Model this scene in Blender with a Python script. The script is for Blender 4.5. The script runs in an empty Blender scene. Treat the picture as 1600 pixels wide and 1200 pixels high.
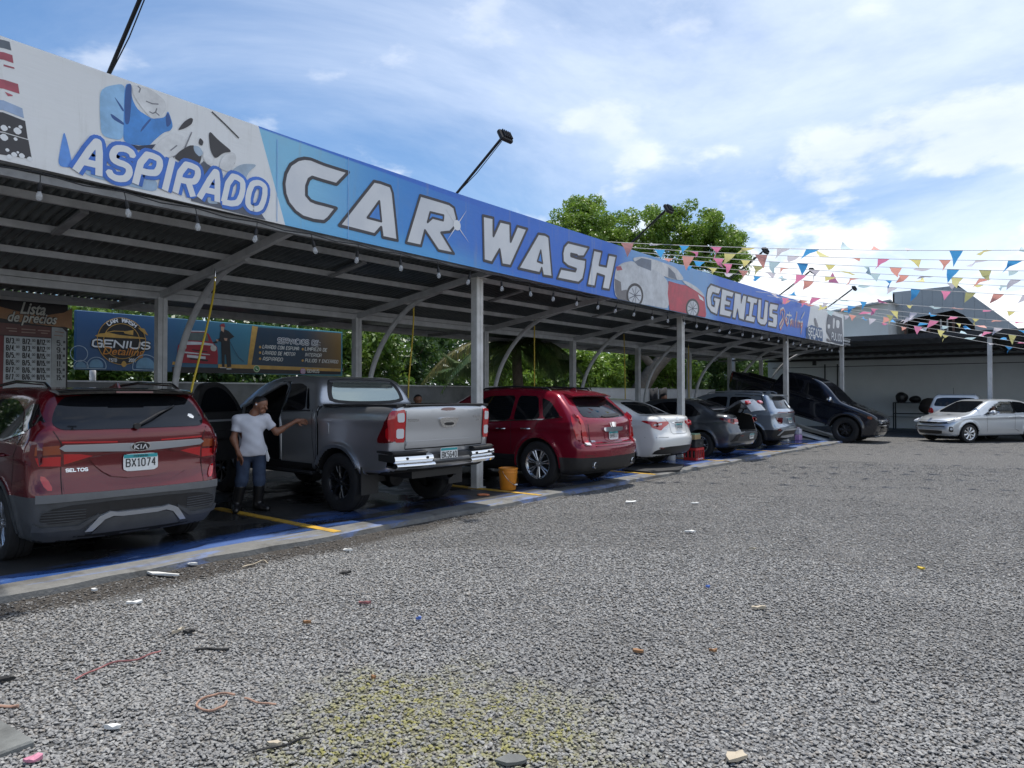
import bpy, bmesh, math, random
import numpy as np
from mathutils import Vector, Matrix
sc = bpy.context.scene
COL = sc.collection
random.seed(7)
R = math.radians

# ------------------------------------------------------------------ camera, sky, sun, exposure
cam_d = bpy.data.cameras.new("camera"); cam = bpy.data.objects.new("camera", cam_d); COL.objects.link(cam)
cam_d.sensor_width = 36; cam_d.lens = 24.95; cam_d.clip_start = .05; cam_d.clip_end = 3000
YAW = math.atan2(.6347, .7727)
cam.location = (0, 0, 1.6)
cam.rotation_euler = (R(90 + .88), 0, YAW - R(90))
sc.camera = cam
sc.view_settings.view_transform = 'Standard'; sc.view_settings.look = 'None'
sc.view_settings.gamma = 1; sc.view_settings.use_curve_mapping = False
sc.view_settings.exposure = 1.25
SUN_EL, SUN_AZ = 77.0, 20.0            # degrees; azimuth measured from +X towards +Y
world = bpy.data.worlds.new("World"); sc.world = world; world.use_nodes = True
wn, wl = world.node_tree.nodes, world.node_tree.links
wn.clear()
def N(t, **k):
    n = wn.new(t)
    for a, b in k.items(): setattr(n, a, b)
    return n
wout = N('ShaderNodeOutputWorld'); bg = N('ShaderNodeBackground'); wl.new(bg.outputs[0], wout.inputs[0])
sky = N('ShaderNodeTexSky', sky_type='NISHITA', sun_disc=False)
sky.sun_elevation = R(SUN_EL); sky.sun_rotation = R(90 - SUN_AZ); sky.air_density = 1.0; sky.dust_density = .3; sky.ozone_density = 3.0
bg.inputs[1].default_value = .061
tc = N('ShaderNodeTexCoord'); sep = N('ShaderNodeSeparateXYZ'); wl.new(tc.outputs['Generated'], sep.inputs[0])
def M(op, a, b=None, c=None, clamp=False):
    n = N('ShaderNodeMath', operation=op, use_clamp=clamp)
    for i, v in enumerate((a, b, c)):
        if v is None: continue
        if isinstance(v, (int, float)): n.inputs[i].default_value = v
        else: wl.new(v, n.inputs[i])
    return n.outputs[0]
def SM(v, a, b):
    n = N('ShaderNodeMapRange', interpolation_type='SMOOTHSTEP'); wl.new(v, n.inputs[0])
    n.inputs[1].default_value = a; n.inputs[2].default_value = b
    return n.outputs[0]
zc = M('MAXIMUM', sep.outputs[2], 0.0); zd = M('ADD', zc, .16)
cu = M('DIVIDE', sep.outputs[0], zd); cv = M('DIVIDE', sep.outputs[1], zd)
comb = N('ShaderNodeCombineXYZ'); wl.new(cu, comb.inputs[0]); wl.new(cv, comb.inputs[1])
def noise(scale, detail, rough, off, dist=0.0):
    mp = N('ShaderNodeMapping'); wl.new(comb.outputs[0], mp.inputs[0]); mp.inputs['Location'].default_value = off
    n = N('ShaderNodeTexNoise'); wl.new(mp.outputs[0], n.inputs['Vector'])
    n.inputs['Scale'].default_value = scale; n.inputs['Detail'].default_value = detail; n.inputs['Roughness'].default_value = rough
    n.inputs['Distortion'].default_value = dist
    return n.outputs['Fac']
veil = noise(.55, 8, .62, (3.1, 1.7, 0), .6)      # thin high cloud
def dnoise(dz):                                   # heaped cumulus, felt out on the direction itself
    mp = N('ShaderNodeMapping'); wl.new(tc.outputs['Generated'], mp.inputs[0]); mp.inputs['Scale'].default_value = (1, 1, 2.1); mp.inputs['Location'].default_value = (4.4, 1.3, 2.0 + dz)
    n = N('ShaderNodeTexNoise'); wl.new(mp.outputs[0], n.inputs['Vector']); n.inputs['Scale'].default_value = 4.6; n.inputs['Detail'].default_value = 9; n.inputs['Roughness'].default_value = .56; n.inputs['Distortion'].default_value = .15
    return n.outputs['Fac']
puff = dnoise(0)
# high thin cloud thickens towards the open lot, and unseen behind the camera, turned to brighten the banner
away = M('MULTIPLY_ADD', sep.outputs[0], .70, -.02)
away = M('MULTIPLY_ADD', sep.outputs[1], -.80, away)
vthick = M('MULTIPLY_ADD', away, .30, veil)
va = M('MULTIPLY', SM(vthick, .32, .84), .80)
low = M('SUBTRACT', 1.0, SM(zc, .12, .42))
pa = SM(M('MULTIPLY_ADD', low, .14, puff), .555, .665)
pa = M('MULTIPLY', pa, M('MULTIPLY_ADD', low, .7, .3))
pshade = SM(dnoise(.075), .44, .66)
def mixc(f, a, b):
    n = N('ShaderNodeMix', data_type='RGBA'); wl.new(f, n.inputs[0])
    for i, v in ((6, a), (7, b)):
        if isinstance(v, tuple): n.inputs[i].default_value = (*v, 1)
        else: wl.new(v, n.inputs[i])
    return n.outputs[2]
tint = N('ShaderNodeMix', data_type='RGBA', blend_type='MULTIPLY'); tint.inputs[0].default_value = 1; wl.new(sky.outputs[0], tint.inputs[6]); tint.inputs[7].default_value = (.74, .90, 1.0, 1)
cl1 = mixc(va, tint.outputs[2], (7.6, 8.3, 9.4))
pc = mixc(pshade, (9.0, 9.1, 9.2), (7.2, 7.6, 8.2))
cl2 = mixc(M('MULTIPLY', pa, .93), cl1, pc)
wl.new(cl2, bg.inputs[0])
sun_d = bpy.data.lights.new("sun", 'SUN'); sun = bpy.data.objects.new("sun", sun_d); COL.objects.link(sun)
sun_d.energy = 2.2; sun_d.angle = R(1.2); sun_d.color = (1, .955, .88)
sun.rotation_euler = Vector((math.cos(R(SUN_EL)) * math.cos(R(SUN_AZ)), math.cos(R(SUN_EL)) * math.sin(R(SUN_AZ)), math.sin(R(SUN_EL)))).to_track_quat('Z', 'Y').to_euler()
sun['kind'] = 'structure'

# ------------------------------------------------------------------ materials
MATS = {}
def mat(name, col=(.5, .5, .5), rough=.5, metal=0.0, coat=0.0, spec=.5, var=0.0, vscale=6.0, bump=0.0, bscale=40.0, trans=0.0, translu=0.0, alpha=1.0, col2=None, stain=None):
    if name in MATS: return MATS[name]
    m = bpy.data.materials.new(name); m.use_nodes = True
    nt = m.node_tree; n = nt.nodes; l = nt.links
    b = n['Principled BSDF']
    b.inputs['Base Color'].default_value = (*col, 1); b.inputs['Roughness'].default_value = rough
    b.inputs['Metallic'].default_value = metal; b.inputs['Coat Weight'].default_value = coat
    b.inputs['Coat Roughness'].default_value = .03
    b.inputs['Specular IOR Level'].default_value = spec; b.inputs['Transmission Weight'].default_value = trans
    b.inputs['Alpha'].default_value = alpha
    if var or bump or col2:
        t = n.new('ShaderNodeTexCoord')
        no = n.new('ShaderNodeTexNoise'); no.inputs['Scale'].default_value = vscale; no.inputs['Detail'].default_value = 7
        no.inputs['Roughness'].default_value = .65
        l.new(t.outputs['Object'], no.inputs['Vector'])
        if var or col2:
            mx = n.new('ShaderNodeMix'); mx.data_type = 'RGBA'
            rp = n.new('ShaderNodeMapRange'); rp.inputs[1].default_value = .32; rp.inputs[2].default_value = .68
            l.new(no.outputs['Fac'], rp.inputs[0]); l.new(rp.outputs[0], mx.inputs[0])
            c2 = col2 or tuple(min(1, c * (1 + var)) for c in col)
            c1 = col if col2 else tuple(c * (1 - var) for c in col)
            mx.inputs[6].default_value = (*c1, 1); mx.inputs[7].default_value = (*c2, 1)
            l.new(mx.outputs[2], b.inputs['Base Color'])
            rr = n.new('ShaderNodeMapRange'); rr.inputs[3].default_value = max(.02, rough - .12 * min(1, rough * 2)); rr.inputs[4].default_value = min(1, rough + .1 * min(1, rough * 2))
            l.new(no.outputs['Fac'], rr.inputs[0]); l.new(rr.outputs[0], b.inputs['Roughness'])
        if bump:
            nb = n.new('ShaderNodeTexNoise'); nb.inputs['Scale'].default_value = bscale; nb.inputs['Detail'].default_value = 5
            l.new(t.outputs['Object'], nb.inputs['Vector'])
            bp = n.new('ShaderNodeBump'); bp.inputs['Strength'].default_value = bump; bp.inputs['Distance'].default_value = .02
            l.new(nb.outputs['Fac'], bp.inputs['Height']); l.new(bp.outputs[0], b.inputs['Normal'])
    if translu:
        o = n['Material Output']; ad = n.new('ShaderNodeMixShader'); tr = n.new('ShaderNodeBsdfTranslucent')
        ad.inputs[0].default_value = translu
        if b.inputs['Base Color'].links: l.new(b.inputs['Base Color'].links[0].from_socket, tr.inputs['Color'])
        else: tr.inputs['Color'].default_value = (*col, 1)
        l.new(b.outputs[0], ad.inputs[1]); l.new(tr.outputs[0], ad.inputs[2]); l.new(ad.outputs[0], o.inputs[0])
    MATS[name] = m
    return m

# ------------------------------------------------------------------ object helpers
def link(o, parent=None):
    COL.objects.link(o)
    if parent is not None: o.parent = parent
    return o
def tag(o, label=None, cat=None, group=None, kind=None):
    if label: o['label'] = label
    if cat: o['category'] = cat
    if group: o['group'] = group
    if kind: o['kind'] = kind
    return o
def thing(name, label, cat, loc=(0, 0, 0), rot=(0, 0, 0), group=None):
    o = bpy.data.objects.new(name, None); o.empty_display_size = .2
    o.location = loc; o.rotation_euler = rot
    return tag(link(o), label, cat, group)
def fin(me, m, smooth=None):
    for x in (m if isinstance(m, (list, tuple)) else [m]): me.materials.append(x)
    if smooth is not None:
        me.polygons.foreach_set('use_smooth', [True] * len(me.polygons))
        if smooth < 180: me.set_sharp_from_angle(angle=R(smooth))
    me.update()
def mo(name, v, f, m, parent=None, smooth=None, mi=None, loc=None):
    me = bpy.data.meshes.new(name); me.from_pydata([tuple(map(float, p)) for p in v], [], [tuple(map(int, q)) for q in f])
    fin(me, m, smooth)
    if mi is not None: me.polygons.foreach_set('material_index', [int(i) for i in mi])
    o = bpy.data.objects.new(name, me)
    if loc: o.location = loc
    return link(o, parent)
class MB:
    def __init__(s): s.v = []; s.f = []; s.mi = []; s.cur = 0
    def add(s, v, f):
        b = len(s.v); s.v += [tuple(p) for p in v]
        for q in f: s.f.append(tuple(i + b for i in q)); s.mi.append(s.cur)
        return s
    def box(s, c, d, rot=None, ch=0.0):
        x, y, z = d[0] / 2, d[1] / 2, d[2] / 2
        if ch <= 0:
            v = [(a * x, b * y, e * z) for a in (-1, 1) for b in (-1, 1) for e in (-1, 1)]
            f = [(0, 1, 3, 2), (4, 6, 7, 5), (0, 4, 5, 1), (2, 3, 7, 6), (0, 2, 6, 4), (1, 5, 7, 3)]
        else:
            ch = min(ch, x * .9, y * .9, z * .9)
            v = []; f = []
            ring = lambda zz, ix: [((a * (x - (ch if k else ix * ch))), (b * (y - (ix * ch if k else ch))), zz) for a, b, k in
                                   ((1, -1, 0), (1, 1, 0), (1, 1, 1), (-1, 1, 1), (-1, 1, 0), (-1, -1, 0), (-1, -1, 1), (1, -1, 1))]
            def rg(zz, ins):
                X, Y = x - ins, y - ins; c2 = ch
                return [(X, -Y + c2, zz), (X, Y - c2, zz), (X - c2, Y, zz), (-X + c2, Y, zz), (-X, Y - c2, zz), (-X, -Y + c2, zz), (-X + c2, -Y, zz), (X - c2, -Y, zz)]
            for zz, ins in ((-z, ch * .6), (-z + ch, 0), (z - ch, 0), (z, ch * .6)): v += rg(zz, ins)
            for k in range(3):
                for i in range(8): f.append((k * 8 + i, k * 8 + (i + 1) % 8, k * 8 + 8 + (i + 1) % 8, k * 8 + 8 + i))
            f.append(tuple(range(7, -1, -1))); f.append(tuple(range(24, 32)))
        m = rot.to_3x3() if isinstance(rot, Matrix) else (Matrix.Rotation(rot, 3, 'Z') if rot else None)
        c = Vector(c)
        return s.add([((m @ Vector(p)) if m else Vector(p)) + c for p in v], f)
    def bar(s, p0, p1, w, h=None, up=(0, 0, 1)):
        p0, p1 = Vector(p0), Vector(p1); d = p1 - p0; L = d.length; d.normalize(); h = h or w
        sd = d.cross(Vector(up))
        if sd.length < 1e-4: sd = d.cross(Vector((1, 0, 0)))
        sd.normalize(); u = sd.cross(d)
        m = Matrix((d, sd, u)).transposed()
        return s.box((p0 + p1) / 2, (L, w, h), m.to_4x4())
    def tube(s, path, r, n=8, caps=True):
        P = [Vector(p) for p in path]; k = len(P); rr = r if isinstance(r, (list, tuple)) else [r] * k
        t0 = (P[1] - P[0]).normalized(); nn = t0.cross(Vector((0, 0, 1)))
        if nn.length < 1e-3: nn = t0.cross(Vector((1, 0, 0)))
        nn.normalize(); v = []
        for i in range(k):
            t = (P[min(i + 1, k - 1)] - P[max(i - 1, 0)]).normalized()
            nn = (nn - t * nn.dot(t)).normalized(); bb = t.cross(nn)
            for j in range(n):
                a = 2 * math.pi * j / n
                v.append(P[i] + (nn * math.cos(a) + bb * math.sin(a)) * rr[i])
        f = [(i * n + j, i * n + (j + 1) % n, (i + 1) * n + (j + 1) % n, (i + 1) * n + j) for i in range(k - 1) for j in range(n)]
        if caps: f += [tuple(range(n - 1, -1, -1)), tuple(range((k - 1) * n, k * n))]
        return s.add(v, f)
    def lathe(s, prof, c=(0, 0, 0), axis='z', n=24, a0=0, a1=2 * math.pi):
        full = abs(a1 - a0 - 2 * math.pi) < 1e-6; v = []; k = len(prof); m = n if full else n + 1
        for j in range(m):
            a = a0 + (a1 - a0) * j / n; ca, sa = math.cos(a), math.sin(a)
            for r, h in prof:
                p = (r * ca, r * sa, h) if axis == 'z' else ((r * ca, h, r * sa) if axis == 'y' else (h, r * ca, r * sa))
                v.append((p[0] + c[0], p[1] + c[1], p[2] + c[2]))
        f = []
        for j in range(n):
            a, b = j, (j + 1) % m
            for i in range(k - 1):
                q = (a * k + i, b * k + i, b * k + i + 1, a * k + i + 1)
                f.append(q if axis != 'y' else q[::-1])
        return s.add(v, f)
    def prism(s, poly, fr, t):   # poly 2D, fr = frame (o, x, y, n): solid from 0 to t along n
        o, x, y, nn = fr; k = len(poly)
        v = [o + x * a + y * b for a, b in poly] + [o + x * a + y * b + nn * t for a, b in poly]
        f = [tuple(range(k - 1, -1, -1)), tuple(range(k, 2 * k))] + [(i, (i + 1) % k, k + (i + 1) % k, k + i) for i in range(k)]
        return s.add(v, f)
    def flat(s, poly, fr, h=0.0):
        o, x, y, nn = fr
        return s.add([o + x * a + y * b + nn * h for a, b in poly], [tuple(range(len(poly)))])
    def build(s, name, m, parent=None, smooth=None):
        return mo(name, s.v, s.f, m, parent, smooth, s.mi if isinstance(m, (list, tuple)) else None)
def frame(o, x, y):
    x = Vector(x).normalized(); y = Vector(y).normalized()
    return (Vector(o), x, y, x.cross(y))
def circ(cx, cy, r, n=24, ry=None, a0=0, a1=2 * math.pi):
    return [(cx + r * math.cos(a0 + (a1 - a0) * i / n), cy + (ry or r) * math.sin(a0 + (a1 - a0) * i / n)) for i in range(n if a1 - a0 > 6.28 else n + 1)]
def rect(x0, y0, x1, y1): return [(x0, y0), (x1, y0), (x1, y1), (x0, y1)]
def rnd(poly, it=2, q=.25):
    for _ in range(it):
        o = []; k = len(poly)
        for i in range(k):
            a, b = poly[i], poly[(i + 1) % k]
            o += [(a[0] + (b[0] - a[0]) * q, a[1] + (b[1] - a[1]) * q), (b[0] + (a[0] - b[0]) * q, b[1] + (a[1] - b[1]) * q)]
        poly = o
    return poly
def spl(pts, n=8, closed=False):
    P = np.array(pts, float); k = len(P); out = []
    for i in range(k if closed else k - 1):
        if closed: p0, p1, p2, p3 = P[i - 1], P[i], P[(i + 1) % k], P[(i + 2) % k]
        else: p0, p1, p2, p3 = P[max(i - 1, 0)], P[i], P[i + 1], P[min(i + 2, k - 1)]
        t1 = max(np.linalg.norm(p1 - p0), 1e-6) ** .5; t2 = max(np.linalg.norm(p2 - p1), 1e-6) ** .5; t3 = max(np.linalg.norm(p3 - p2), 1e-6) ** .5
        m1 = (p2 - p1) if i == 0 and not closed else t2 * ((p1 - p0) / t1 - (p2 - p0) / (t1 + t2) + (p2 - p1) / t2)
        m2 = (p2 - p1) if i == k - 2 and not closed else t2 * ((p2 - p1) / t2 - (p3 - p1) / (t2 + t3) + (p3 - p2) / t3)
        for j in range(n):
            t = j / n
            out.append((2 * t**3 - 3 * t * t + 1) * p1 + (t**3 - 2 * t * t + t) * m1 + (-2 * t**3 + 3 * t * t) * p2 + (t**3 - t * t) * m2)
    if not closed: out.append(P[-1])
    return [tuple(p) for p in out]

# ------------------------------------------------------------------ stroke lettering (flat print)
GL = {
 'A': (4, [[(0, 0), (.0, 3.6), (1.1, 6), (2.9, 6), (4, 3.6), (4, 0)], [(0, 2.1), (4, 2.1)]]), 'B': (4, [[(0, 0), (0, 6), (3.2, 6), (3.9, 5.2), (3.9, 3.9), (3.2, 3.1), (4, 2.3), (4, .8), (3.2, 0), (-.35, 0)], [(0, 3.1), (3.2, 3.1)]]),
 'C': (4, [[(4, 4.9), (3, 6), (1, 6), (0, 4.9), (0, 1.1), (1, 0), (3, 0), (4, 1.1)]]), 'D': (4, [[(0, 0), (0, 6), (2.8, 6), (4, 4.7), (4, 1.3), (2.8, 0), (-.35, 0)]]),
 'E': (3.6, [[(3.8, 6), (0, 6), (0, 0), (3.8, 0)], [(0, 3.1), (3.2, 3.1)]]), 'F': (3.6, [[(3.8, 6), (0, 6), (0, -.3)], [(0, 3), (3.2, 3)]]),
 'G': (4, [[(4, 4.9), (3, 6), (1, 6), (0, 4.9), (0, 1.1), (1, 0), (4, 0), (4, 2.9), (2.2, 2.9)]]), 'H': (4, [[(0, -.3), (0, 6.3)], [(4, -.3), (4, 6.3)], [(0, 3), (4, 3)]]),
 'I': (1.2, [[(.6, -.3), (.6, 6.3)]]), 'J': (3.4, [[(3.4, 6.3), (3.4, 1), (2.5, 0), (.9, 0), (0, 1), (0, 1.8)]]), 'K': (4, [[(0, -.3), (0, 6.3)], [(4, 6.3), (.4, 3), (4, -.3)]]),
 'L': (3.4, [[(0, 6.3), (0, 0), (3.6, 0)]]), 'M': (5, [[(0, -.3), (0, 6), (2.5, 2.2), (5, 6), (5, -.3)]]), 'N': (4.2, [[(0, -.3), (0, 6), (4.2, 0), (4.2, 6.3)]]),
 'O': (4.2, [[(2.1, 0), (1.1, 0), (0, 1.1), (0, 4.9), (1.1, 6), (3.1, 6), (4.2, 4.9), (4.2, 1.1), (3.1, 0), (1.9, 0)]]), 'P': (4, [[(0, -.3), (0, 6), (3.1, 6), (4, 5.2), (4, 3.3), (3.1, 2.5), (0, 2.5)]]),
 'Q': (4.2, [[(2.1, 0), (1.1, 0), (0, 1.1), (0, 4.9), (1.1, 6), (3.1, 6), (4.2, 4.9), (4.2, 1.1), (3.1, 0), (1.9, 0)], [(2.6, 1.6), (4.4, -.4)]]), 'R': (4, [[(0, -.3), (0, 6), (3.1, 6), (4, 5.2), (4, 3.4), (3.1, 2.6), (0, 2.6)], [(2.2, 2.6), (4.1, -.3)]]),
 'S': (4, [[(4, 4.9), (3.1, 6), (.9, 6), (0, 5.2), (0, 3.8), (.9, 3.1), (3.1, 3), (4, 2.2), (4, .9), (3.1, 0), (.9, 0), (0, 1.1)]]), 'T': (4, [[(-.2, 6), (4.2, 6)], [(2, 6), (2, -.3)]]),
 'U': (4.2, [[(0, 6.3), (0, 1.1), (1.1, 0), (3.1, 0), (4.2, 1.1), (4.2, 6.3)]]), 'V': (4.2, [[(0, 6.3), (2.1, 0), (4.2, 6.3)]]), 'W': (6, [[(0, 6.3), (1.3, 0), (3, 5.4), (4.7, 0), (6, 6.3)]]),
 'X': (4, [[(0, 6.2), (4, -.2)], [(4, 6.2), (0, -.2)]]), 'Y': (4, [[(0, 6.3), (2, 3), (4, 6.3)], [(2, 3), (2, -.3)]]), 'Z': (4, [[(0, 6), (4, 6), (0, 0), (4, 0)]]),
 '0': (3.6, [[(1.8, 0), (.9, 0), (0, 1), (0, 5), (.9, 6), (2.7, 6), (3.6, 5), (3.6, 1), (2.7, 0), (1.6, 0)]]), '1': (2.4, [[(.2, 4.9), (1.4, 6), (1.4, 0)], [(.2, 0), (2.6, 0)]]),
 '2': (3.6, [[(0, 4.9), (.9, 6), (2.7, 6), (3.6, 5.1), (3.6, 4), (0, .6), (0, 0), (3.8, 0)]]), '3': (3.6, [[(0, 5.2), (.9, 6), (2.7, 6), (3.6, 5.1), (3.6, 4), (2.6, 3.1), (3.6, 2.2), (3.6, .9), (2.7, 0), (.9, 0), (0, .9)], [(2.6, 3.1), (1.2, 3.1)]]),
 '4': (3.6, [[(2.7, -.3), (2.7, 6), (0, 2), (3.9, 2)]]), '5': (3.6, [[(3.5, 6), (.2, 6), (0, 3.4), (2.7, 3.6), (3.6, 2.7), (3.6, .9), (2.7, 0), (.9, 0), (0, .9)]]),
 '6': (3.6, [[(3.4, 5.4), (2.6, 6), (.9, 6), (0, 5), (0, 1), (.9, 0), (2.7, 0), (3.6, .9), (3.6, 2.4), (2.7, 3.3), (0, 3.2)]]), '7': (3.6, [[(0, 6), (3.6, 6), (1.2, -.3)]]),
 '8': (3.6, [[(1.8, 3.1), (.9, 3.1), (.1, 4), (.1, 5.1), (.9, 6), (2.7, 6), (3.5, 5.1), (3.5, 4), (2.7, 3.1), (.9, 3.1), (0, 2.2), (0, .9), (.9, 0), (2.7, 0), (3.6, .9), (3.6, 2.2), (2.7, 3.1), (1.8, 3.1)]]), '9': (3.6, [[(.2, .6), (1, 0), (2.7, 0), (3.6, 1), (3.6, 5), (2.7, 6), (.9, 6), (0, 5.1), (0, 3.6), (.9, 2.7), (3.6, 2.8)]]),
 '/': (2.6, [[(0, -.6), (2.6, 6.6)]]), '.': (.8, [[(.4, -.5), (.4, .6)]]), '-': (2.6, [[(0, 3), (2.6, 3)]]), ':': (1, [[(.5, .2), (.5, 1.3)], [(.5, 3.6), (.5, 4.7)]]), '=': (2.4, [[(0, 5.4), (2.4, 5.4)]]), ' ': (2.2, []),
}
def stroke(mb, pts, w, fr, h=0.0, closed=False):
    """a printed line: one strip per segment and a small disc on every joint, each on its own hair-thin layer"""
    P = [(float(p[0]), float(p[1])) for p in pts]; k = len(P); o, x, y, nn = fr; c = 0
    pt = lambda a, b, e: o + x * a + y * b + nn * (h + (c % 7) * .00003)
    for i in range(k if closed else k - 1):
        a, b = P[i], P[(i + 1) % k]; L_ = math.hypot(b[0] - a[0], b[1] - a[1])
        if L_ < 1e-7: continue
        dx, dy = (b[1] - a[1]) / L_ * w / 2, (a[0] - b[0]) / L_ * w / 2
        mb.add([pt(a[0] - dx, a[1] - dy, c), pt(a[0] + dx, a[1] + dy, c), pt(b[0] + dx, b[1] + dy, c), pt(b[0] - dx, b[1] - dy, c)], [(0, 1, 2, 3)]); c += 1
        if closed or i < k - 2:
            mb.add([pt(b[0] + w / 2 * math.cos(q * .6283), b[1] + w / 2 * math.sin(q * .6283), c) for q in range(10)], [tuple(range(10))]); c += 1
def twidth(s, size, asp=1.0, gap=1.6):
    u = size / 6; return sum(GL.get(c, GL[' '])[0] * u * asp + gap * u for c in s) - gap * u
def text(mb, s, fr, pos, size, weight=.17, asp=1.0, gap=1.6, shear=0.0, h=.002, center=False, fit=None, glyphs=None, step=.0004, grow=0.0):
    u = size / 6
    if fit: asp = asp * fit / max(twidth(s, size, asp, gap), 1e-6); gap = gap * asp if False else gap
    W = twidth(s, size, asp, gap)
    if fit and W > 0: 
        kx = fit / W
    else: kx = 1.0
    x = pos[0] - (W * kx / 2 if center else 0)
    for ci, c in enumerate(s):
        w, st = (glyphs or {}).get(c) or GL.get(c, GL[' '])
        for si, pl in enumerate(st):
            if size > .2:   # round the corners of large letters
                q_ = [pl[0]]
                for e0, e1 in zip(pl[:-1], pl[1:]): q_ += [(e0[0] * .7 + e1[0] * .3, e0[1] * .7 + e1[1] * .3), (e0[0] * .3 + e1[0] * .7, e0[1] * .3 + e1[1] * .7)]
                pl = q_ + [pl[-1]]
            pts = [(x + kx * (a * u * asp) + shear * b * u, pos[1] + b * u) for a, b in pl]
            stroke(mb, pts, size * weight + grow, fr, h + step * (si + .5 * (ci % 2)))
        x += kx * (w * u * asp + gap * u)
    return x
def bfont(s, size, shear=0.0, offset=0.0):
    c = bpy.data.curves.new('t', 'FONT'); c.body = s; c.size = size; c.shear = shear; c.offset = offset; c.resolution_u = 3
    o = bpy.data.objects.new('t', c); COL.objects.link(o)
    dg = bpy.context.evaluated_depsgraph_get(); me = bpy.data.meshes.new_from_object(o.evaluated_get(dg))
    v = [(p.co.x, p.co.y) for p in me.vertices]; f = [tuple(q.vertices) for q in me.polygons]
    bpy.data.objects.remove(o); bpy.data.curves.remove(c); bpy.data.meshes.remove(me)
    return v, f
def btext(mb, s, fr, pos, size, shear=0.0, offset=0.0, h=.002, center=False, fit=None):
    v, f = bfont(s, size, shear, offset); o, x, y, nn = fr
    w = max(p[0] for p in v) - min(p[0] for p in v); k = fit / w if fit else 1
    dx = pos[0] - (w * k / 2 if center else 0)
    mb.add([o + x * (dx + a * k) + y * (pos[1] + b) + nn * h for a, b in v], f)

# ------------------------------------------------------------------ signed-distance bodies
def smax(a, b, k):
    h = np.maximum(k - np.abs(a - b), 0) / k
    return np.maximum(a, b) + h * h * k * .25
def smin(a, b, k): return -smax(-a, -b, k)
def sstep(a, b, x):
    t = np.clip((x - a) / (b - a), 0, 1); return t * t * (3 - 2 * t)
def nets(f, lo, hi, h):
    lo = np.array(lo, float); n = np.ceil((np.array(hi) - lo) / h).astype(int) + 1
    ax = [lo[i] + h * np.arange(n[i]) for i in range(3)]
    F = np.empty(tuple(n))
    Y, Z = np.meshgrid(ax[1], ax[2], indexing='ij')
    for i0 in range(0, n[0], 24):
        xs = ax[0][i0:i0 + 24]
        F[i0:i0 + 24] = f(np.broadcast_to(xs[:, None, None], (len(xs),) + Y.shape), np.broadcast_to(Y, (len(xs),) + Y.shape), np.broadcast_to(Z, (len(xs),) + Y.shape))
    s = F < 0
    c = np.zeros(tuple(n - 1), int)
    sl = lambda d, N: slice(d, N - 1 + d)
    for a in (0, 1):
        for b in (0, 1):
            for d in (0, 1): c += s[sl(a, n[0]), sl(b, n[1]), sl(d, n[2])]
    act = (c > 0) & (c < 8); I = np.argwhere(act); idx = -np.ones(tuple(n - 1), int); idx[act] = np.arange(len(I))
    acc = np.zeros((len(I), 3)); cnt = np.zeros(len(I))
    for d in range(3):
        e = np.zeros(3, int); e[d] = 1
        o1, o2 = [(q) for q in range(3) if q != d]
        for a in (0, 1):
            for b in (0, 1):
                p = I.copy(); p[:, o1] += a; p[:, o2] += b
                q = p + e
                f0 = F[p[:, 0], p[:, 1], p[:, 2]]; f1 = F[q[:, 0], q[:, 1], q[:, 2]]
                m = (f0 < 0) != (f1 < 0)
                t = np.where(m, f0 / np.where(m, f0 - f1, 1), 0)
                pos = p.astype(float); pos[:, d] += t
                acc[m] += pos[m]; cnt[m] += 1
    V = lo + h * acc / cnt[:, None]
    quads = []
    for d in range(3):
        o1, o2 = (d + 1) % 3, (d + 2) % 3
        A = [slice(None)] * 3; B = [slice(None)] * 3; A[d] = slice(0, -1); B[d] = slice(1, None)
        ch = s[tuple(A)] != s[tuple(B)]
        E = np.argwhere(ch); E = E[(E[:, o1] > 0) & (E[:, o2] > 0) & (E[:, o1] < n[o1] - 1) & (E[:, o2] < n[o2] - 1)]
        if not len(E): continue
        ins = s[E[:, 0], E[:, 1], E[:, 2]]
        def at(a, b):
            q = E.copy(); q[:, o1] -= a; q[:, o2] -= b
            return idx[q[:, 0], q[:, 1], q[:, 2]]
        Q = np.stack([at(1, 1), at(0, 1), at(0, 0), at(1, 0)], 1)
        Q[~ins] = Q[~ins][:, ::-1]
        quads.append(Q)
    return V, np.concatenate(quads)
def grad(f, V, e=.004):
    G = np.empty_like(V)
    for i in range(3):
        a = V.copy(); b = V.copy(); a[:, i] += e; b[:, i] -= e
        G[:, i] = (f(a[:, 0], a[:, 1], a[:, 2]) - f(b[:, 0], b[:, 1], b[:, 2])) / (2 * e)
    return G
def snap(f, V, it=2, lim=.03):
    for _ in range(it):
        G = grad(f, V); v = f(V[:, 0], V[:, 1], V[:, 2])
        st = (v / np.maximum((G * G).sum(1), .15))[:, None] * G
        L = np.linalg.norm(st, axis=1, keepdims=True); st *= np.minimum(1, lim / np.maximum(L, 1e-9))
        V = V - st
    return V
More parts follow.
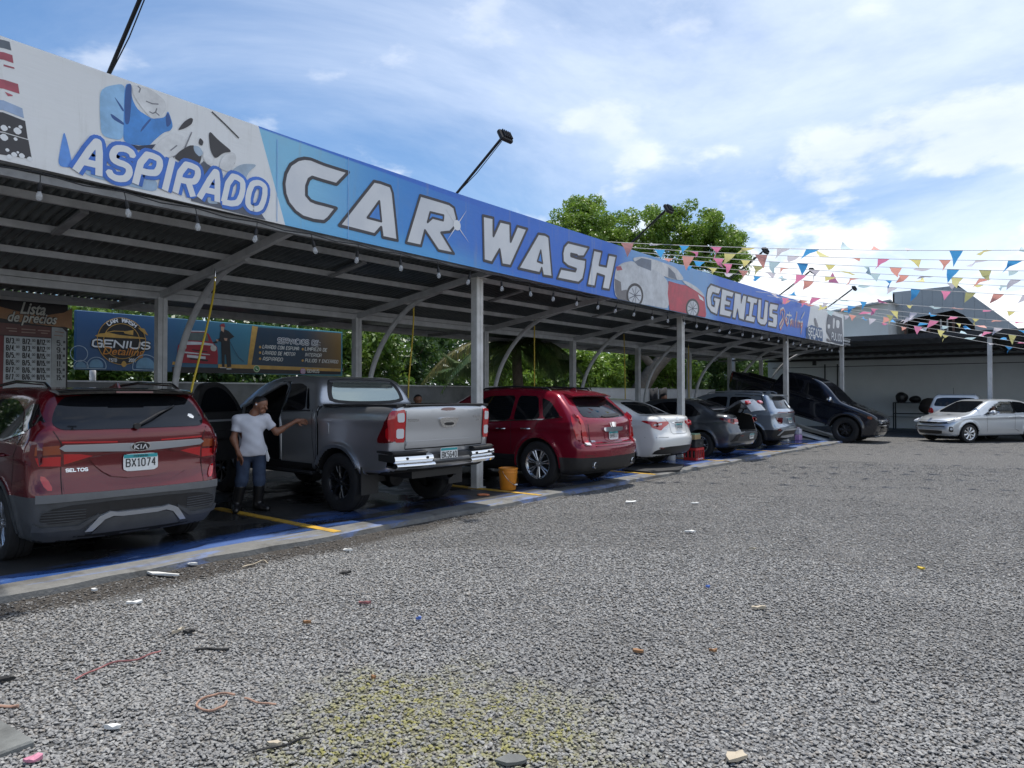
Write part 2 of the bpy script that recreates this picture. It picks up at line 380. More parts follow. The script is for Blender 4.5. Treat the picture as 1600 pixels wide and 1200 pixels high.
def npmesh(name, V, Q, mats, parent=None, smooth=180, mi=None):
    me = bpy.data.meshes.new(name); me.vertices.add(len(V)); me.vertices.foreach_set('co', np.ascontiguousarray(V, np.float32).ravel())
    k = Q.shape[1]; me.loops.add(Q.size); me.loops.foreach_set('vertex_index', np.ascontiguousarray(Q, np.int32).ravel())
    me.polygons.add(len(Q)); me.polygons.foreach_set('loop_start', np.arange(0, Q.size, k, dtype=np.int32))
    for x in (mats if isinstance(mats, (list, tuple)) else [mats]): me.materials.append(x)
    if mi is not None: me.polygons.foreach_set('material_index', np.ascontiguousarray(mi, np.int32))
    me.update(calc_edges=True); me.validate()
    me.polygons.foreach_set('use_smooth', np.ones(len(me.polygons), bool))
    if smooth < 180: me.set_sharp_from_angle(angle=R(smooth))
    o = bpy.data.objects.new(name, me)
    return link(o, parent)

# ------------------------------------------------------------------ cars
GLASS = mat('car_glass', (.005, .006, .008), .04, spec=.45)
GLASSL = mat('car_glass_sky_pale', (.33, .39, .36), .06, metal=.8, coat=1.0)  # pale green of the reflected sky put into the glass colour
RUBBER = mat('tyre_rubber', (.012, .012, .013), .75, var=.35, vscale=9, bump=.15, bscale=120)
BLACK = mat('black_plastic', (.014, .014, .015), .55, var=.3, vscale=14)
GREYPL = mat('grey_plastic', (.055, .058, .062), .55, var=.2, vscale=8, bump=.05, bscale=300)
GLOSSB = mat('gloss_black', (.006, .006, .007), .08, coat=1)
GAP = mat('gap_dark', (.004, .004, .004), .8)
CHROME = mat('chrome', (.78, .79, .80), .07, metal=1.0)
ALLOY = mat('alloy_silver', (.55, .56, .58), .24, metal=.9, var=.12, vscale=30)
ALLOYD = mat('alloy_dark', (.035, .036, .04), .3, metal=.6, coat=.4)
SATIN = mat('satin_silver', (.40, .42, .45), .38, metal=.6)
LRED = mat('lamp_red', (.45, .008, .012), .09, coat=1)
LREDD = mat('lamp_dark_red', (.10, .003, .006), .07, coat=1)
LAMB = mat('lamp_amber', (.26, .05, .014), .12, coat=1)
LWHITE = mat('lamp_white', (.62, .63, .64), .10, coat=1)
PLW = mat('plate_white', (.72, .73, .72), .4, var=.06, vscale=20)
PLT = mat('plate_teal', (.02, .30, .33), .4)
INK = mat('ink_black', (.012, .012, .014), .5)
WHITE = mat('print_white', (.78, .79, .79), .5)
SEATM = mat('car_interior', (.010, .010, .011), .8)

class Car:
    def __init__(s, name, label, loc, rot, L, W, H, top, plan, zb, tum, wheels, rt, wt, paint, br=.16, bf=.22, k=.11, cuts=None, adds=None, h=.03, bulge=.02, zlow=.45, ra=None, low=None, lowm=None, group='vehicles at the car wash', cat='car', arch=.02, crown=.0, shoulder=.012):
        s.L, s.W, s.H = L, W / 2, H; s.paint = paint; s.rt = rt; s.wx = wheels; s.wt = wt
        s.root = thing(name, label, cat, loc, rot, group)
        up = spl(top, 8); poly = np.array(up + [(top[-1][0] - .12, top[-1][1] - .02), (top[0][0] + .12, top[0][1] - .02)])
        dx = .02; s.gx0, s.gz0, s.dx = -.4, -.3, dx
        gx = np.arange(-.4, L + .5, dx); gz = np.arange(-.3, H + .45, dx)
        X, Z = np.meshgrid(gx, gz, indexing='ij'); D = np.full(X.shape, 1e9); ins = np.zeros(X.shape, bool)
        for i in range(len(poly)):
            a, b = poly[i], poly[(i + 1) % len(poly)]; d = b - a; q = d @ d
            if q < 1e-12: continue
            t = np.clip(((X - a[0]) * d[0] + (Z - a[1]) * d[1]) / q, 0, 1)
            D = np.minimum(D, (X - a[0] - t * d[0]) ** 2 + (Z - a[1] - t * d[1]) ** 2)
            if abs(d[1]) > 1e-9:
                c = ((a[1] > Z) != (b[1] > Z)) & (X < (b[0] - a[0]) * (Z - a[1]) / d[1] + a[0]); ins ^= c
        D = np.sqrt(D); s.P = np.where(ins, -D, D)
        px, pw = zip(*spl(plan, 8)); s.px, s.pw = np.array(px), np.array(pw)
        s.zb, s.tum, s.br, s.bf, s.k, s.bulge, s.zlow = zb, tum, br, bf, k, bulge, zlow
        s.ra = ra or rt + .05; s.cuts = cuts; s.adds = adds; s.crown = crown; s.shoulder = shoulder; s.archf = arch
        V, Q = nets(s.f, (-.06, -s.W - .06, .02), (L + .06, s.W + .06, H + .08), h)
        V = snap(s.f, V)
        # lower cladding: cut rows at z = low
        fc = V[Q].mean(1)
        mi = np.zeros(len(Q), int)
        a = V[Q]; nr = np.cross(a[:, 2] - a[:, 0], a[:, 3] - a[:, 1]); nr /= np.maximum(np.linalg.norm(nr, axis=1, keepdims=True), 1e-9)
        for wx in wheels:
            r = np.hypot(fc[:, 0] - wx, fc[:, 2] - rt)
            mi[(r < s.ra + .008) & (np.abs(nr[:, 1]) < .9)] = 1
            mi[(r < s.ra + .008) & (np.abs(fc[:, 1]) < s.Wf(fc[:, 0], fc[:, 2]) - .06)] = 1
        mi[nr[:, 2] < -.75] = 1
        if cuts is not None: mi[(np.abs(cuts(fc[:, 0], fc[:, 1], fc[:, 2])) < .016) & (fc[:, 2] > .5)] = 2
        if low:
            z = low; v = V[:, 2]; m = np.abs(v - z) < h * .5
            V[m, 2] = z
            V[m] = V[m]
            fc = V[Q].mean(1); lm = fc[:, 2] < z
            mi[lm & (mi == 0)] = 3
        s.body = npmesh('body', V, Q, [paint, GAP, SEATM, lowm or BLACK], s.root, 60, mi)
        s.mw = s.root
    def Wf(s, x, z):
        w = np.interp(x, s.px, s.pw)
        zb = s.zb(x) if callable(s.zb) else s.zb
        u = np.maximum(z - zb, 0)
        t = z - (zb - .16)
        return w - s.tum * u - .10 * u * u + s.shoulder * np.exp(-((z - zb + .09) / .05) ** 2) - s.bulge * ((z - .72) / .35) ** 2 * (z < .72) - .22 * np.maximum(s.zlow - z, 0) ** 1.3
    def f(s, x, y, z):
        ay = np.abs(y); q = np.clip(ay / s.W, 0, 1.2)
        rr = 1 - sstep(0, 1.1, x); ff = sstep(s.L - 1.25, s.L, x)
        xx = x - s.br * q ** 2.6 * rr + s.bf * q ** 2.6 * ff
        zz = z + s.crown * q * q
        i = np.clip((xx - s.gx0) / s.dx, 0, s.P.shape[0] - 1.001); j = np.clip((zz - s.gz0) / s.dx, 0, s.P.shape[1] - 1.001)
        i0 = i.astype(int); j0 = j.astype(int); a = i - i0; b = j - j0; P = s.P
        p = (P[i0, j0] * (1 - a) + P[i0 + 1, j0] * a) * (1 - b) + (P[i0, j0 + 1] * (1 - a) + P[i0 + 1, j0 + 1] * a) * b
        w = s.Wf(x, z)
        o = smax(p, (ay - w) * .93, s.k)
        if s.adds: o = s.adds(x, y, z, o)
        for wx in s.wx:
            r = np.hypot(x - wx, z - s.rt)
            # lip flare
            o = o - s.archf * np.exp(-((r - s.ra - .03) / .035) ** 2) * (ay > s.W - .25) * (z > .25)
            cav = np.maximum(r - s.ra, (s.W - .32) - ay)
            o = np.maximum(o, -cav)
        if s.cuts is not None: o = np.maximum(o, -s.cuts(x, y, z))
        return o
    def cast(s, P2, view, off, side=1, rng=None):
        P2 = np.array(P2, float); n = len(P2)
        if view == 'side': t0, t1 = s.W + .25, s.W - .55
        elif view == 'rear': t0, t1 = -.35, 1.9
        elif view == 'front': t0, t1 = s.L + .35, s.L - 2.8
        else: t0, t1 = s.H + .35, .3
        if rng: t0, t1 = rng
        def mk(t):
            if view == 'side': return P2[:, 0], side * t, P2[:, 1]
            if view in ('rear', 'front'): return t, P2[:, 0], P2[:, 1]
            return P2[:, 0], P2[:, 1], t
        K = 140; ts = np.linspace(t0, t1, K)
        fv = np.stack([s.f(*[np.broadcast_to(q, (n,)) for q in mk(t)]) for t in ts], 1)
        hit = fv < off; near = fv < fv.min(1, keepdims=True) + .02; k = np.where(hit.any(1), hit.argmax(1), near.argmax(1)); k = np.maximum(k, 1)
        a = ts[k - 1].copy(); b = ts[k].copy()
        for _ in range(12):
            m = (a + b) / 2; q = mk(m); v = s.f(*[np.broadcast_to(u, (n,)) for u in q]); inn = v < off
            b = np.where(inn, m, b); a = np.where(inn, a, m)
        q = mk(b); return np.stack([np.broadcast_to(u, (n,)) for u in q], 1)
    def grid(s, poly, cell):
        bm = bmesh.new(); fv = [bm.verts.new((p[0], p[1], 0)) for p in poly]; bm.faces.new(fv)
        xs = [p[0] for p in poly]; ys = [p[1] for p in poly]
        for ax, lo, hi in ((0, min(xs), max(xs)), (1, min(ys), max(ys))):
            k = int((hi - lo) / cell)
            for i in range(1, k + 1):
                c = lo + (hi - lo) * i / (k + 1); co = [0, 0, 0]; co[ax] = c; no = [0, 0, 0]; no[ax] = 1
                bmesh.ops.bisect_plane(bm, geom=bm.verts[:] + bm.edges[:] + bm.faces[:], dist=1e-5, plane_co=co, plane_no=no)
        bmesh.ops.triangulate(bm, faces=[q for q in bm.faces if len(q.verts) > 4])
        bm.verts.index_update()
        V = [(v.co.x, v.co.y) for v in bm.verts]; F = [[v.index for v in q.verts] for q in bm.faces]
        B = [tuple(v.index for v in e.verts) for e in bm.edges if e.is_boundary]
        bm.free(); return V, F, B
    def patch(s, name, poly, view, m, off=.005, side=1, parent=None, cell=.07, depth=.02, rng=None, lab=None, both=False):
        outs = []
        if name.startswith(('tail', 'revers', 'turn', 'lamp', 'reflector', 'fog', 'headlamp')) and rng is None: rng = (-.3, .42) if view == 'rear' else ((s.L + .3, s.L - .5) if view == 'front' else (s.W + .25, s.W - .17))
        for sd in ((1, -1) if both else (side,)):
            pl = poly
            if view in ('rear', 'front', 'top') and sd < 0: pl = [(-a, b) for a, b in poly] if view != 'top' else [(a, -b) for a, b in poly]
            V2, F, B = s.grid(pl, cell)
            T = s.cast(V2, view, off, sd, rng); G = grad(s.f, T.copy()); G /= np.maximum(np.linalg.norm(G, axis=1, keepdims=True), 1e-6)
            bs = sorted({i for e in B for i in e}); mp = {i: len(T) + k for k, i in enumerate(bs)}; mp2 = {i: len(T) + len(bs) + k for k, i in enumerate(bs)}
            V = list(T) + [T[i] for i in bs] + [T[i] - G[i] * (off + depth) for i in bs]
            F = list(F); nT = len(F)
            F += [(mp[a], mp[b], mp2[b], mp2[a]) for a, b in B]
            # orientation by gradient
            FF = []
            for qi, q in enumerate(F):
                p = [np.array(V[i]) for i in q]; nn = np.cross(p[1] - p[0], p[2] - p[0])
                if qi < nT and nn @ G[q[0]] < 0: q = q[::-1]
                FF.append(q)
            o = mo(name, V, FF, m, parent or s.root, 180)
            if lab: o['label'] = lab
            outs.append(o)
        return outs
    def line(s, name, pts, view, w=.008, m=None, off=.0025, both=False, parent=None, dens=.06):
        out = []
        for sd in ((1, -1) if both else (1,)):
            for pl in pts:
                V = []; F = []; q = []
                for a, b in zip(pl[:-1], pl[1:]):
                    k = max(1, int(math.dist(a, b) / dens))
                    q += [(a[0] + (b[0] - a[0]) * i / k, a[1] + (b[1] - a[1]) * i / k) for i in range(k)]
                q.append(pl[-1]); A = np.array(q)
                if view in ('rear', 'front') and sd < 0: A[:, 0] *= -1
                d = np.gradient(A, axis=0); d /= np.maximum(np.linalg.norm(d, axis=1, keepdims=True), 1e-9); nn = np.stack([-d[:, 1], d[:, 0]], 1) * w / 2
                T = np.concatenate([s.cast(A + nn, view, off, sd), s.cast(A - nn, view, off, sd)]); b0 = len(V); n = len(A)
                V += list(T); F += [(b0 + i, b0 + i + 1, b0 + n + i + 1, b0 + n + i) for i in range(n - 1)]
                out.append(mo(name, V, F, m or GAP, parent or s.root, 180))
        return out
    def pt(s, a, b, view, off=.0, side=1):
        return Vector(s.cast([(a, b)], view, off, side)[0])
    def wheel(s, rim='multi', rr=.66, rimm=None, n=9, steer=0.0, wid=None, pos=None):
        rimm = rimm or ALLOY; R0 = s.rt; w = (wid or .225) / 2; ri = R0 * rr
        t = MB(); pr = [(ri - .012, -w * .86), (ri + .01, -w), (R0 * .90, -w * 1.03), (R0 * .97, -w * .93), (R0 - .001, -w * .74), (R0, -w * .25), (R0 - .007, -w * .22), (R0 - .007, -w * .16), (R0, -w * .13), (R0, w * .13), (R0 - .007, w * .16), (R0 - .007, w * .22), (R0, w * .25), (R0 - .001, w * .74), (R0 * .97, w * .93), (R0 * .90, w * 1.03), (ri + .01, w), (ri - .012, w * .86), (ri - .02, w * .3), (ri - .02, -w * .8)]
        t.lathe(pr + [pr[0]], axis='y', n=44)
        rm = MB(); rm.lathe([(ri - .012, w * .88), (ri + .006, w * .97), (ri - .003, w * .90), (ri - .03, w * .75), (ri - .035, -w * .5)], axis='y', n=40)
        hubr = ri * .2; d0 = w * .70
        for i in range(n):
            a0 = 2 * math.pi * i / n + .2
            def spoke(a, r0, r1, w0, w1, y0, y1, th=.035):
                ca, sa = math.cos(a), math.sin(a); v = []
                for r, ww, yy in ((r0, w0, y0), ((r0 + r1) / 2, (w0 + w1) / 2 * .86, (y0 + y1) / 2 + .006), (r1, w1, y1)):
                    for sg, dy in ((-1, -.006), (-.45, .004), (.45, .004), (1, -.006), (1, -th), (-1, -th)):
                        v.append((r * ca - sg * ww * sa, yy + dy, r * sa + sg * ww * ca))
                f = [(k * 6 + j, k * 6 + (j + 1) % 6, k * 6 + 6 + (j + 1) % 6, k * 6 + 6 + j) for k in range(2) for j in range(6)]
                rm.add(v, f)
            if rim == 'twin':
                for e in (-.135, .135): spoke(a0 + e * .95, hubr * .8, ri - .01, .013, .017, d0, w * .82)
            elif rim == 'y':
                spoke(a0, hubr * .8, ri * .6, .026, .022, d0, w * .76)
                for e in (-.16, .16):
                    spoke(a0 + e, ri * .52, ri - .01, .012, .014, w * .76, w * .82)
            elif rim == 'hubcap':
                spoke(a0, hubr * .8, ri - .01, .02, .05, d0 + .01, w * .86)
            else: spoke(a0, hubr * .8, ri - .01, .022, .026, d0, w * .82)
        rm.lathe([(0, d0 + .012), (hubr * .55, d0 + .012), (hubr * .62, d0 + .006), (hubr * 1.15, d0 + .004), (hubr * 1.2, d0 - .03)], axis='y', n=20)
        for i in range(5):
            a = 2 * math.pi * i / 5; rm.lathe([(0, d0 + .011), (.009, d0 + .011), (.010, d0)], (hubr * .85 * math.cos(a), 0, hubr * .85 * math.sin(a)), 'y', 6)
        bk = MB(); bk.lathe([(0, -.01), (ri * .62, -.01), (ri * .64, -.03), (ri - .03, -w * .5)], axis='y', n=28)
        tm = rmm = bkm = None
        for x in s.wx:
            for sd in (1, -1):
                if tm is None:
                    o = t.build('wheel', RUBBER, s.root, 40); r = rm.build('rim', rimm, o, 35); b = bk.build('brake_disc', BLACK, o, 40)
                    tm, rmm, bkm = o.data, r.data, b.data
                else:
                    o = link(bpy.data.objects.new('wheel', tm), s.root); link(bpy.data.objects.new('rim', rmm), o); link(bpy.data.objects.new('brake_disc', bkm), o)
                z = s.rt
                o.location = (x, sd * (s.wt / 2), z)
                st = steer if x > s.L / 2 else 0
                o.rotation_euler = (0, random.uniform(0, 6), st if sd > 0 else math.pi + st)
    def arch(s, m, w=.06, off=.012, a0=-.1):
        a1 = math.pi - a0
        for x in s.wx:
            n = 22; po = circ(x, s.rt, s.ra + w, n, a0=a0, a1=a1); pi_ = circ(x, s.rt, s.ra + .002, n, a0=a0, a1=a1)
            s.patch('arch_trim', po + pi_[::-1], 'side', m, off, both=True, cell=.2)
    def plate(s, txt, yc, zc, view='rear', w=.31, hh=.155, back=PLW, sub=True, off=.012):
        p = s.pt(yc, zc, view, off); sg = -1 if view == 'rear' else 1
        g = grad(s.f, np.array([[p.x, yc, zc]]))[0]
        tilt = math.atan2(max(-.3, min(.5, g[2])), abs(g[0]) + 1e-6) * .6
        xd = Vector((0, -1 if view == 'rear' else 1, 0)); n0 = Vector((sg * math.cos(tilt), 0, math.sin(tilt))); yd = n0.cross(xd)
        o = Vector((p.x, yc, zc)) + n0 * .004
        fr = (o, xd, yd, n0)
        b = MB(); b.prism(rnd(rect(-w / 2, -hh / 2, w / 2, hh / 2), 2, .12), fr, .006); pl = b.build('licence_plate', back, s.root)
        a = MB(); a.flat(rect(-w * .485, hh * .26, w * .485, hh * .47), fr, .0075); a.build('plate_band', PLT, pl)
        t = MB()
        text(t, txt, fr, (0, -hh * .23), hh * .43, .15, h=.0085, center=True, fit=w * .84)
        if sub:
            text(t, 'PANAMA', fr, (0, hh * .31), hh * .11, .2, h=.009, center=True, fit=w * .40)
        t.build('plate_lettering', INK, pl)
    def mirror(s, x, z, m, cap=None, sz=1.0):
        for sd in (1, -1):
            p = s.pt(x, z, 'side', 0, sd); mb = MB()
            prof = [(.0, -.10), (.05, -.09), (.078, -.03), (.08, .04), (.065, .09), (.0, .105)]
            v = []; n = 10; 
            for r, h in prof:
                for j in range(n):
                    a = 2 * math.pi * j / n; v.append((p.x + r * .95 * math.cos(a) * sz, p.y + sd * (.13 + h * sz), p.z + .05 + r * math.sin(a) * sz))
            f = [(i * n + j, i * n + (j + 1) % n, i * n + n + (j + 1) % n, i * n + n + j) for i in range(len(prof) - 1) for j in range(n)]
            mb.add(v, f); mb.bar((p.x, p.y - sd * .02, p.z - .01), (p.x, p.y + sd * .1, p.z + .03), .05, .03)
            o = mb.build('wing_mirror', m, s.root, 50)
            g = MB(); g.add([(p.x - .078 * sz, p.y + sd * (.06), p.z), (p.x - .078 * sz, p.y + sd * .2, p.z), (p.x - .078 * sz, p.y + sd * .2, p.z + .1), (p.x - .078 * sz, p.y + sd * .06, p.z + .1)], [(0, 1, 2, 3)]); g.build('mirror_glass', CHROME, o)
    def handle(s, x, z, m=None, w=.19, hh=.03):
        for sd in (1, -1):
            p = s.pt(x, z, 'side', 0, sd); b = MB()
            b.tube([(p.x - w / 2, p.y, z), (p.x - w / 2 + .02, p.y + sd * .035, z), (p.x + w / 2 - .03, p.y + sd * .038, z), (p.x + w / 2, p.y, z)], hh * .45, 8)
            b.build('door_handle', m or s.paint, s.root, 60)
    def badge(s, draw, yc, zc, m, view='rear', off=.008, scale=1.0):
        p = s.pt(yc, zc, view, 0); sg = -1 if view == 'rear' else 1
        g = grad(s.f, np.array([[p.x, yc, zc]]))[0]; g /= np.linalg.norm(g); n0 = Vector(g)
        xd = Vector((0, 0, 1)).cross(n0).normalized(); yd = n0.cross(xd)
        fr = (p + n0 * off, xd, yd, n0); mb = MB(); draw(mb, fr); return mb.build('emblem', m, s.root, 40)

# ---- the three nearest
RED1 = mat('paint_dark_red', (.115, .004, .009), .18, metal=.3, coat=.7)
RED2 = mat('paint_crystal_red', (.21, .006, .022), .22, metal=.3, coat=.65)
GREYP = mat('paint_grey', (.47, .485, .51), .33, metal=.85, coat=.8)
PAD = .06
def halo_text(s, size, fit=None, w=.2, shear=0.0):
    def d(mb, fr): text(mb, s, fr, (0, -size / 2), size, w, center=True, fit=fit, h=.001, shear=shear)
    return d
def build_seltos():
    T = [(.16, .22), (.06, .32), (.015, .50), (.0, .66), (.035, .76), (.055, .92), (.035, 1.12), (.05, 1.22), (.12, 1.29), (.30, 1.53), (.40, 1.575), (.9, 1.61), (1.6, 1.62), (2.2, 1.585), (2.55, 1.50), (3.2, 1.13), (3.45, 1.06), (4.05, .97), (4.25, .85), (4.34, .62), (4.32, .38), (4.2, .22)]
    plan = [(-.1, .80), (0, .82), (.3, .875), (.9, .90), (2.2, .90), (3.5, .895), (4.1, .86), (4.4, .78)]
    c = Car('compact_suv', 'dark red compact SUV with a silver bar between its tail lamps', (2.98, 7.0, PAD), (0, 0, R(90)), 4.35, 1.80, 1.62, T, plan, lambda x: 1.09 - .05 * sstep(.6, 3, x), .36, (.90, 3.51), .338, 1.58, RED1, br=.17, k=.10, low=.64, lowm=GREYPL, ra=.40)
    rt = c.root
    # glass
    c.patch('rear_window', rnd([(-.66, 1.235), (-.56, 1.225), (.56, 1.225), (.66, 1.235), (.70, 1.30), (.60, 1.50), (.48, 1.535), (-.48, 1.535), (-.60, 1.50), (-.70, 1.30)], 2), 'rear', GLASS, .004)
    c.patch('side_window', rnd([(.42, 1.19), (.80, 1.13), (1.52, 1.11), (1.52, 1.50), (.95, 1.50), (.62, 1.40)], 2, .12), 'side', GLASS, .004, both=True)
    c.patch('side_window', rnd([(1.60, 1.105), (2.66, 1.09), (2.72, 1.18), (2.25, 1.46), (2.0, 1.51), (1.60, 1.505)], 2, .12), 'side', GLASS, .004, both=True)
    c.patch('windscreen', rnd([(-.66, 1.14), (.66, 1.14), (.58, 1.50), (-.58, 1.50)], 2, .12), 'front', GLASS, .004)
    c.patch('window_trim', [(.36, 1.20), (.8, 1.118), (2.72, 1.07), (2.72, 1.088), (.8, 1.136), (.40, 1.216)], 'side', CHROME, .008, both=True)
    c.patch('pillar_trim', [(.22, 1.30), (.40, 1.20), (.60, 1.40), (.50, 1.46), (.38, 1.46)], 'side', GLOSSB, .004, both=True)
    # roof spoiler and rails
    sp = MB()
    v = []
    for y in np.linspace(-.62, .62, 13):
        q = (abs(y) / .62) ** 3 * .07
        for x, z in ((.44, 1.60), (.26, 1.605), (.155, 1.575), (.165, 1.555), (.30, 1.535), (.46, 1.57)): v.append((x + q, y, z - q * .25))
    f = [(i * 6 + j, i * 6 + (j + 1) % 6, i * 6 + 6 + (j + 1) % 6, i * 6 + 6 + j) for i in range(12) for j in range(6)] + [tuple(range(6)), tuple(range(77, 71, -1))]
    sp.add(v, f); spo = sp.build('roof_spoiler', GLOSSB, rt, 45)
    b = MB(); b.box((.155, 0, 1.567), (.012, .34, .016)); b.build('brake_light', LREDD, spo)
    for sd in (1, -1):
        r = MB(); r.tube([(.55, sd * .60, 1.60), (.66, sd * .60, 1.645), (1.5, sd * .595, 1.675), (2.2, sd * .58, 1.635), (2.32, sd * .575, 1.585)], .018, 8); r.build('roof_rail', GLOSSB, rt, 60)
    f_ = MB(); f_.add([(.50, -.012, 1.60), (.50, .012, 1.60), (.58, .02, 1.60), (.74, .012, 1.61), (.74, -.012, 1.61), (.58, -.02, 1.60), (.53, 0, 1.665), (.57, 0, 1.665)], [(0, 1, 6), (1, 2, 7, 6), (2, 3, 7), (3, 4, 7), (4, 5, 7), (5, 0, 6, 7)]); f_.build('aerial_fin', RED1, rt)
    # chrome bar, lamps
    c.patch('chrome_bar', [(-.66, 1.065), (-.62, 1.035), (-.20, 1.015), (-.1, 1.01), (.1, 1.01), (.20, 1.015), (.62, 1.035), (.66, 1.065), (.62, 1.092), (.1, 1.086), (-.1, 1.086), (-.62, 1.092)], 'rear', SATIN, .018)
    c.patch('tail_lamp', [(.28, 1.005), (.40, .96), (.60, .905), (.72, .885), (.83, .90), (.865, 1.0), (.85, 1.10), (.78, 1.115), (.66, 1.105), (.62, 1.03)], 'rear', LREDD, .010, both=True, cell=.05)
    c.patch('tail_lamp_red', [(.40, .985), (.62, .918), (.625, 1.012), (.5, 1.005)], 'rear', LRED, .014, both=True)
    c.patch('tail_lamp_red', [(.645, .905), (.80, .912), (.825, .985), (.645, .99)], 'rear', LRED, .014, both=True)
    c.patch('turn_lamp', [(.645, 1.01), (.83, 1.005), (.825, 1.08), (.66, 1.09)], 'rear', LAMB, .014, both=True)
    c.patch('tail_lamp_side', rnd([(.13, .88), (.32, .98), (.36, 1.10), (.25, 1.14), (.10, 1.11)], 1), 'side', LREDD, .008, both=True)
    c.patch('upper_light_strip', [(.20, 1.098), (.64, 1.11), (.64, 1.124), (.20, 1.11)], 'rear', LRED, .006, both=True)
    c.badge(lambda mb, fr: mb.prism(circ(0, 0, .088, 28, .046), (fr[0], fr[1], fr[2], fr[3]), .012), 0, 1.055, CHROME, off=.018)
    c.badge(lambda mb, fr: mb.prism(circ(0, 0, .080, 28, .039), fr, .003), 0, 1.055, INK, off=.0295)
    kg = {'A': (4, [[(0, -.3), (2, 6), (4, -.3)]])}
    c.badge(lambda mb, fr: text(mb, 'KIA', fr, (0, -.02), .040, .24, center=True, fit=.115, glyphs=kg, h=.001), 0, 1.055, LWHITE, off=.033)
    c.badge(halo_text('SELTOS', .026, .17, .22), .52, .865, CHROME, off=.006)
    c.plate('BX1074', 0, .905, w=.315, hh=.16, off=.036)
    # tailgate relief and gaps
    c.patch('tailgate_panel', rnd([(-.46, 1.0), (.46, 1.0), (.36, .86), (.22, .77), (-.22, .77), (-.36, .86)], 1), 'rear', RED1, .026, cell=.05, depth=.03)
    c.patch('tailgate_lower', [(.63, .665), (.63, .80), (.45, .79), (.26, .70), (-.26, .70), (-.45, .79), (-.63, .80), (-.63, .665)], 'rear', RED1, .014, depth=.02)
    c.line('panel_gap', [[(.645, .66), (.64, .88)], [(.64, .88), (.64, 1.1), (.70, 1.22)]], 'rear', .007, both=True)
    c.line('panel_gap', [[(.40, 1.18), (.50, .95), (.56, .72)], [(1.56, 1.11), (1.56, .50), (1.40, .42)], [(2.72, 1.07), (2.66, .6), (2.6, .42), (1.3, .40)]], 'side', both=True)
    c.patch('reflector', rnd([(.70, .695), (.76, .70), (.80, .83), (.745, .815)], 1), 'rear', LRED, .010, both=True)
    # bumper
    c.patch('bumper_strip', [(-.83, .585), (-.2, .60), (.2, .60), (.83, .585), (.83, .66), (-.83, .66)], 'rear', mat('grey_plastic_lit', (.13, .135, .14), .5, var=.1), .014)  # strip's paler grey puts the light on its upward face into the colour
    c.patch('bumper_grille', rnd([(-.80, .40), (-.52, .40), (-.34, .47), (.34, .47), (.52, .40), (.80, .40), (.78, .52), (.50, .565), (-.50, .565), (-.78, .52)], 1), 'rear', BLACK, .006)
    for sd in (1, -1):
        for k in range(5):
            gr = MB(); z = .415 + k * .024; p = [c.pt(sd * y, z, 'rear', .009) for y in (.46 + .0 * k, .58, .72, .79)]; gr.tube(p, .004, 5); gr.build('grille_bar', GREYPL, rt)
    c.patch('bumper_frame', [(.84, .33), (.50, .33), (.36, .43), (.36, .46), (.52, .365), (.80, .37), (.84, .40)], 'rear', GREYPL, .022, both=True)
    c.patch('skid_plate', [(-.46, .30), (-.36, .43), (-.27, .47), (-.2, .455), (.2, .455), (.27, .47), (.36, .43), (.46, .30), (.40, .30), (.31, .40), (.24, .425), (.16, .415), (-.16, .415), (-.24, .425), (-.31, .40), (-.40, .30)], 'rear', SATIN, .030)
    c.patch('skid_lower', [(-.40, .27), (-.31, .395), (-.24, .415), (.24, .415), (.31, .395), (.40, .27)], 'rear', GREYPL, .022)
    c.arch(GREYPL, .05, .014)
    # wiper
    w = MB(); p0 = c.pt(.03, 1.245, 'rear', .02); p1 = c.pt(-.40, 1.43, 'rear', .022); w.tube([p0, p0 * .5 + p1 * .5 + Vector((-.012, 0, .01)), p1], .010, 6); w.lathe([(0, -.03), (.03, -.03), (.028, .01), (0, .015)], p0, 'x', 12); w.build('rear_wiper', BLACK, rt, 50)
    c.patch('window_sticker', [(-.55, 1.31), (-.585, 1.30), (-.60, 1.32), (-.575, 1.345), (-.545, 1.35), (-.53, 1.33)], 'rear', WHITE, .006)
    c.mirror(2.62, 1.08, RED1); c.handle(.78, .99); c.handle(1.72, .985)
    c.wheel('twin', .66, ALLOY, 5, wid=.215)
    return c
